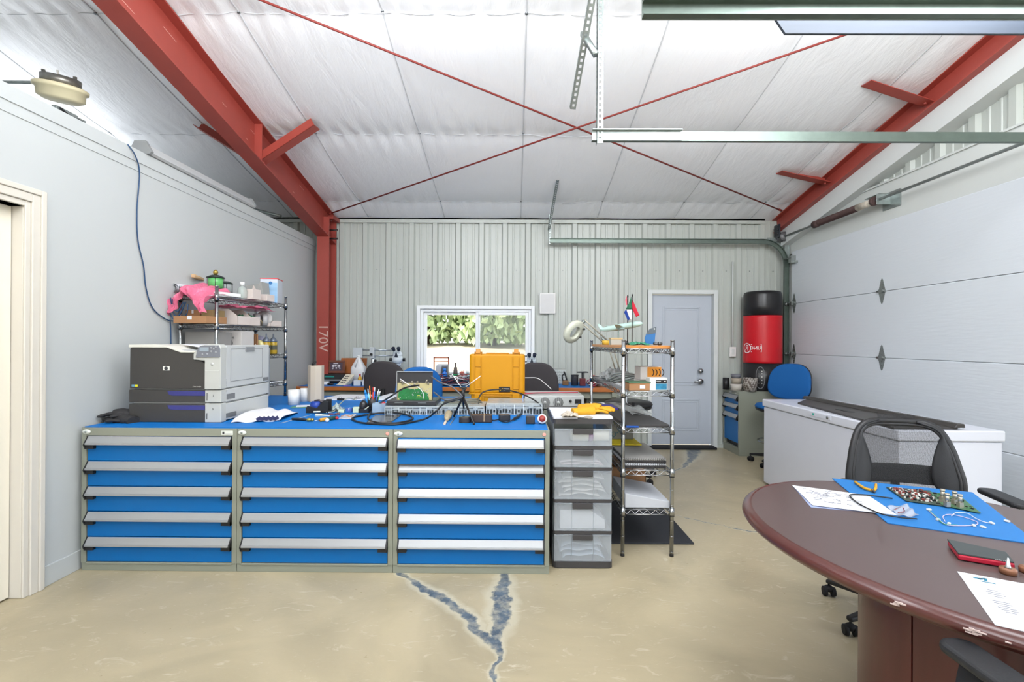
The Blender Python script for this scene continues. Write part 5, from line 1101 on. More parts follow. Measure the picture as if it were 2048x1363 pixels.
b = B(onx(130, 222, LX - .02)); q = onx(130, 226, LX - .02); q.z = PZ + .045; b.box(q, (.03, .14, .03), (0, 0, 0)); b.box(q + Vector((0, .1, -.0)), (.02, .06, .02)); one(b, 'wire_connector', galv, 'small metal cable box on the partition top below the round lamp', 'connector', bevel=.002)
b = B(at(540, 432, 6.0)); q0 = at(505, 418, 6.0); q1 = at(562, 432, 6.0); b.tube([q0, (q0 + q1) / 2 + Vector((0, 0, .0)), q1], .018, 10); one(b, 'roof_pipe', galv, 'short grey pipe end just above the partition beside the column', 'pipe')
b = B(); q = onx(515, 428, LX - .05)
# ================================================================== things on the island
def foot(px, py, z=None): return on(px, py, MZ if z is None else z)
def span(l, r, t, b_, z):  # front face rectangle from its pixel edges standing on height z
    p = on(l, b_, z); q = at(r, b_, p.y); return p.x, q.x, p.y, at((l + r) / 2, t, p.y).z - z
# folded paper bag
pw_ = M('padded_paper', 'd9d8da', .6, var=.03); pr_ = M('navy_print', '2c2c50', .5)
q = [foot(462, 846), foot(560, 842), foot(597, 826), foot(530, 818)]
b = B(q[0]); b.grid(lambda u, v: (q[0].lerp(q[1], u)).lerp(q[3].lerp(q[2], u), v) + Vector((0, 0, .004 + .032 * (math.sin(math.pi * min(1, v * 1.02)) ** .4) * (.8 + .2 * math.sin(u * 11)) + .006 * math.sin(14 * u + 5 * v))), 22, 12)
t_ = one(b, 'paper_bag', pw_, 'folded white paper bag with navy print lying right of the printer', 'bag', solid=.004)
b = B(q[0])
for k in range(9):
    u = .55 + .045 * k; a = q[0].lerp(q[1], u).lerp(q[3].lerp(q[2], u), .0) ; 
    b.box(a + Vector((.004, -.002, .022)), (.03, .003, .022), (0, 25 if k % 2 else -30, 12))
b.o('printed_text', pr_, t_)
# paper cups / rolls
for k, (l, r, tp, bt, lab) in enumerate(((571, 593, 780, 810, 'white paper towel roll behind the printer'), (594, 612, 777, 803, 'smaller white tapered tub beside the paper towel roll'))):
    x0, x1, y, h = span(l, r, tp, bt, MZ); t_ = T('paper_roll' if k == 0 else 'paper_tub', lab, 'roll' if k == 0 else 'tub', ((x0 + x1) / 2, y + .05, MZ)); rr = (x1 - x0) / 2
    b = B()
    if k == 0: b.lathe([(rr * .35, .0), (rr, 0), (rr, h), (rr * .35, h), (rr * .35, .01)], n=28)
    else: b.lathe([(0, 0), (rr * 1.05, 0), (rr * .85, h * .98), (rr * .8, h), (rr * .75, h * .9), (0, h * .88)], n=28)
    b.o('roll_body', M('soft_white', 'd6d6d4', .8), t_)
# tall beige octagonal unit
x0, x1, y, h = span(612, 640, 731, 803, MZ)
t_ = T('beige_speaker', 'tall beige eight-sided upright unit left of the far bench', 'speaker', ((x0 + x1) / 2, y + .04, MZ)); w_ = (x1 - x0) / 2; bei = M('beige_plastic', 'b9ad9c', .5, var=.02)
b = B(); b.prism([(-w_, -.01), (-w_ * .35, -.045), (w_ * .35, -.045), (w_, -.01), (w_, .05), (-w_, .05)], XY, 0, h); b.o('housing', bei, t_, bevel=.003)
b = B(); b.tube([(-.02, .0, h), (-.01, 0, h + .02), (.01, 0, h + .035)], [.012, .010, .006], 8); b.o('clip', black, t_)
b = B()
for zz in (h * .88, h * .45): b.cyl((-w_ - .008, .02, zz), (-w_, .02, zz), .007, n=8)
b.o('knob', black, t_)
b = B(foot(600, 806)); q = foot(590, 815)
b.box(q + Vector((.03, .03, .003)), (.13, .12, .004), (0, 0, 10)); one(b, 'green_folder', M('green_card', '3c7d6c', .6), 'thin green folder under the white tub at the left', 'folder')
b = B(foot(600, 806)); b.box(q + Vector((.05, .06, .0075)), (.12, .10, .003), (0, 0, 20)); one(b, 'paper_sheet', paperm, 'white paper on the thin green folder', 'paper')
# jumper tool with blue spool
x0, x1, y, h = span(611, 655, 800, 826, MZ)
t_ = T('wire_stripper_box', 'black cradle holding a blue spool left of the glass tray', 'tool holder', ((x0 + x1) / 2, y + .04, MZ)); w_ = x1 - x0
b = B(); b.prism([(-w_ / 2, 0), (w_ / 2, 0), (w_ / 2, h * .9), (w_ / 2 - .03, h), (0, h * .4), (-w_ / 2 + .01, h * .55), (-w_ / 2, h * .4)], XZ, -.035, -.025); b.prism([(-w_ / 2, 0), (w_ / 2, 0), (w_ / 2, h), (w_ / 2 - .04, h), (0, h * .5), (-w_ / 2, h * .6)], XZ, .035, .045); b.bb((-w_ / 2, -.03, 0), (w_ / 2, .04, .012)); b.o('cradle', black, t_, bevel=.002)
b = B(); b.lathe([(0, -.03), (.032, -.03), (.032, .03), (0, .03)], (-.02, 0, .052), 20, (0, 90, 0)); b.o('spool', M('blue_spool', '1a3a8e', .4), t_)
b = B(); b.tube([(-.03, 0, .085), (.0, .0, .09), (.05, 0, .07)], .009, 8); b.o('tool_bar', M('dark_metal', '4a4448', .35, .5), t_)
# tray of loose clear parts
q = foot(665, 822); crumple('clear_bag', 'clear plastic bag of small parts left of the white pliers', (q.x, q.y + .05, MZ), (.10, .13, .06), 31, M('clear_crinkle', 'a9b5b2', .15, alpha=.7, var=.4, vs=60), n=16)
# pliers/caliper
al_ = M('pale_metal', 'b9c0b4', .35, .6)
P = [foot(652, 826), foot(668, 824), foot(680, 815), foot(695, 808), foot(712, 810)]
for i, p in enumerate(P): p.z = MZ + (.006, .008, .03, .05, .045)[i]
t_ = cable('metal_clamp', 'curved pale metal clamp handle rising toward the small boxes', P, .005, al_, cat='clamp')
b = B(P[4]); 
b.box(foot(705, 815) + Vector((0, .03, .03)), (.10, .03, .04), (0, 8, 15)); b.box(foot(694, 812) + Vector((0, .03, .055)), (.05, .02, .012), (0, 0, 15)); b.o('jaws', al_, t_, bevel=.004)
for k, (px_, py_, m_, lab, w_, h_) in enumerate(((681, 822, M('pale_green_box', 'b7c2a8', .5), 'small pale green box at the left of three tiny boxes', .04, .022), (697, 821, M('tiny_blue_box', '3858a0', .5), 'small blue and white box between two pale ones', .04, .028), (711, 822, M('pale_green_box', 'b7c2a8'), 'small pale box at the right of three tiny boxes', .045, .04))):
    q = foot(px_, py_ + 3); carton('parts_box', m_, lab, 'box', (q.x, q.y + .02, MZ), (w_, .04, h_), 8, 'tiny boxes behind the scissors', tape=paperm if k == 1 else None)
# papers with bulldog clips
for k, (l, r, tp, bt, dz, lab) in enumerate(((640, 725, 790, 800, .0, 'stack of white papers held by black clips behind the tools'), (742, 800, 788, 800, .0, 'white paper sheets behind the upright circuit board'))):
    a_, c_ = foot(l, bt), foot(r, bt); e_ = foot(r, tp + 1).y
    b = B(a_); b.hexa([a_, c_, Vector((c_.x - .02, e_, MZ)), Vector((a_.x + .05, e_, MZ)), a_ + Vector((0, 0, .012)), c_ + Vector((0, 0, .012)), Vector((c_.x - .02, e_, MZ + .012)), Vector((a_.x + .05, e_, MZ + .012))]); one(b, 'paper_stack', paperm, lab, 'paper', bevel=.001)
for k, (px_, py_) in enumerate(((682, 798), (716, 797))):
    q = foot(px_, py_ + 2); t_ = T('bulldog_clip', ['left black bulldog clip on the near edge of the paper stack', 'right black bulldog clip on the near edge of the paper stack'][k], 'clip', (q.x, q.y - .004, MZ), group='bulldog clips on the paper stack')
    b = B(); b.prism([(-.012, -.001), (.0, -.001), (.02, .013), (.02, .017), (-.012, .020)], YZ, -.03, .03); b.o('clip_body', black, t_); b = B(); b.tube([(-.012, -.01, .02), (-.01, -.02, .034), (.01, -.02, .034), (.012, -.01, .02)], .0015, 5); b.o('wire_arm', chrome, t_)
# tape dispenser shape and pen holder
x0, x1, y, h = span(715, 739, 801, 825, MZ)
t_ = T('cable_tester', 'black rounded gadget with a domed top left of the pens', 'gadget', ((x0 + x1) / 2, y + .03, MZ)); b = B(); b.sph((-.01, .0, .045), .034, 16, (.9, .9, 1.3)); b.prism(rrect(x1 - x0, .07, .02), XY, 0, .03); b.o('housing', M('gloss_black', '202024', .3), t_)
b = B(); b.tube([(.0, -.03, .02), (.02, -.035, .03), (.035, -.02, .045)], .005, 6); b.o('metal_clip', al_, t_)
q = foot(741, 822); t_ = T('pen_holder', 'black mesh pen holder crammed with pens and a screwdriver', 'pen holder', (q.x, q.y + .05, MZ)); b = B(); b.lathe([(0, 0), (.04, 0), (.043, .10), (.041, .10), (.038, .004), (0, .004)], n=20); b.o('cup', black, t_)
pc = ['1e8a3c', 'cfd2d6', '2a6ad0', 'd8782a', '20242c', '2a8ad6', '7ac0d8', 'c03028', '184a90']
for k, c_ in enumerate(pc):
    a = R(40 * k + 10); lean = .035; q2 = Vector((q.x + .022 * math.cos(a), q.y + .05 + .022 * math.sin(a), MZ + .006)); tip = q2 + Vector((lean * math.cos(a), lean * math.sin(a), .14 + .012 * (k % 4)))
    t_ = T('pen', f"{['green', 'silver', 'blue', 'orange', 'black', 'bright blue', 'pale blue', 'red', 'dark blue'][k]} pen standing in the black pen holder", 'pen', q2, group='pens in the holder')
    m_ = M('pen_' + c_, c_, .35); b = B(q2); b.tube([q2, q2.lerp(tip, .8)], .0045 if k != 5 else .011, 8); b.o('barrel', m_, t_); b = B(q2); b.tube([q2.lerp(tip, .8), tip], [.0052 if k != 5 else .012, .003], 8); b.o('cap', m_ if k % 2 else white, t_)
# clear tub with red marker
x0, x1, y, h = span(744, 771, 806, 827, MZ)
t_ = T('clear_tub', 'clear plastic tub of odd parts right of the pen holder', 'tub', ((x0 + x1) / 2, y + .035, MZ)); w_ = (x1 - x0) / 2
b = B()
for q in (((-w_, -.035), (w_, -.032)), ((-w_, .032), (w_, .035)), ((-w_, -.035), (-w_ + .003, .035)), ((w_ - .003, -.035), (w_, .035))): b.bb((q[0][0], q[0][1], 0), (q[1][0], q[1][1], h))
b.bb((-w_, -.035, 0), (w_, .035, .003)); b.o('tub_body', M('pale_blue_clear', 'a9c0d4', .2, alpha=.55), t_)
b = B(((x0 + x1) / 2, y + .03, MZ + .01)); q = Vector(((x0 + x1) / 2, y + .03, MZ + .01)); b.tube([q + Vector((-.03, 0, .02)), q + Vector((.01, 0, .06))], .010, 10); one(b, 'white_marker', white, 'white marker leaning in the clear tub', 'marker')
b = B(q); b.tube([q + Vector((.0, .01, .05)), q + Vector((.035, .01, .065))], .011, 10); one(b, 'red_marker_top', redp, 'red plastic cap on top of the clear tub contents', 'cap')
b = B(q); b.box(q + Vector((-.02, .0, .012)), (.05, .04, .025), (0, 20, 0)); b.box(q + Vector((.02, .0, .015)), (.03, .03, .03), (0, 0, 30)); one(b, 'small_parts', M('mixed_parts', '6a5a58', .6, var=.6, vs=80), 'loose small parts at the bottom of the clear tub', 'parts')
# hand tools in front
def screwdriver(label, pa, pb, hm, bm=None, tipl=.45, hr=.010, grp='screwdrivers on the blue mat'):
    p, q = foot(*pa), foot(*pb); p.z = q.z = MZ + hr; t_ = T('screwdriver', label, 'screwdriver', p, group=grp); m_ = q.lerp(p, 1 - tipl); d = (q - p)
    b = B(p); b.tube([p, p + d * tipl], .003, 8); b.o('blade', chrome, t_)
    b = B(p); b.tube([p + d * tipl, p + d * (tipl + .06), p + d * .8, q], [hr * .7, hr, hr, hr * .8], 10); b.o('handle', hm, t_); return t_
p, q = foot(562, 846), foot(622, 829)
b = B(p); d = (q - p).normalized(); s_ = Vector((-d.y, d.x, 0)) * .007; b.hexa([p - s_, p + s_, q + s_, q - s_, p - s_ + Vector((0, 0, .001)), p + s_ + Vector((0, 0, .001)), q + s_ + Vector((0, 0, .001)), q - s_ + Vector((0, 0, .001))]); one(b, 'steel_ruler', M('ruler_steel', 'c8ccd0', .3, .6), 'thin steel ruler lying diagonally under the black handled tool', 'ruler')
t_ = screwdriver('black handled cutter lying across the steel ruler', (625, 842), (584, 840), black, tipl=.3, hr=.009)
b = B(foot(618, 842)); q = foot(618, 843); b.sph(q + Vector((0, 0, .014)), .014, 12, (1.3, 1, .8)); b.sph(q + Vector((.018, .01, .012)), .012, 12, (1, 1, .9)); one(b, 'brass_fitting', M('brass', 'b39a50'), 'brass connector lying against the black handled cutter', 'fitting')
screwdriver('screwdriver with a yellow handle and its blade pointing left', (629, 845), (655, 841), M('yellow_handle', 'c88a28', .4), tipl=.4, hr=.012)
b = B(foot(655, 842)); q = foot(655, 844); b.sph(q + Vector((0, -.004, .015)), .013, 12); one(b, 'white_ball', white, 'white round knob lying between the yellow and green tools', 'knob')
screwdriver('green handled tool with a red end beside the white knob', (650, 842), (674, 838), M('dark_green_handle', '1d4038', .35), tipl=.15, hr=.013)
b = B(foot(674, 838)); q = foot(674, 839); b.sph(q + Vector((0, 0, .012)), .011, 10); one(b, 'red_plug', redp, 'small red plug at the end of the green handled tool', 'plug')
b = B(foot(665, 830)); p = foot(668, 829)
for dx in (-.014, .014):
    c_ = p + Vector((dx * 1.5, dx * .3, .006)); b.tube([c_ + Vector((.017 * math.cos(a), .010 * math.sin(a), 0)) for a in [i * math.pi / 6 for i in range(12)]], .0035, 6, closed=True)
t_ = one(b, 'scissors', M('scissor_handle', '8a4038', .5), 'small scissors with dark red handles in front of the tiny boxes', 'scissors')
b = B(foot(665, 830)); q = foot(680, 824); b.tube([p + Vector((.01, .0, .006)), q + Vector((0, .0, .006))], [.004, .001], 6); b.tube([p + Vector((.02, .01, .006)), q + Vector((.01, .0, .006))], [.004, .001], 6); b.o('blades', chrome, t_).location = p * 0 + (foot(665, 830) - foot(665, 830))
q = [foot(676, 838), foot(705, 838), foot(714, 828), foot(690, 829)]
b = B(q[0]); b.grid(lambda u, v: q[0].lerp(q[1], u).lerp(q[3].lerp(q[2], u), v) + Vector((0, 0, .003 + .002 * math.sin(9 * u + 7 * v))), 8, 6); one(b, 'clear_bag', M('foggy_film', 'cdd2dc', .25, alpha=.6), 'flat clear bag with orange wires in front of the black gadget', 'bag', solid=.0006)
cable('orange_wire', 'short orange wire inside the flat clear bag', [foot(682, 834) + Vector((0, 0, .006)), foot(690, 831) + Vector((0, 0, .006)), foot(700, 834) + Vector((0, 0, .006)), foot(706, 831) + Vector((0, 0, .006))], .002, orange, cat='wire')
# dark flat panel under cable
q = [foot(733, 846), foot(782, 846), foot(802, 831), foot(752, 831)]
b = B(q[0]); b.prism([(p.x, p.y) for p in q], XY, MZ, MZ + .008); one(b, 'dark_tablet', M('dark_glass', '3d3b3c', .15, coat=.4), 'flat dark slab lying inside the black cable loop', 'tablet', bevel=.002)
# organiser boxes, laptop, upright board
clr = M('organiser_clear', 'b4bcbc', .2, alpha=.62, var=.1, vs=40)
def organiser(label, l, r, tp, bt, dep, n, seed):
    x0, x1, y, h = span(l, r, tp, bt, MZ); t_ = T('organiser_box', label, 'storage box', ((x0 + x1) / 2, y, MZ), group='clear compartment boxes'); w_ = (x1 - x0)
    b = B(); b.box((0, dep / 2, h * .36), (w_, dep, h * .72)); b.o('tray', clr, t_, bevel=.003)
    b = B(); b.box((0, dep / 2, h * .88), (w_ + .004, dep + .004, h * .24)); b.o('lid', clr, t_, bevel=.003)
    b = B()
    for k in range(n + 1): b.box((-w_ / 2 + w_ * k / n, -.003, h * .45), (.004, .004, h * .85))
    b.o('front_ribs', M('organiser_rib', 'ccd2d2', .3), t_)
    rr = random.Random(seed); b = B()
    for k in range(n * 3):
        x = -w_ / 2 + w_ * (k + .5) / (n * 3); b.box((x, .002, h * .3 + rr.uniform(-.005, .005)), (w_ / (n * 4.5), .004, h * rr.uniform(.2, .5)))
    s_ = b.o('small_parts', M('grey_parts', '7a8284', .5, var=.5, vs=70), t_); s_['kind'] = 'stuff'
    for sg in (-.3, .3): b = B(); b.box((w_ * sg, -.004, h * .72), (.035, .006, h * .3)); b.o('latch', clr, t_, bevel=.001)
    return (x0 + x1) / 2, y, h, w_
ox, oy, oh, ow = organiser('left clear compartment box, under the black box of the upright board', 770, 882, 812, 829, .30, 8, 1)
organiser('middle clear compartment box, behind the tripod legs', 884, 968, 812, 829, .30, 5, 2)
organiser('right clear compartment box, in front of the yellow case', 973, 1084, 806, 829, .33, 6, 3)
LZ = MZ + oh + .001
x0, x1, y, h = span(773, 884, 799, 813, LZ); y = oy + .03; x0, x1 = at(773, 805, y).x, at(872, 805, y).x
t_ = T('black_device', 'low black box under the upright circuit board', 'device', ((x0 + x1) / 2, y, LZ)); w_ = x1 - x0; b = B(); b.box((0, .12, .018), (w_, .24, .032)); b.o('housing', M('satin_black', '2b2b2d', .35), t_, bevel=.004); b = B()
for sg in (-.25, .22): b.box((w_ * sg, -.001, .02), (.06, .002, .003))
b.o('slots', galv, t_); BZ = LZ + .035
y = oy + .10; x0, x1, zb0, zb1, zb2 = at(795, 790, y).x, at(864, 790, y).x, BZ, at(830, 765, y).z, at(830, 743, y).z
t_ = T('circuit_assembly', 'upright assembly of a black panel over a green circuit board', 'circuit board', ((x0 + x1) / 2, y, BZ)); w_ = x1 - x0
b = B(); b.box((0, .006, (zb2 - BZ) / 2), (w_ + .008, .006, zb2 - BZ)); b.o('black_panel', M('panel_black', '2d2c2e', .4), t_)
b = B(); b.box((0, .004, zb2 - BZ + .001), (w_ + .01, .02, .004)); b.box((-w_ / 2 - .004, .004, (zb2 - BZ) / 2), (.003, .02, zb2 - BZ)); b.o('metal_edge', silver, t_)
b = B(); b.box((0, -.002, (zb1 - BZ) / 2), (w_, .003, zb1 - BZ)); bd = b.o('circuit_board', M('board_tan', 'b4a878', .5), t_)
b = B(); b.prism([(-w_ / 2 + .02, .0), (w_ / 2 - .02, .0), (w_ / 2 - .03, .05), (w_ / 2 - .06, .06), (.03, .085), (.0, .075), (-.06, .085), (-w_ / 2 + .01, .06), (-w_ / 2 + .004, .02)], XZ, -.0045, -.003); b.o('green_mask', M('board_green', '1d7038', .4, var=.3, vs=90), bd)
rr = random.Random(2); b = B()
for k in range(34): b.lathe([(0, 0), (.0032, 0), (.0032, .0015), (0, .0015)], (rr.uniform(-w_ / 2 + .01, w_ / 2 - .01), -.004, rr.uniform(.01, .085)), 8, (90, 0, 0))
b.o('solder_joints', silver, bd)
b = B()
for (u, v) in ((-.09, .12), (-.10, .135), (-.075, .125), (-.02, .13), (.02, .13), (.0, .115), (.03, .11), (-.03, .105), (.085, .13), (.10, .12), (.09, .14)): b.lathe([(0, 0), (.008, 0), (.008, .008), (.004, .010), (.004, .02), (0, .02)], (u, .002, v), 12, (90, 0, 0))
b.o('connectors', M('nickel', 'b8b0a0', .3, .7), t_)
b = B(); b.box((.035, -.005, .02), (.045, .0006, .002)); b.box((.03, -.005, .03), (.02, .0006, .003)); b.o('board_print', M('pcb_print', 'd8e24a', .5), bd)
# yellow hard case
ym = M('yellow_case', 'bd8200', .45, var=.02, spec=.4); y = 3.96
x0, x1 = at(938, 760, y).x, at(1050, 760, y).x; w_ = x1 - x0; zt, zs, zbm = at(990, 708, y).z, at(990, 787, y).z, MZ
t_ = T('hard_case', 'tall bright yellow hard case standing upright behind the clear boxes', 'case', ((x0 + x1) / 2, y, MZ)); H = zt - MZ; Hs = zs - MZ
def rb_(b, w, d, z0, z1, y0, r=.03): b.prism(rrect(w, d, r, 5), lambda u, v, q: Vector((u, y0 + v, q)), z0, z1)
b = B(); rb_(b, w_, .20, Hs + .004, H, .10, .028); b.o('lid_shell', ym, t_, bevel=.014, seg=4)
b = B(); rb_(b, w_ * .94, .19, 0, Hs - .004, .10, .025); b.o('base_shell', ym, t_, bevel=.004)
b = B(); rb_(b, w_ + .012, .21, Hs - .006, Hs + .006, .10, .03); b.o('rim', ym, t_, bevel=.002)
b = B()
for sg in (-1, 1):
    cx_ = sg * w_ * .34
    for du in (-.026, .026): b.box((cx_ + du, -.004, Hs + (H - Hs) / 2 - .01), (.006, .010, H - Hs - .03))
    for dz in (Hs + .04, H - .10): b.box((cx_, -.003, dz), (.052, .007, .005))
    b.box((cx_, -.003, Hs / 2), (.055, .012, Hs - .01))
b.box((0, -.003, Hs - .018), (w_ * .5, .012, .006))
for sg in (-1, 1): b.box((sg * w_ * .235, -.003, Hs / 2 - .01), (.006, .012, Hs - .03))
b.o('ribs', ym, t_, bevel=.002)
for sg in (-1, 1):
    b = B(); cx_ = sg * w_ * .34; b.box((cx_, .06, H + .002), (.05, .11, .03)); b.box((cx_, .015, H + .022), (.036, .03, .036), (-14, 0, 0)); b.box((cx_ - .028, .03, H + .006), (.006, .06, .03)); b.box((cx_ + .028, .03, H + .006), (.006, .06, .03)); b.o('latch', M('yellow_latch', 'b07200', .4), t_, bevel=.003)
b = B(); b.box((0, .11, H + .004), (w_ * .42, .02, .014)); b.o('hinge_bar', M('yellow_latch', 'd88c05'), t_, bevel=.004)
b = B(); b.box((w_ * .135, -.002, Hs + .036), (.092, .004, .045)); nb_ = b.o('name_badge', M('badge_black', '151515', .35), t_, bevel=.002)
b = B(); 
for a0, cx_ in ((120, w_ * .135 - .034), (-60, w_ * .135 - .017)): b.tube(arc((cx_, -.0045, Hs + .036), .0075, a0, a0 + 190, 8), .0022, 5)
b.o('badge_emblem', M('badge_gold', 'e8b820', .4), nb_)
b = B(); b.box((w_ * .135 + .016, -.0045, Hs + .041), (.044, .001, .006)); b.box((w_ * .135 + .016, -.0045, Hs + .030), (.044, .001, .006)); b.o('badge_print', M('badge_white', 'b8b4b4', .5), nb_)
# rack power supply with twin fans
psm = M('light_grey_metal', 'b4b6b4', .45, .3, var=.05, vs=20)
x0, x1, y, h = span(1052, 1166, 789, 817, MZ); y = 3.80; x0, x1 = at(1050, 800, y).x, at(1168, 800, y).x; h = at(1100, 791, y).z - MZ
t_ = T('power_supply', 'flat grey metal power supply with two round fans beside the case', 'power supply', ((x0 + x1) / 2, y, MZ)); w_ = x1 - x0
b = B(); b.box((0, .19, h / 2 + .002), (w_, .38, h - .004)); b.o('housing', psm, t_, bevel=.002)
for u in (-.075, .03):
    b = B(); b.lathe([(.006, 0), (.040, 0), (.040, .001), (.006, .001)], (u, -.001, h * .5), 28, (90, 0, 0)); f_ = b.o('fan', M('fan_dark', '3c3c3c', .6), t_)
    b = B()
    for k in range(10): x = u - .036 + .008 * k; hh_ = math.sqrt(max(0, .040 ** 2 - (x - u) ** 2)); b.box((x, -.003, h * .5), (.0028, .002, 2 * hh_))
    b.lathe([(0, 0), (.012, 0), (.012, .003), (0, .003)], (u, -.002, h * .5), 16, (90, 0, 0)); b.o('fan_grille', psm, f_)
b = B(); b.lathe([(0, 0), (.011, 0), (.009, .012), (0, .012)], (.125, -.001, h * .62), 16, (90, 0, 0)); b.o('terminal', black, t_)
b = B(); b.box((.185, -.002, h * .6), (.05, .006, .034)); b.o('power_inlet', black, t_, bevel=.002)
b = B(); b.tube([(.19, -.008, h * .5), (.192, -.014, .03), (.19, -.01, .004)], .006, 6); b.o('power_lead', dgrey, t_)
hz_ = MZ + h
rw_ = M('red_wire', 'a8384a', .5)
for k in range(3): cable('red_lead', ['nearest red lead lying across the power supply', 'middle red lead lying across the power supply', 'farthest red lead lying across the power supply'][k], [Vector((x0 + .0, y + .08 + .02 * k, hz_ + .006)), Vector((x0 + .12, y + .13 + .012 * k, hz_ + .008)), Vector((x0 + .3, y + .18 + .01 * k, hz_ + .007)), Vector((x1 - .02, y + .2 + .014 * k, hz_ + .006))], .003, rw_, grp='red leads on the power supply', cat='wire')
cable('white_wire', 'thin white wire curving over the power supply from behind the case', [at(1050, 755, 3.99), at(1075, 756, 4.05), at(1092, 768, 4.1), at(1103, 778, 4.12)], .003, whitecable, cat='wire')
cable('blue_wire', 'blue and white twisted wire hanging left of the power supply', [Vector((x0 - .012, y + .02, hz_ + .01)), Vector((x0 - .02, y - .0, hz_ - .03)), Vector((x0 - .012, y - .01, hz_ - .06)), Vector((x0 - .02, y - .03, MZ + .004))], .005, M('blue_white', '7a93c8', .5, var=.6, vs=80), cat='wire')
# mini tripod with antenna
q = at(926, 790, 3.30); 
t_ = T('mini_tripod', 'black mini tripod with white antenna rods in front of the yellow case', 'tripod', (q.x, 3.30, MZ)); hub = Vector((0, 0, at(926, 793, 3.30).z - MZ)); tb = M('tripod_black', '1f1f20', .4)
for k, e in enumerate((foot(908, 833), foot(948, 849), foot(928, 826))):
    v = Vector(e) - Vector((q.x, 3.30, MZ)); v.z = .006; b = B(); b.tube([hub, hub.lerp(v, .55), v], [.0085, .0075, .006], 8); lg_ = b.o('leg', tb, t_); b = B(); b.sph(v, .008, 8); b.o('foot', rubber, lg_)
b = B(); b.cyl(hub - Vector((0, 0, .01)), hub + Vector((0, 0, .05)), .013, .010); b.tube([hub + Vector((0, 0, .03)), hub + Vector((.02, -.01, .06))], .006, 6); b.o('hub', tb, t_)
b = B(); b.box(hub + Vector((0, 0, .062)), (.05, .02, .010)); b.sph(hub + Vector((0, 0, .05)), .010, 10); b.o('head', tb, t_, bevel=.001)
for p_, n_ in ((at(904, 748, 3.30), 1), (at(962, 751, 3.30), 2)):
    b = B(); b.tube([hub + Vector((.015 if n_ == 2 else -.012, 0, .066)), Vector(p_) - Vector((q.x, 3.30, MZ))], .0025, 6); b.o('antenna_rod', whitecable, t_)
b = B(); b.tube(spline([hub + Vector((-.01, 0, .066)), hub + Vector((-.04, 0, .10)), hub + Vector((-.035, 0, .13)), Vector(at(908, 752, 3.3)) - Vector((q.x, 3.30, MZ))], 5), .0018, 5); b.o('thin_wire', whitecable, t_)
HB = Vector((q.x, 3.30, MZ)) + hub
# black cables
kb = M('black_cable', '1d1d1e', .4)
cable('black_cable', 'thick black cable forming a loop on the mat around the dark slab', [at(838, 770, 3.42), at(810, 775, 3.30), at(780, 793, 3.15), foot(752, 820) + Vector((0, 0, .03)), foot(736, 838) + Vector((0, 0, .008)), foot(760, 848) + Vector((0, 0, .008)), foot(800, 847) + Vector((0, 0, .008)), foot(826, 838) + Vector((0, 0, .008)), foot(800, 830) + Vector((0, 0, .014)), foot(765, 829) + Vector((0, 0, .014)), foot(722, 833) + Vector((0, 0, .008)), foot(704, 839) + Vector((0, 0, .008)), foot(722, 847) + Vector((0, 0, .008)), foot(760, 850) + Vector((0, 0, .006)), foot(800, 850) + Vector((0, 0, .008)), foot(850, 842) + Vector((0, 0, .016)), at(872, 822, 3.10), at(890, 806, 3.2), at(925, 796, 3.27)], .0062, kb)
cable('grey_cable', 'grey cable from the board panel to the tripod, upper one', [at(862, 752, oy + .08), at(880, 764, 3.35), at(902, 772, 3.32), at(918, 785, 3.29), HB + Vector((0, -.02, .0))], .0055, M('grey_cable', '5a5a5e', .5))
cable('grey_cable', 'grey cable drooping from the board panel to the tripod, lower one', [at(868, 784, oy + .06), at(885, 797, 3.32), at(900, 799, 3.30), at(918, 794, 3.29), HB + Vector((0, -.02, -.01))], .0055, M('grey_cable', '5a5a5e'))
cable('white_wire', 'white wire arching across the green circuit board', [at(800, 757, oy + .07), at(820, 770, oy + .05), at(835, 773, oy + .05), at(846, 785, oy + .05), at(847, 797, oy + .06)], .0028, whitecable, cat='wire')
cable('black_cable', 'black cable arching over the front of the yellow case to the right', [foot(957, 806, MZ + .05), at(958, 795, 3.70), at(966, 784, 3.72), at(985, 779, 3.75), at(1010, 779, 3.74), at(1040, 786, 3.66), at(1066, 798, 3.56), at(1083, 812, 3.50), foot(1087, 820)], .0055, kb)
b = B(foot(930, 812)); cc = foot(925, 806, MZ + .058)
cable('coiled_cable', 'coil of grey cable lying on the middle clear box behind the tripod', [cc + Vector((.15 * math.cos(a) * (1 - a * .01), .07 * math.sin(a), .004 + .0018 * a)) for a in [i * math.pi / 5 for i in range(31)]], .0045, M('olive_cable', '6e6c60', .5), n=3)
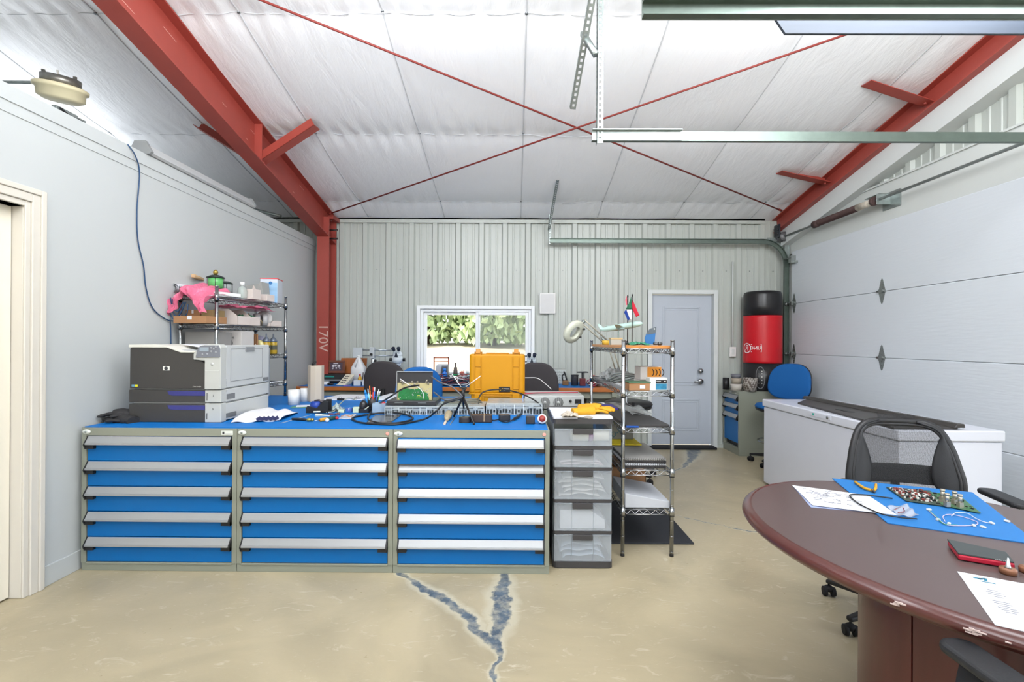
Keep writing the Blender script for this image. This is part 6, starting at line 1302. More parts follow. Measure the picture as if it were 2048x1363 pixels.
# brush, rod, adapters
p, q = foot(889, 849), foot(897, 836); t_ = T('paint_brush', 'small brush with pale bristles and a short wooden handle at the mat edge', 'brush', p); d = q - p
b = B(); b.tube([(0, 0, .006), d * .45 + Vector((0, 0, .008))], [.008, .007], 10); b.o('handle', M('pale_handle', 'cbb9a0', .5), t_)
b = B(); b.tube([d * .45 + Vector((0, 0, .008)), d * .7 + Vector((0, 0, .02)), d * 1.05 + Vector((0, 0, .028)), d * 1.25 + Vector((0, 0, .02))], [.009, .022, .026, .012], 14); b.o('bristles', M('bristle', 'a3957a', .9, var=.35, vs=120, stretch=(1, .1, 1)), t_)
p, q = foot(900, 850), foot(912, 832); b = B(p); b.tube([p + Vector((0, 0, .003)), q + Vector((0, 0, .003))], .0028, 6); one(b, 'thin_rod', galv, 'thin dark metal rod lying beside the brush', 'rod')
def adapter(name, label, l, r, tp, bt, dep, mat, rz=0, r_=.012, cat='adapter'):
    x0, x1, y, h = span(l, r, tp, bt, MZ); w_ = x1 - x0; t_ = T(name, label, cat, ((x0 + x1) / 2, y + dep / 2, MZ), rz)
    b = B(); b.prism(rrect(w_, dep, min(r_, dep / 2.2), 4), XY, 0, h); b.o('housing', mat, t_, bevel=min(.006, h / 3), seg=3); return t_, w_, h
brn = M('brown_black', '2c2624', .35, coat=.2)
adapter('sunglasses_case', 'dark curved case at the left end of the black items near the edge', 917, 940, 834, 846, .06, brn, r_=.025)
t_, w_, h = adapter('leather_case', 'long dark brown case in the middle of the black items', 940, 984, 829, 845, .05, M('dark_brown', '352a26', .4))
b = B(); b.box((.0 + .02, -.001, h * .6), (.006, .053, h * .9)); b.o('strap', M('tan_edge', '9c8468', .5), t_)
t_, w_, h = adapter('power_adapter', 'black power adapter block near the right clear box', 997, 1020, 829, 842, .05, M('satin_black', '2b2b2d'), rz=12)
b = B(); b.tube([(-w_ / 2, 0, .01), (-w_ / 2 - .03, -.01, .006), (-w_ / 2 - .05, .0, .006)], .004, 6); b.o('lead', kb, t_)
cable('short_cable', 'short black cable with a plug right of the power adapter', [foot(1000, 844) + Vector((0, 0, .008)), foot(1014, 846) + Vector((0, 0, .008)), foot(1028, 841) + Vector((0, 0, .012)), foot(1042, 832) + Vector((0, 0, .014))], [.004] * 16 + [.009] * 9, kb)
adapter('black_switch_box', 'small black box between the short cable and the red reel', 1052, 1070, 832, 848, .04, M('satin_black', '2b2b2d'), r_=.006)
x0, x1, y, h = span(1075, 1094, 832, 848, MZ); t_ = T('label_reel', 'small round white reel with a dark red face at the mat corner', 'reel', ((x0 + x1) / 2, y + .02, MZ)); rr = .03
b = B(); b.lathe([(0, -.018), (rr, -.018), (rr, .018), (0, .018)], (0, 0, rr), 24, (70, 0, 0)); b.o('case', white, t_); b = B(); b.lathe([(0, 0), (rr * .72, 0), (rr * .7, .003), (0, .003)], (0, -.0172, rr + .0064), 24, (70, 0, 0)); b.o('face', M('maroon', '8c2a24', .35), t_)
q = foot(972, 826); crumple('zip_ties', 'tangle of black cable ties standing against the right clear box', (q.x, q.y - .02, MZ), (.04, .03, .07), 40, kb, cat='cable ties', n=10)
# ------------------------------------------------ on top of the drawer tower
TT = tz(838) + .001; ty0 = 3.0
b = B((tx, ty0, TT)); b.prism(rrect(W + .004, .42, .01), lambda u, v, d: Vector((tx + u, ty0 + .215 + v, d)), TT, TT + .014); one(b, 'paper_stack', paperm, 'pile of white papers on top of the clear drawer tower', 'paper', bevel=.001)
TP = TT + .015
q = on(1185, 828, TP); yg = M('yellow_glove', 'c4901a', .75, bump=.3, bs=80)
glove('work_glove', 'yellow work glove lying palm down on the tower papers', (q.x - .03, q.y + .02, TP), 10, yg, .9, 'yellow work gloves', seed=5)
glove('work_glove', 'second yellow work glove folded behind the first on the papers', (q.x + .02, q.y + .08, TP + .012), -25, yg, .9, 'yellow work gloves', seed=6)
q = on(1140, 832, TP); crumple('clear_bag', 'clear bag of pale fittings on the tower papers left of the gloves', (q.x, q.y, TP), (.10, .09, .035), 51, M('bag_of_parts', 'b5ab9c', .35, alpha=.9, var=.6, vs=70), n=16)
q = on(1176, 838, TP); b = B(q); b.sph(q + Vector((0, 0, .010)), .022, 14, (1.4, .8, .45)); one(b, 'grey_stone', M('grey_piece', '8d877f', .5), 'flat grey rounded piece in front of the yellow glove', 'piece')
q = on(1166, 838, TP); b = B(q); b.box(q + Vector((0, 0, .005)), (.06, .025, .008), (0, 0, -25)); one(b, 'dark_tool', dgrey, 'small dark flat tool beside the grey rounded piece', 'tool')
# ================================================================== back bench contents
BZ0 = bzt + .001
def sb(l, r, tp, Y): # x0,x1 and top height at depth Y
    return at(l, 740, Y).x, at(r, 740, Y).x, at((l + r) / 2, tp, Y).z - BZ0
Y = 6.12
x0, x1, h = sb(654, 688, 720, 6.2); t_ = T('picture_frame', 'brown framed black and white picture standing on the dark box', 'picture frame', ((x0 + x1) / 2, 6.22, BZ0 + .115), rot=(-8, 0, 0)); w_ = x1 - x0; hh = h - .115
fw = M('frame_wood', '6d4030', .4, var=.15); b = B(); t__ = .03
b.bb((-w_ / 2, -.008, 0), (w_ / 2, .008, t__)); b.bb((-w_ / 2, -.008, hh - t__), (w_ / 2, .008, hh)); b.bb((-w_ / 2, -.008, t__), (-w_ / 2 + t__, .008, hh - t__)); b.bb((w_ / 2 - t__, -.008, t__), (w_ / 2, .008, hh - t__)); b.o('frame', fw, t_, bevel=.003)
b = B(); b.bb((-w_ / 2 + t__, -.002, t__), (w_ / 2 - t__, .004, hh - t__)); b.o('picture', M('photo_dark', '4a3c48', .4), t_)
b = B()
for u, v, r_ in ((-.04, .09, .018), (-.01, .095, .014), (.03, .09, .019), (.0, .065, .012), (.045, .062, .01), (-.045, .06, .01)): b.lathe([(0, 0), (r_, 0), (r_, .001), (0, .001)], (u, -.0025, v), 14, (90, 0, 0))
b.box((-.01, -.003, .125), (.06, .001, .012)); b.o('picture_shapes', M('photo_light', 'c9c4cc', .5), t_)
x0, x1, h = sb(640, 690, 745, 6.15); b = B(((x0 + x1) / 2, 6.15, BZ0)); b.bb((x0 + .04, 6.1, BZ0), (x1 + .06, 6.38, BZ0 + .105)); o_ = one(b, 'dark_receiver', M('satin_black', '2b2b2d'), 'dark box under the picture frame on the back bench', 'box', bevel=.004)
b = B(((x0 + x1) / 2, 6.15, BZ0)); b.bb((x0 + .08, 6.096, BZ0 + .07), (x0 + .2, 6.1, BZ0 + .088)); b.o('teal_display', M('teal', '2f8a80', .3), o_); b = B(((x0 + x1) / 2, 6.15, BZ0)); b.bb((x0 + .06, 6.04, BZ0 + .03), (x1 + .02, 6.096, BZ0 + .045)); b.o('front_ledge', silver, o_)
x0, x1, h = sb(679, 731, 716, 6.36); b = B(((x0 + x1) / 2, 6.37, BZ0)); b.hexa([(x0, 6.34, BZ0), (x1, 6.34, BZ0), (x1, 6.36, BZ0), (x0, 6.36, BZ0), (x0, 6.42, BZ0 + h), (x1, 6.42, BZ0 + h), (x1, 6.44, BZ0 + h), (x0, 6.44, BZ0 + h)]); one(b, 'wooden_board', M('orange_wood', 'a65f2c', .4, var=.3, vs=4, stretch=(12, 2, 1)), 'orange-brown wooden board leaning on the wall behind the white jug', 'board', bevel=.002)
x0, x1, h = sb(701, 728, 713, 6.0); t_ = T('plastic_jug', 'tall white translucent jug with sloping shoulders on the back bench', 'jug', ((x0 + x1) / 2, 6.05, BZ0)); w_ = x1 - x0
b = B(); prof = [(1, .0), (1, .55), (.92, .62), (.3, .92), (.22, .97), (.22, 1)]; rings = []
for k, z in prof: rings.append([b._v((x * k, y * (k if k > .3 else .3), z * h)) for x, y in rrect(w_, .14, .03, 3)])
for r0, r1 in zip(rings, rings[1:]):
    for i in range(len(r0)): b._f([r0[i], r0[(i + 1) % len(r0)], r1[(i + 1) % len(r0)], r1[i]], True)
b._f(rings[0][::-1]); b._f(rings[-1]); b.o('jug_body', M('milky_plastic', 'd3d3d4', .4), t_)
b = B(); b.tube([(-.02, -.06, h * .62), (-.01, -.085, h * .75), (.0, -.06, h * .88)], .010, 8); b.o('handle', M('milky_plastic', 'd3d3d4'), t_)
b = B(); b.lathe([(.022, h), (.022, h + .012), (0, h + .013)], n=16); b.o('cap', white, t_)
# desk phone
x0, x1, h = sb(677, 698, 747, 5.9); t_ = T('desk_phone', 'cream handset-less phone with buttons tilted on the back bench', 'phone', ((x0 + x1) / 2, 5.86, BZ0), rot=(0, 0, -12)); w_ = .13
b = B(); b.hexa([(-w_ / 2, -.05, 0), (w_ / 2, -.05, 0), (w_ / 2, .09, 0), (-w_ / 2, .09, 0), (-w_ / 2 + .03, -.04, .01), (w_ / 2 + .0, -.04, .01), (w_ / 2 + .05, .08, h * .95), (-w_ / 2 + .06, .08, h * .95)]); b.o('phone_body', M('cream_phone', 'd4cdba', .45), t_, bevel=.004)
b = B()
for i in range(3):
    for j in range(4): b.box((-.005 + .02 * i + .008 * j, -.022 + .022 * j, .028 + .0245 * j * 1.0), (.012, .012, .005), (40, 0, 0))
b.o('keypad', dgrey, t_)
def jar(name, label, px, Y, r_, h, m_, capm=None, grp=None, cat='bottle', neck=.4, z=None):
    X = at(px, 740, Y).x; t_ = T(name, label, cat, (X, Y, BZ0 if z is None else z), group=grp)
    b = B(); b.lathe([(0, 0), (r_, 0), (r_, h * .6), (r_ * .85, h * .7), (r_ * neck, h * .8), (r_ * neck, h * .88), (0, h * .88)], n=18); b.o('bottle_body', m_, t_)
    if capm: b = B(); b.lathe([(0, h * .84), (r_ * neck * 1.2, h * .84), (r_ * neck * 1.1, h), (0, h)], n=14); b.o('cap', capm, t_)
    return t_
labw = M('white_label', 'c6ccd2', .5)
jar('dropper_bottle', 'small yellow dropper bottle beside the white jug', 720, 5.86, .024, .13, M('yellow_bottle', 'c99a2c', .3), redp)
for k, (px_, w_) in enumerate(((715, .085), (732, .08))):
    q = at(px_, 760, 5.76); carton('white_tub', labw, ['left white square tub in front of the jug', 'right white square tub holding small screwdrivers'][k], 'tub', (q.x, 5.78, BZ0), (w_, .07, .062), 0, 'white square tubs on the bench')
rr = random.Random(6)
for k in range(5):
    p = Vector((at(725 + 4 * k, 740, 5.83).x, 5.83, BZ0)); b = B(p); e = p + Vector((rr.uniform(-.015, .015), 0, rr.uniform(.11, .16))); b.tube([p, p.lerp(e, .5)], .003, 6); b.tube([p.lerp(e, .5), e], .006, 6); one(b, 'thin_tool', M('dark_tool_handle', '3a3030', .5), ['leftmost upright thin tool behind the right tub', 'second upright thin tool behind the right tub', 'middle upright thin tool behind the right tub', 'fourth upright thin tool behind the right tub', 'rightmost upright thin tool behind the right tub'][k], 'tool', 'thin tools behind the right tub')
for k, px_ in enumerate((743, 748, 753, 758)):
    jar('amber_bottle', ['leftmost small amber bottle on the back bench', 'second small amber bottle from the left on the back bench', 'third small amber bottle from the left on the back bench', 'rightmost small amber bottle, nearest the dark chair'][k], px_ + .5, 5.80 + .05 * (k % 2), .022, .10 + .02 * (k % 2), amber, M('dark_cap', '2a2222', .4), 'small amber bottles on the back bench')
for k, px_ in enumerate((707, 724, 739, 764)):
    q = Vector((at(px_, 740, 5.76).x, 5.765, BZ0)); b = B(q); b.lathe([(0, 0), (.02, 0), (.02, .045), (0, .045)], q, 14); one(b, 'blue_jar', M('dark_blue_jar', '223a5e', .3), ['small dark blue jar left of the left tub', 'small dark blue jar between the two tubs', 'small dark blue jar right of the right tub', 'small dark blue jar nearest the dark chair'][k], 'jar', 'small dark blue jars on the bench')
q = at(647, 764, 5.85); q.z = BZ0; carton('small_white_box', white, 'small white open box at the left of the back bench', 'box', (q.x, 5.9, BZ0), (.09, .07, .035), 10)
q = Vector((at(662, 764, 5.82).x, 5.8, BZ0)); b = B(q); b.sph(q + Vector((0, 0, .012)), .03, 12, (1.4, .7, .4)); one(b, 'black_mouse', black, 'small black mouse beside the white open box', 'mouse')
q = Vector((at(645, 766, 5.75).x, 5.73, BZ0)); b = B(q); b.lathe([(.014, 0), (.03, 0), (.03, .012), (.014, .012), (.014, 0)], q, 20); one(b, 'blue_tape', bluep, 'dark blue tape roll at the left front of the bench', 'tape')
q = Vector((at(693, 766, 5.70).x, 5.70, BZ0)); b = B(q); b.tube([q + Vector((-.03, -.02, .004)), q + Vector((.04, .04, .004))], .005, 8); one(b, 'purple_marker', M('purple_pen', '9a70c8', .4), 'pale purple marker lying at the front of the back bench', 'marker')
# boom microscopes
smm = M('microscope_white', 'c9d2d8', .35, var=.04)
def scope(label, pole_px, head_px, head_py, Y, arm_l):
    X = at(pole_px, 700, Y).x; hx = at(head_px, 700, Y).x; zz = at(head_px, head_py, Y).z
    t_ = T('boom_microscope', label, 'microscope', (X, Y, BZ0)); H = zz - BZ0 - .02
    b = B(); b.prism(rrect(.22, .24, .03), XY, 0, .025); b.o('base', smm, t_, bevel=.004)
    b = B(); b.cyl((0, 0, .02), (0, 0, H + .06), .022); b.o('post', M('scope_steel', 'b0b8bc', .25, .7), t_)
    for dz in (.035, -.035): b = B(); b.cyl((-arm_l, -.03, H + dz), (hx - X - .05, -.03, H + dz), .009); b.o('boom_bar', M('scope_steel', 'b0b8bc'), t_)
    b = B(); b.box((.0, -.02, H), (.06, .07, .14)); b.o('clamp_block', M('scope_pale', 'b6bcc0', .4), t_, bevel=.006)
    b = B(); b.box((-arm_l - .03, -.03, H), (.12, .05, .13)); b.o('counterweight', M('scope_pale', 'b6bcc0'), t_, bevel=.006)
    b = B(); b.box((hx - X - .04, -.03, H), (.03, .05, .12)); b.o('head_bracket', M('scope_pale', 'b6bcc0'), t_, bevel=.006)
    for q in ((.05, -.06, H - .10), (-.0, -.07, H - .02)): b = B(); b.cyl(q, (q[0], q[1] - .02, q[2]), .018, n=6); b.o('knob', black, t_)
    hd_ = Vector((hx - X, -.05, H + .0)); b = B(); b.sph(hd_ + Vector((0, 0, -.02)), .055, 18, (1.1, 1, .9)); b.cyl(hd_ + Vector((0, 0, -.04)), hd_ + Vector((0, 0, -.12)), .06, .07, n=28); b.cyl(hd_ + Vector((0, 0, -.12)), hd_ + Vector((0, 0, -.16)), .045, .04, n=24); b.o('optical_head', smm, t_)
    for sg in (-1, 1):
        b = B(); b.tube([hd_ + Vector((sg * .02, -.03, .0)), hd_ + Vector((sg * .028, -.055, .03))], .018, 12); b.o('eyepiece_tube', smm, t_)
        b = B(); b.tube([hd_ + Vector((sg * .028, -.055, .03)), hd_ + Vector((sg * .034, -.09, .062))], [.018, .024], 14); b.o('eyepiece', M('eyepiece_navy', '1c2434', .35), t_)
        b = B(); b.cyl(hd_ + Vector((sg * .07, 0, -.085)), hd_ + Vector((sg * .10, 0, -.085)), .022); b.o('focus_knob', black, t_)
    b = B(); b.prism([(-.022, -.05), (.022, -.05), (.0, .02)], XZ, -.115, -.10); o_ = b.o('prism_cover', M('eyepiece_navy', '1c2434'), t_); o_.location = hd_ + Vector((0, .04, 0))
scope('white boom microscope over the left dark chair, left of the window', 746, 797, 702, 6.10, .15)
scope('white boom microscope partly hidden behind the yellow case', 1003, 1063, 714, 6.10, .02)
# window side clutter
x0, x1, h = sb(866, 897, 714, 6.25); t_ = T('small_wooden_frame', 'small empty reddish wooden frame before the left window pane', 'frame', ((x0 + x1) / 2, 6.28, BZ0)); w_ = x1 - x0; b = B(); t__ = .014
b.bb((-w_ / 2, 0, 0), (-w_ / 2 + t__, .03, h)); b.bb((w_ / 2 - t__, 0, 0), (w_ / 2, .03, h)); b.bb((-w_ / 2, 0, h - t__), (w_ / 2, .03, h)); b.bb((-w_ / 2, 0, 0), (w_ / 2, .03, t__)); b.bb((-w_ / 2 + t__, 0, h * .82), (w_ / 2 - t__, .02, h * .85)); b.o('frame', M('reddish_wood', 'b0604a', .5), t_, bevel=.001)
x0, x1, h = sb(868, 896, 728, 6.0); t_ = T('grey_printer', 'dark grey small machine with a light lid in front of the small frame', 'machine', ((x0 + x1) / 2, 6.05, BZ0)); w_ = x1 - x0; b = B(); b.prism([(-.08, 0), (.08, 0), (.08, h * .8), (.04, h), (-.08, h * .9)], YZ, -w_ / 2 + .03, w_ / 2); b.o('housing', M('slate', '4a4e58', .45), t_, bevel=.006); b = B(); b.box((-w_ * .2, -.02, h * .5), (w_ * .4, .14, h * .9), (0, 8, 0)); b.o('side_cover', M('pale_grey_cover', 'a9adb5', .4), t_, bevel=.006)
jar('water_bottle', 'bright blue sports bottle on the back bench before the window', 889, 5.92, .036, .20, M('bright_blue', '1668c8', .2, alpha=.95), M('bright_blue_cap', '1f7ad8', .3), neck=.5)
t_ = jar('spray_bottle', 'green bottle with a tall dark nozzle before the window', 911, 5.95, .045, .17, M('green_liquid', '2f8a5c', .2), None, neck=.45); b = B(); b.lathe([(0, .12), (.026, .12), (.028, .16), (.022, .19), (.022, .21), (.012, .22), (.011, .27), (0, .272)], n=18); b.o('nozzle', M('brown_grey', '5c5450', .5), t_)
for k in range(1):
    X = at(924, 740, 6.1).x; t_ = T('leaf_ornament', 'small red maple leaf ornament standing on the bench by the window', 'ornament', (X, 6.1, BZ0)); b = B(); lf_ = []
    for i in range(22): a = 2 * math.pi * i / 22 + math.pi / 2; r_ = .055 if i % 4 == 0 else (.034 if i % 2 == 0 else .022); lf_.append((r_ * math.cos(a), .13 + r_ * math.sin(a)))
    b.prism(lf_, XZ, -.004, .004); b.o('leaf', M('maple_red', 'b85a4c', .5), t_); b = B(); b.cyl((0, 0, 0), (0, 0, .09), .003, n=6); b.box((0, 0, .004), (.06, .04, .008)); b.o('stand', M('reddish_wood', 'b0604a'), t_)
jar('teal_bottle', 'pale teal bottle half hidden by the left edge of the yellow case', 935, 6.0, .034, .17, M('pale_teal', '9cc0c4', .25), white)
def tangle(name, label, l, r, tp, Y, mats, n, seed, dep=.16):
    x0, x1, h = sb(l, r, tp, Y); rr = random.Random(seed); t_ = T(name, label, 'cables', ((x0 + x1) / 2, Y, BZ0)); w_ = x1 - x0
    for k in range(n):
        b = B(); pts = [(rr.uniform(-w_ / 2, w_ / 2), rr.uniform(-dep / 2, dep / 2), rr.uniform(.006, h * (1 - abs(i - 2.5) / 4))) for i in range(6)]; b.tube(spline(pts, 5), .004, 5); b.o('cable_strand', mats[k % len(mats)], t_)
    return t_
navyc = M('navy_cable', '2a3450', .5); redc = M('dull_red_cable', '8c3a3c', .5)
tangle('cable_tangle', 'tangle of navy, black and red cables on the bench left of the case', 862, 950, 744, 5.80, [navyc, black, navyc, redc, navyc, whitecable], 26, 21, .2)
x0, x1, h = sb(903, 926, 752, 5.8); b = B(((x0 + x1) / 2, 5.85, BZ0)); b.sph(((x0 + x1) / 2, 5.85, BZ0 + .03), .06, 14, (1.3, .9, .7)); one(b, 'navy_pouch', M('navy_fabric', '252a3c', .8), 'dark navy pouch among the bench cables left of the case', 'pouch')
# right part of bench
x0, x1, h = sb(1095, 1121, 738, 6.1); t_ = T('parts_cabinet', 'pale cabinet of tiny plastic drawers right of the dark chair', 'parts cabinet', ((x0 + x1) / 2, 6.15, BZ0)); w_ = .30; cl_ = M('pale_plastic', 'a9aca8', .45)
b = B(); b.box((0, .07, h / 2), (w_, .16, h)); b.o('housing', cl_, t_, bevel=.002)
nx, nz = 6, 5
for i in range(nx):
    for j in range(nz):
        b = B(); cx_, cz_ = -w_ / 2 + w_ * (i + .5) / nx, .01 + (h - .02) * (j + .5) / nz; b.box((cx_, -.014, cz_), (w_ / nx - .006, .008, (h - .02) / nz - .005)); d = b.o('tiny_drawer', M('drawer_clear', 'bcc0be', .3), t_)
        b = B(); b.box((cx_, -.021, cz_ - .006), (.012, .008, .006)); b.o('pull', M('drawer_pull', '80837f', .5), d)
for k, (l, r, lab) in enumerate(((1088, 1106, 'small dark objects pile in front of the tiny drawers'),)): tangle('small_objects', lab, l, r + 12, 764, 5.78, [black, green, whitecable], 12, 33, .1)
x0, x1, h = sb(1125, 1137, 754, 5.95); t_ = T('hand_tool', 'black and brown tool with two upright handles on the bench', 'tool', ((x0 + x1) / 2, 5.95, BZ0)); b = B(); b.box((0, 0, .03), (.075, .06, .06)); b.o('tool_body', M('brown_tool', '6e4c28', .5, var=.4, vs=30), t_, bevel=.01); b = B(); b.tube(spline([(-.03, 0, .05), (-.04, 0, .11), (-.02, 0, .14)], 4), .008, 8); b.tube(spline([(.02, 0, .05), (.0, 0, .12), (-.02, 0, .17)], 4), .010, 8); b.o('handles', black, t_)
x0, x1, h = sb(1143, 1156, 749, 5.95); t_ = T('black_jar', 'black round jar with a clear front on the bench', 'jar', ((x0 + x1) / 2, 5.95, BZ0)); b = B(); b.lathe([(0, 0), (.045, 0), (.045, h * .9), (.042, h), (0, h)], n=24); b.o('jar_body', M('smoked', '3a3a3c', .25), t_); b = B(); b.lathe([(.046, h * .88), (.048, h), (0, h + .003)], n=24); b.o('lid', black, t_)
t_ = T('bench_press', 'dark red device with a grey flat head on the bench', 'device', (at(1165, 740, 5.9).x, 5.9, BZ0)); b = B(); b.box((0, 0, .045), (.07, .07, .09)); b.o('device_body', M('maroon_box', '5c1a20', .35), t_, bevel=.005); b = B(); b.box((.0, 0, .165), (.13, .07, .014), (0, 0, 15)); b.cyl((0, 0, .09), (0, 0, .165), .012); b.cyl((.02, 0, .09), (.02, 0, .165), .006); b.o('head', dgrey, t_, bevel=.003)
tangle('red_black_parts', 'heap of red and pale parts on the bench behind the rack', 1176, 1228, 745, 5.9, [redp, whitecable, black, silver, M('magenta_wire', 'a83a70', .5)], 30, 44, .2)
for k in range(1):
    x0, x1, h = sb(1198, 1210, 752, 5.95); b = B(((x0 + x1) / 2, 5.95, BZ0)); b.box(((x0 + x1) / 2, 5.95, BZ0 + .04), (.16, .1, .08), (0, 0, 15)); one(b, 'pale_device', M('pale_device', 'b4b4b0', .5, var=.5, vs=50), 'pale box with many small marks behind the rack post', 'device', bevel=.003)
# magnifier lamp
mg = M('lamp_cream', 'd8dac8', .35); Yl = 5.05
t_ = T('magnifier_lamp', 'cream magnifier lamp on a spring arm reaching left from the rack', 'lamp', at(1237, 765, 5.7)); og = t_.location.copy()
p0, p1, p2 = at(1237, 745, 5.65), at(1222, 692, 5.5), at(1167, 643, 5.3); hd_ = at(1147, 663, 5.2)
def twin(a, c, par, nm, off):
    for s_ in (-1, 1):
        b = B(og); b.tube([a + off * s_, c + off * s_], .0085, 6); b.o(nm, M('arm_cream', 'b9b4a4', .4, .3), par)
twin(p0, p1 + Vector((0, 0, -.02)), t_, 'lower_arm', Vector((.025, 0, 0))); twin(p1, p2, t_, 'upper_arm', Vector((.012, 0, .02)))
b = B(og); b.tube([p1, p1.lerp(p2, .35)], .012, 8); b.o('spring', galv, t_)
for q in (p1, p2): b = B(og); b.sph(q, .022, 10); b.o('joint', galv, t_)
n_ = (hd_ - p2).normalized(); b = B(og); tl = Vector((-.60, .63, .49)).to_track_quat('Z', 'Y').to_matrix()
b.lathe([(.075, -.028), (.125, -.028), (.135, -.01), (.135, .012), (.12, .032), (.08, .034), (.068, .02), (.068, -.02), (.075, -.028)], hd_, 36, tl); b.o('lamp_head', mg, t_)
b = B(og); b.lathe([(0, -.004), (.069, -.002), (.069, .002), (0, .004)], hd_, 30, tl); b.o('lens', M('lens_glass', '8f9a98', .05, alpha=.2), t_)
b = B(og); b.tube([p2, p2.lerp(hd_, .5)], .010, 8); b.o('yoke', mg, t_)
b = B(og)
for k in (-1, 1): q = hd_ + tl @ Vector((-.11, .05 * k, -.03)); b.box(q, (.03, .02, .02))
b.o('switches', black, t_)
# ================================================================== right rack contents
def rr_pos(px, py, z, Y=None): return on(px, py, z)
# flags on top
WT = 1.380
def flag(label, px, ptop, Y, cols, side, lean=0, furl=0):
    p = at(px, 690, Y); p.z = WT; top = at(px, ptop, Y).z - WT; t_ = T('desk_flag', label, 'flag', p); b = B(); b.lathe([(0, 0), (.035, 0), (.03, .012), (.008, .018), (0, .02)], n=20); b.o('base', black, t_)
    b = B(); b.cyl((0, 0, .012), (lean, 0, top - .02), .004, n=8); b.o('pole', black, t_); b = B(); b.lathe([(0, 0), (.006, .002), (.006, .014), (0, .022)], (lean, 0, top - .022), 10); b.o('finial', black, t_)
    return t_, top
t_, top = flag('small flag with green, white and red bands on a black stand', 1264, 587, 3.75, None, 1)
cols = [M('flag_green', '1d5c40', .7), M('flag_white', 'd8d6da', .7), M('flag_red', 'b0142c', .7)]
def cloth(t_, poly, m_, nm, y=0):
    b = B(); n = 10
    (a, c, d, e) = poly
    b.grid(lambda u, v: (lambda x, z: Vector((x, y + .010 * math.sin(x * 70 + z * 20), z)))(*[(1 - u) * ((1 - v) * a[i] + v * e[i]) + u * ((1 - v) * c[i] + v * d[i]) for i in (0, 1)]), n, n); return b.o(nm, m_, t_, solid=.001)
def PT(px, py, p0, Y): q = at(px, py, Y); return (q.x - p0.x, q.z - p0.z)
o3 = t_.location
cloth(t_, [PT(1263, 592, o3, 3.75), PT(1263, 618, o3, 3.75), PT(1252, 618, o3, 3.75), PT(1258, 604, o3, 3.75)], cols[0], 'green_band')
cloth(t_, [PT(1263, 618, o3, 3.75), PT(1263, 640, o3, 3.75), PT(1260, 637, o3, 3.75), PT(1253, 618, o3, 3.75)], cols[1], 'white_band', .004)
cloth(t_, [PT(1264, 596, o3, 3.75), PT(1279, 630, o3, 3.75), PT(1272, 634, o3, 3.75), PT(1264, 618, o3, 3.75)], cols[2], 'red_band', -.006)
t_, top = flag('small red, white and blue flag drooping left of the green one', 1255, 589, 3.85, None, -1); o3 = t_.location
cloth(t_, [PT(1254, 591, o3, 3.85), PT(1255, 608, o3, 3.85), PT(1252, 611, o3, 3.85), PT(1250, 600, o3, 3.85)], M('flag_pink_red', 'c8606c', .7), 'red_band')
cloth(t_, [PT(1256, 601, o3, 3.85), PT(1259, 612, o3, 3.85), PT(1256, 616, o3, 3.85), PT(1252, 610, o3, 3.85)], cols[1], 'white_band', .003)
cloth(t_, [PT(1253, 616, o3, 3.85), PT(1260, 638, o3, 3.85), PT(1255, 641, o3, 3.85), PT(1248, 624, o3, 3.85)], M('flag_blue', '1a3f9a', .7), 'blue_band', -.003)
# toy airplane
mt = M('mint_plastic', 'a9c4bc', .35); pa, pc_ = at(1200, 660, 3.95), at(1285, 646, 3.75); t_ = T('model_airplane', 'pale mint model airplane on a small stand above the rack', 'model airplane', (pa + pc_) / 2 * 1); og = t_.location.copy(); d = pc_ - pa
b = B(og); b.tube([pa, pa + d * .08, pa + d * .2, pa + d * .5, pa + d * .85, pa + d * .96, pc_], [.006, .014, .021, .024, .023, .016, .004], 14); b.o('fuselage', mt, t_)
m0 = pa + d * .45
for sg in (-1, 1): b = B(og); b.hexa([m0 + Vector((-.02, 0, -.008)), m0 + Vector((.045, 0, -.004)), m0 + Vector((-.05, sg * .20, .015)), m0 + Vector((-.075, sg * .20, .015)), m0 + Vector((-.02, 0, -.004)), m0 + Vector((.045, 0, .002)), m0 + Vector((-.05, sg * .20, .018)), m0 + Vector((-.075, sg * .20, .018))]); b.o('wing', mt, t_); b = B(og); b.cyl(m0 + Vector((-.02, sg * .07, -.018)), m0 + Vector((.03, sg * .07, -.014)), .010, n=12); b.o('engine', M('engine_grey', '7c8c88', .4), t_)
b = B(og); b.hexa([pa + Vector((.0, -.002, .004)), pa + Vector((.04, -.002, .008)), pa + Vector((.04, .002, .008)), pa + Vector((0, .002, .004)), pa + Vector((-.02, -.001, .05)), pa + Vector((-.005, -.001, .052)), pa + Vector((-.005, .001, .052)), pa + Vector((-.02, .001, .05))]); b.o('tail_fin', mt, t_)
b = B(og); b.tube([m0 + Vector((.0, 0, -.015)), m0 + Vector((0, 0, -.06)), Vector((m0.x, m0.y, WT + .055))], .003, 6); b.o('stand_rod', mt, t_)
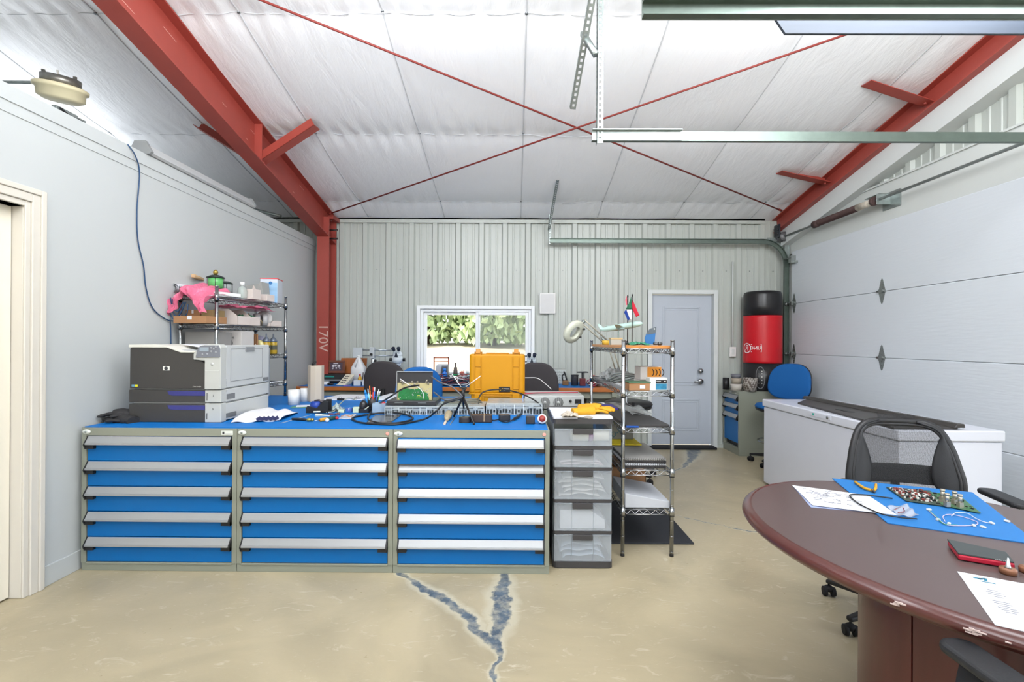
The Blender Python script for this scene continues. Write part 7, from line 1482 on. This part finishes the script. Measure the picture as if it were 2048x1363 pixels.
# silver open box and yellow tape
q = on(1232, 688, WT); q = Vector((at(1230, 688, 3.72).x, 3.70, WT)); carton('silver_box', M('silver_card', 'a5a49c', .35, .4), 'small silver and brown box under the model airplane', 'box', tuple(q), (.085, .08, .052), 0, lid=M('tan_lid', 'b09a70', .5))
q = Vector((at(1213, 688, 3.95).x, 3.95, WT)); b = B(q); b.lathe([(.02, 0), (.036, 0), (.036, .035), (.02, .035), (.02, 0)], q, 24); one(b, 'yellow_tape', M('yellow_tape', 'c9a43a', .4), 'roll of yellow tape on the rack top left of the silver box', 'tape')
q = Vector((at(1279, 688, 3.4).x, 3.42, WT)); crumple('green_parts', 'green circuit scraps in front of the flags on the rack top', (q.x, q.y, WT), (.13, .12, .03), 61, M('green_scrap', '2f7a5c', .5, var=.7, vs=90), 'parts', n=14)
# blue fin ornament
q = Vector((at(1302, 690, 3.42).x, 3.42, WT)); t_ = T('blue_fin', 'upright dark to blue fin-shaped plate with a hole on the rack top', 'plate', q, -6)
fin = [(-.035, 0), (-.045, .05), (-.03, .09), (-.005, .118), (.035, .13), (.030, .08), (.022, 0)]
finm = M('fin_blue', '1f5f98', .35); b = B(); b.prism(fin, XZ, -.004, .004); b.o('plate', finm, t_, bevel=.002)
b = B(); b.prism([(-.045 + .012, .075), (-.03, .09), (-.005, .118), (.035, .13), (.030, .085)], XZ, -.0055, .0055); b.o('upper_plate', M('fin_dark', '4c565e', .35), t_)
b = B(); b.lathe([(0, 0), (.005, 0), (.005, .001), (0, .001)], (.022, -.006, .115), 12, (90, 0, 0)); b.o('hole', white, t_); b = B(); b.box((0, 0, .004), (.09, .06, .008)); b.o('base', M('grey_base', '7d8488', .5), t_)
q = Vector((at(1318, 692, 3.3).x, 3.32, WT)); b = B(q); b.cyl(q + Vector((-.03, 0, .012)), q + Vector((.03, .02, .012)), .009, n=10); b.cyl(q + Vector((.01, 0, .0)), q + Vector((.01, 0, .025)), .011, n=10); one(b, 'metal_fitting', M('dark_fitting', '55585a', .35, .7), 'small dark metal fitting at the right of the rack top', 'fitting')
# second shelf: cartons and hoses
S2 = 1.080
q = Vector((at(1298, 770, 3.30).x, 3.36, S2)); t_ = T('patterned_box', 'orange box with black stripes behind the blue and white box', 'box', (q.x + .035, 3.46, S2 + .06), 5); b = B(); b.box((0, 0, .045), (.15, .12, .09)); b.o('carton_body', M('pale_side', 'd3cdc8', .6), t_, bevel=.001); b = B(); b.box((.025, -.061, .05), (.10, .002, .075)); b.o('orange_panel', M('orange_panel', 'd98a20', .5), t_)
b = B()
for k in range(4): b.tube(arc((-.01 + .024 * k, -.063, .05), .03, -50, 50, 6), .0035, 4)
b.o('stripes', black, t_)
carton('pale_box', M('pale_side', 'd3cdc8'), 'pale carton supporting the orange striped box', 'box', (q.x + .035, 3.48, S2), (.15, .12, .058), 5)
t_ = T('printed_box', 'white box with a black and blue printed label at the rack front', 'box', (q.x + .045, 3.28, S2), 4); b = B(); b.box((0, 0, .042), (.12, .08, .084)); b.o('carton_body', white, t_, bevel=.001); b = B(); b.box((.018, -.041, .058), (.075, .001, .022)); b.o('black_label', black, t_); b = B(); b.box((.018, -.041, .025), (.075, .001, .040)); b.o('blue_label', M('print_blue', '2f7da0', .5, var=.6, vs=60), t_); b = B(); b.box((.0, -.042, .060), (.03, .0006, .004)); b.box((.042, -.042, .060), (.012, .0006, .006)); b.o('label_print', white, t_)
t_ = carton('brown_carton', card, 'low brown carton with a white sticker at the rack front', 'box', (at(1276, 770, 3.25).x, 3.27, S2), (.14, .10, .05), 2); b = B(); b.box((.02, -.0515, .025), (.035, .001, .022)); b.o('sticker', paperm, t_)
q = Vector((at(1276, 770, 3.25).x, 3.27, S2 + .051)); b = B(q); b.box(q + Vector((0, 0, .004)), (.15, .11, .006), (0, 0, 4)); one(b, 'green_card', M('green_card2', '4a6a50', .6), 'thin green card on top of the low brown carton', 'card')
for k in range(6):
    y_ = 3.5 + .11 * k; t0 = Vector((rx0 + .04, y_ + .2, S2 + .014)); P = [t0, t0 + Vector((.08, -.08, .03 + .008 * k)), t0 + Vector((.18, -.12, .05)), t0 + Vector((.27, -.2, .02))]
    cable('metal_hose', ['nearest grey hose on the second rack shelf', 'second grey hose from the front on the rack', 'third grey hose from the front on the rack', 'fourth grey hose from the front on the rack', 'fifth grey hose from the front on the rack', 'farthest grey hose on the second rack shelf'][k], P, .008, galv, cat='hose', grp='grey hoses on the second rack shelf')
q = Vector((rx0 + .16, 4.1, S2)); crumple('clear_bag', 'clear bag of hoses bulging on the second rack shelf', (q.x, q.y, S2 + .01), (.28, .40, .10), 71, M('thin_clear', 'c0c4c4', .15, alpha=.45, var=.3, vs=30), n=20)
# third shelf
S3 = .840
b = B((rx0 + .16, 3.5, S3)); b.hexa([(rx0 + .02, 3.19, S3 + .004), (rx1 - .01, 3.2, S3 + .004), (rx1 - .03, 3.75, S3 + .004), (rx0 + .0, 3.95, S3 + .004), (rx0 + .02, 3.19, S3 + .018), (rx1 - .01, 3.2, S3 + .018), (rx1 - .03, 3.75, S3 + .018), (rx0 + .0, 3.95, S3 + .018)]); one(b, 'dark_binder', M('charcoal', '3a3838', .5), 'large dark flat binder on the third shelf of the right rack', 'binder', bevel=.003)
q = (rx0 + .06, 3.24, S3 + .02); b = B((rx0 - .02, 3.9, S3)); b.bb((rx0 + .015, 3.98, S3 + .004), (rx0 + .14, 4.25, S3 + .02)); one(b, 'purple_folder', M('purple_folder', '4a3a9a', .5), 'purple folder lying behind the dark binder on the rack', 'folder', bevel=.002)
b = B((rx0 + .1, 3.9, S3)); b.grid(lambda u, v: Vector((rx0 + .16 + .18 * u, 3.6 + .5 * v, S3 + .022 + .01 * math.sin(9 * u + 5 * v))), 8, 8); one(b, 'clear_sheet', M('thin_clear', 'c0c4c4'), 'thin clear plastic sheet over the binder', 'plastic sheet', solid=.0008)
b = B((rx0 + .1, 3.2, S3)); b.bb((rx0 + .02, 3.17, S3 + .0035), (rx0 + .10, 3.185, S3 + .012)); one(b, 'blue_notebook', bluep, 'edge of a blue notebook under the dark binder', 'notebook')
# fourth shelf: notebooks
S4 = .562
lab = ['black spiral notebook at the bottom of the pile on the fourth rack shelf', 'white spiral notebook in the middle of the pile on the fourth rack shelf', 'black spiral notebook near the top of the pile on the fourth rack shelf', 'topmost grey covered notebook on the fourth rack shelf']
for k in range(4):
    z0 = S4 + .004 + .017 * k; t_ = T('spiral_notebook', lab[k], 'notebook', (rx0 + .16, 3.22, z0), [0, 1.5, -2, 1][k], 'notebooks piled on the rack'); w_ = rx1 - rx0 - .05
    b = B(); b.bb((-w_ / 2, 0, 0), (w_ / 2, .50, .013)); b.o('cover', [M('charcoal', '3a3838'), paperm, M('charcoal', '3a3838'), M('grey_cover', '9a9894', .6)][k], t_, bevel=.001)
    b = B()
    for i in range(22): x = -w_ / 2 + .01 + (w_ - .02) * i / 21; b.tube([(x, .004, .015), (x, -.007, .007), (x, .004, -.001)], .0016, 4)
    b.o('spiral_binding', black, t_)
t_ = T('yellow_folder', 'bright yellow folder poking out under the printed grey box', 'folder', (rx0 + .06, 3.75, S4 + .075)); b = B(); b.box((0.02, .05, .004), (.30, .42, .006)); b.o('sheet', M('bright_yellow', 'd6c020', .6), t_)
t_ = T('printed_carton', 'grey carton with slanted teal lettering on the fourth rack shelf', 'box', (rx0 + .11, 3.86, S4 + .083), 0); b = B(); b.box((0, 0, .065), (.21, .16, .13)); b.o('carton_body', M('grey_kraft', '77766f', .8), t_, bevel=.002); text('D-llorI', .06, M('teal_print', '2c5560', .6), t_, (.0, -.081, .07), (90, -35, 0))
# fifth shelf: boxes
S5 = .305
t_ = T('open_carton', 'open brown carton with wrapped parts on the bottom rack shelf', 'box', (rx0 + .15, 3.86, S5), 0); w_, d_, h_ = .27, .38, .15; b = B()
for q in (((-w_ / 2, -d_ / 2), (w_ / 2, -d_ / 2 + .005)), ((-w_ / 2, d_ / 2 - .005), (w_ / 2, d_ / 2)), ((-w_ / 2, -d_ / 2), (-w_ / 2 + .005, d_ / 2)), ((w_ / 2 - .005, -d_ / 2), (w_ / 2, d_ / 2))): b.bb((q[0][0], q[0][1], 0), (q[1][0], q[1][1], h_))
b.bb((-w_ / 2, -d_ / 2, 0), (w_ / 2, d_ / 2, .005)); b.bb((-w_ / 2, -.005, 0), (w_ / 2, 0, h_ * .9)); b.o('carton_body', card, t_)
for sg in (-1, 1): b = B(); b.hexa([(sg * w_ / 2, -d_ / 2, h_), (sg * w_ / 2 + .002, -d_ / 2, h_), (sg * w_ / 2 + .002, d_ / 2, h_), (sg * w_ / 2, d_ / 2, h_), (sg * (w_ / 2 + .03), -d_ / 2, h_ + .05), (sg * (w_ / 2 + .032), -d_ / 2, h_ + .05), (sg * (w_ / 2 + .032), d_ / 2, h_ + .05), (sg * (w_ / 2 + .03), d_ / 2, h_ + .05)]); b.o('flap', card, t_)
crumple('clear_bag', 'clear wrapped parts inside the open brown carton', (rx0 + .17, 3.76, S5 + .08), (.18, .14, .09), 81, M('wrapped', 'b8b4b0', .2, alpha=.8, var=.4, vs=50), n=14)
b = B((rx0 + .16, 3.4, S5)); b.hexa([(rx0 + .02, 3.20, S5 + .004), (rx1 - .005, 3.20, S5 + .004), (rx1 - .01, 3.62, S5 + .004), (rx0 + .02, 3.62, S5 + .004), (rx0 + .02, 3.20, S5 + .098), (rx1 - .005, 3.20, S5 + .045), (rx1 - .01, 3.62, S5 + .045), (rx0 + .02, 3.62, S5 + .098)]); one(b, 'white_carton', M('white_carton', 'b9bcc2', .6), 'white sloping carton at the front of the bottom rack shelf', 'box', bevel=.003)
# ================================================================== corner cabinet contents
CZ = .801
for k, (px_, r_, z0, h_, c_, lab) in enumerate(((1471, .072, .0, .085, 'b8b2aa', 'pale ribbed bowl under the stack of bowls on the corner cabinet'), (1471, .064, .085, .07, '9a8f80', 'tan bowl in the middle of the stack on the corner cabinet'), (1470, .060, .155, .05, '6e6e74', 'grey pot on top of the stack on the corner cabinet'))):
    X = at(px_, 760, 6.15).x; t_ = T('plant_pot', lab, 'pot', (X, 6.13, CZ + z0), group='stacked pots on the corner cabinet'); b = B(); b.lathe([(0, 0), (r_ * .85, 0), (r_, h_), (r_ * .94, h_), (r_ * .8, .006), (0, .006)], n=28); b.o('pot_body', M('pot_' + c_, c_, .5), t_)
X = at(1462, 760, 6.15).x; b = B((X, 6.2, CZ)); b.lathe([(0, 0), (.04, 0), (.04, .15), (0, .15)], (X - .02, 6.25, CZ), 20); one(b, 'black_flask', black, 'black upright container behind the stacked pots', 'container')
X = at(1497, 760, 6.08).x; t_ = T('plant_pot', 'patterned brown and grey round pot in front of the punching bag', 'pot', (X + .0, 6.04, CZ)); wm = M('woven_pattern', '7a6e66', .7, var=.0)
n, N, L, P_ = nodes(wm); ck = N.new('ShaderNodeTexChecker'); ck.inputs['Scale'].default_value = 42; ck.inputs['Color1'].default_value = lin('5f554e'); ck.inputs['Color2'].default_value = lin('a09a92'); tcn = N.new('ShaderNodeTexCoord'); mpn = N.new('ShaderNodeMapping'); mpn.inputs['Rotation'].default_value = (R(45), R(0), R(45)); L.new(tcn.outputs['Object'], mpn.inputs[0]); L.new(mpn.outputs[0], ck.inputs['Vector']); L.new(ck.outputs['Color'], P_.inputs['Base Color'])
b = B(); b.lathe([(0, 0), (.074, 0), (.088, .165), (.082, .165), (.07, .01), (0, .01)], n=36); b.o('pot_body', wm, t_)
# ================================================================== wall fittings
x0, x1 = at(1079, 600, WY - .04).x, at(1111, 600, WY - .04).x; z0, z1 = at(1095, 627, WY - .04).z, at(1095, 586, WY - .04).z
b = B(((x0 + x1) / 2, WY - .06, z0)); b.bb((x0, WY - .075, z0), (x1, WY - .031, z1)); o_ = one(b, 'wall_speaker', white, 'flat white rectangular box mounted on the ribbed wall right of the window', 'wall box', bevel=.006)
b = B(((x0 + x1) / 2, WY - .06, z0)); b.bb((x0 + .015, WY - .078, z0 + .015), (x1 - .015, WY - .0755, z1 - .015)); b.o('grille', M('grille_white', 'd0d0d0', .6), o_, bevel=.003)
q = at(1464, 703, WY - .03); t_ = T('light_switch', 'white double light switch on the wall beside the door', 'light switch', (q.x, WY - .031, q.z)); b = B(); b.box((0, -.015, 0), (.085, .03, .13)); b.o('switch_box', white, t_, bevel=.004); b = B(); b.box((0, -.033, 0), (.035, .006, .07)); b.o('rocker', trimw, t_, bevel=.002); b = B(); b.cyl((0, -.01, .06), (0, -.01, 1.2), .008, n=8); b.o('conduit', trimw, t_)
# ================================================================== items on the table
TP = TZ + .001
mats = [on(1664, 957, TP), on(1755, 1028, TP), on(1772, 1042, TP), on(2049, 1083, TP)]
A_, B2, = on(1664, 957, TP), on(1775, 1046, TP); C2 = on(2080, 1090, TP); D2 = on(1945, 985, TP)
b = B(A_); b.prism([(p.x, p.y) for p in (A_, B2, C2, D2)], XY, TZ, TZ + .004); one(b, 'table_mat', M('pale_blue_mat', '1f70b4', .5, var=.04), 'blue rubber mat lying across the round table', 'mat', bevel=.001)
q = [on(1585, 971, TP), on(1622, 1014, TP), on(1796, 1028, TP), on(1738, 991, TP)]
TM = TZ + .0045
b = B(q[0]); b.prism([(p.x, p.y) for p in q], XY, TZ + .0005, TZ + .0015); one(b, 'paper_sheet', M('blue_paper', '9aa6cc', .7), 'bluish sheet just under the white sheet with handwriting', 'paper')
q2 = [on(1584, 970, TM), on(1625, 1010, TM), on(1796, 1030, TM + .0), on(1736, 990, TM)]
b = B(q2[0]); b.prism([(p.x, p.y) for p in q2], XY, TM, TM + .001); sh_ = one(b, 'paper_sheet', paperm, 'white sheet with faint handwriting at the left of the table mat', 'paper')
b = B(q2[0]); rr = random.Random(12); ink = M('pencil', '74747e', .8)
for k in range(55):
    u, v = rr.uniform(.1, .7), rr.uniform(.15, .8); p = q2[0].lerp(q2[3], u).lerp(q2[1].lerp(q2[2], u), v); p.z = TM + .0014; e = p + Vector((rr.uniform(.006, .03), rr.uniform(-.012, .012), 0)); b.tube([p, (p + e) / 2 + Vector((0, rr.uniform(-.006, .006), 0)), e], .0009, 4)
hw_ = b.o('handwriting', ink, sh_); hw_['kind'] = 'stuff'
cable('black_probe', 'thin black cable curving over the paper onto the table mat', [on(1785, 996, TM + .006), on(1740, 990, TM + .006), on(1705, 988, TM + .006), on(1701, 993, TM + .006), on(1720, 1008, TM + .006), on(1760, 1026, TM + .006), on(1800, 1034, TM + .006), on(1834, 1037, TM + .006)], .0028, kb)
p = [on(1710, 963, TM + .008), on(1728, 975, TM + .008), on(1745, 980, TM + .008)]; t_ = T('pliers', 'pliers with yellow and orange handles at the back of the table mat', 'pliers', p[1]); og = p[1]
b = B(og); b.tube(spline([p[0], p[1], p[2]], 4), .006, 8); b.o('handle', M('orange_yellow', 'd39a20', .4), t_); b = B(og); b.tube(spline([on(1752, 968, TM + .012), on(1751, 977, TM + .010), on(1745, 981, TM + .008)], 4), .0055, 8); b.o('handle', M('orange_yellow', 'd39a20'), t_); b = B(og); b.tube([p[2], on(1750, 984, TM + .006)], [.008, .003], 8); b.o('jaws', dgrey, t_)
def board(name, label, pts, z, mat, n, seed, cols, hmax=.012):
    t_ = T(name, label, 'circuit board', pts[0]); og = pts[0]; b = B(og); b.prism([(p.x, p.y) for p in pts], XY, z, z + .002); b.o('board', mat, t_); rr = random.Random(seed)
    for ci, cm_ in enumerate(cols):
        b = B(og)
        for k in range(n):
            u, v = rr.uniform(.05, .93), rr.uniform(.08, .9); p = pts[0].lerp(pts[3], u).lerp(pts[1].lerp(pts[2], u), v); s_ = rr.uniform(.003, .011); h_ = rr.uniform(.002, hmax); b.box((p.x, p.y, z + .002 + h_ / 2), (s_, rr.uniform(.003, .011), h_), (0, 0, rr.choice((25, 26, 27, 70))))
        o_ = b.o(['chips', 'pale_connectors', 'red_components'][ci % 3], cm_, t_); o_['kind'] = 'stuff'
    return t_
pc1 = M('pcb_dark', '3c4a40', .5, var=.3, vs=60); pc2 = M('pcb_green', '466a4a', .5, var=.25, vs=60)
whc = M('white_connector', 'd8d8d2', .5)
board('circuit_board', 'dark crowded circuit board in the middle of the table mat', [on(1772, 975, TM), on(1812, 1003, TM), on(1886, 1013, TM), on(1860, 982, TM)], TM + .003, pc1, 60, 5, [M('chip_black', '222224', .4), whc, M('red_comp', '8c4038', .5)], .008)
t_ = board('circuit_board', 'green circuit board with four tall metal connectors on the table mat', [on(1858, 985, TM), on(1884, 1012, TM), on(1962, 1028, TM), on(1925, 998, TM)], TM + .004, pc2, 26, 6, [M('chip_black', '222224'), M('green_comp', '4a7a54', .5)], .006); og = t_.location.copy()
for k, (px_, py_) in enumerate(((1885, 1003), (1894, 1012), (1909, 1008), (1920, 1014))):
    q = on(px_, py_, TM + .006); b = B(og); b.box(q + Vector((0, 0, .010)), (.016, .016, .02)); b.cyl(q + Vector((0, 0, .02)), q + Vector((0, 0, .045)), .007, n=12); b.cyl(q + Vector((0, 0, .045)), q + Vector((0, 0, .052)), .0085, n=12); b.o('coax_connector', M('nickel', 'b8b0a0'), t_)
# small bag, wires, beads
q = [on(1772, 1014, TM), on(1800, 1034, TM), on(1838, 1033, TM), on(1815, 1010, TM)]; b = B(q[0]); b.grid(lambda u, v: q[0].lerp(q[1], u).lerp(q[3].lerp(q[2], u), v) + Vector((0, 0, .004 + .004 * math.sin(13 * u + 8 * v))), 12, 12); one(b, 'zip_bag', M('zip_film', 'c8ced8', .15, alpha=.45), 'small clear bag holding a coloured wire on the table mat', 'bag', solid=.0006)
cable('small_wire', 'small red and white wire inside the clear bag on the table', [on(1790, 1018, TM + .005), on(1805, 1014, TM + .006), on(1808, 1022, TM + .005), on(1796, 1024, TM + .005)], .0015, redc, cat='wire')
for k, (pts, c_, lab) in enumerate((([(1855, 1018), (1868, 1030), (1885, 1044), (1900, 1050), (1945, 1050), (1955, 1044), (1930, 1034), (1900, 1028), (1886, 1032), (1890, 1042)], 'c9b6c8', 'lilac connector wire looping on the table mat'), ([(1857, 1019), (1872, 1032), (1888, 1047), (1915, 1049)], '4a9a6a', 'green and white connector wire on the table mat'), ([(1903, 1031), (1912, 1025), (1935, 1026), (1950, 1035), (1965, 1042), (1983, 1046)], 'd4d4d8', 'white connector wire reaching right on the table mat'))):
    t_ = cable('connector_wire', lab, [on(x, y, TM + .003 + .001 * k) for x, y in pts], .0014, M('wire_' + c_, c_, .5), cat='wire', n=5)
for k, (px_, py_) in enumerate(((1858, 1020), (1876, 1040), (1898, 1048), (1948, 1052), (1984, 1047), (1966, 1055), (2014, 1043))):
    q = on(px_, py_, TM); b = B(q); b.box(q + Vector((0, 0, .0035)), (.016, .009, .006), (0, 0, 20 * k)); one(b, 'small_connector', whc, ['white connector at the left end of the wires on the table', 'white connector below the left wire end', 'largest white connector at the middle of the wires', 'white connector at the near end of the lilac wire', 'white connector at the right end of the white wire', 'loose oval white connector at the near edge of the mat', 'loose white connector far right on the mat'][k], 'connector', 'small white connectors on the table mat', bevel=.001)
# notebook wallet
q = [on(1895, 1091, TP), on(1917, 1120, TP), on(2030, 1139, TP), on(2013, 1118, TP)]; p3 = [(p.x, p.y) for p in q]
t_ = T('notebook', 'black and red notebook on the table near the wooden knob', 'notebook', q[0]); b = B(q[0]); b.prism([(q[0].x, q[0].y), (q[1].x, q[1].y), (q[2].x, q[2].y), (q[3].x, q[3].y)], XY, TP + .002, TP + .016); b.o('red_edge', M('red_cover', 'b01a34', .4), t_, bevel=.003)
b = B(q[0]); sh = Vector((.004, .006, 0)); b.prism([(p.x + sh.x, p.y + sh.y) for p in q], XY, TP + .016, TP + .021); b.o('black_cover', M('slate_cover', '3e4444', .45), t_, bevel=.001)
text('NOTE', .010, M('light_print', '9a9c9c', .5), t_, tuple(on(2002, 1120, TP + .022) - q[0]), (0, 0, -25))
def wknob(label, px, py):
    q = on(px, py, TP); t_ = T('wooden_furniture_foot', label, 'furniture foot', q, group='round wooden feet with metal screws'); b = B(); b.lathe([(0, 0), (.019, 0), (.020, .012), (.018, .016), (0, .016)], n=24); b.o('wooden_disc', M('walnut', '8a5c42', .4, var=.15), t_); b = B(); b.tube([(0, 0, .016), (0, 0, .02), (0, 0, .045)], [.009, .006, .002], 10); b.o('screw', silver, t_)
wknob('round wooden foot with an upright screw in front of the notebook', 2016, 1146); wknob('second round wooden foot at the right frame edge', 2056, 1144)
A_ = on(1914, 1142, TP); ux_ = (on(2048, 1170, TP) - A_).normalized(); uy_ = Vector((-.50, -.866, 0)); ux_ = Vector((.866, -.50, 0)); q = [A_, A_ + uy_ * .31, A_ + uy_ * .31 + ux_ * .24, A_ + ux_ * .24]
b = B(q[0]); b.prism([(p.x, p.y) for p in q], XY, TZ + .0005, TZ + .0015); sh_ = one(b, 'letter', paperm, 'white letter with a teal logo at the near right of the table', 'paper')
ux = (q[3] - q[0]).normalized(); uy = (q[1] - q[0]).normalized(); ang = math.degrees(math.atan2(ux.y, ux.x))
def onp(px, py): v = on(px, py, TZ + .0018); return v - q[0]
b = B(q[0]); pl_ = q[0] + onp(1964, 1157); 
for k in range(3): b.box(pl_ + Vector((-.008 + .007 * k, .004 - .004 * k, 0)), (.020, .007, .0006), (0, 0, ang + 40 * k))
b.o('letterhead_logo', M('teal_logo', '2a7a94', .6), sh_); b = B(q[0]); b.box(q[0] + onp(1976, 1164), (.03, .004, .0006), (0, 0, ang)); b.o('letterhead_line', M('teal_logo', '2a7a94'), sh_)
b = B(q[0])
for k in range(10): p = q[0] + onp(1985 + 4.2 * k, 1180 + 4.5 * k + (5 if k > 3 else 0)); b.box(p, (.034 if k % 3 else .02, .0022, .0006), (0, 0, ang))
b.o('printed_lines', M('grey_ink', '85878e', .8), sh_)
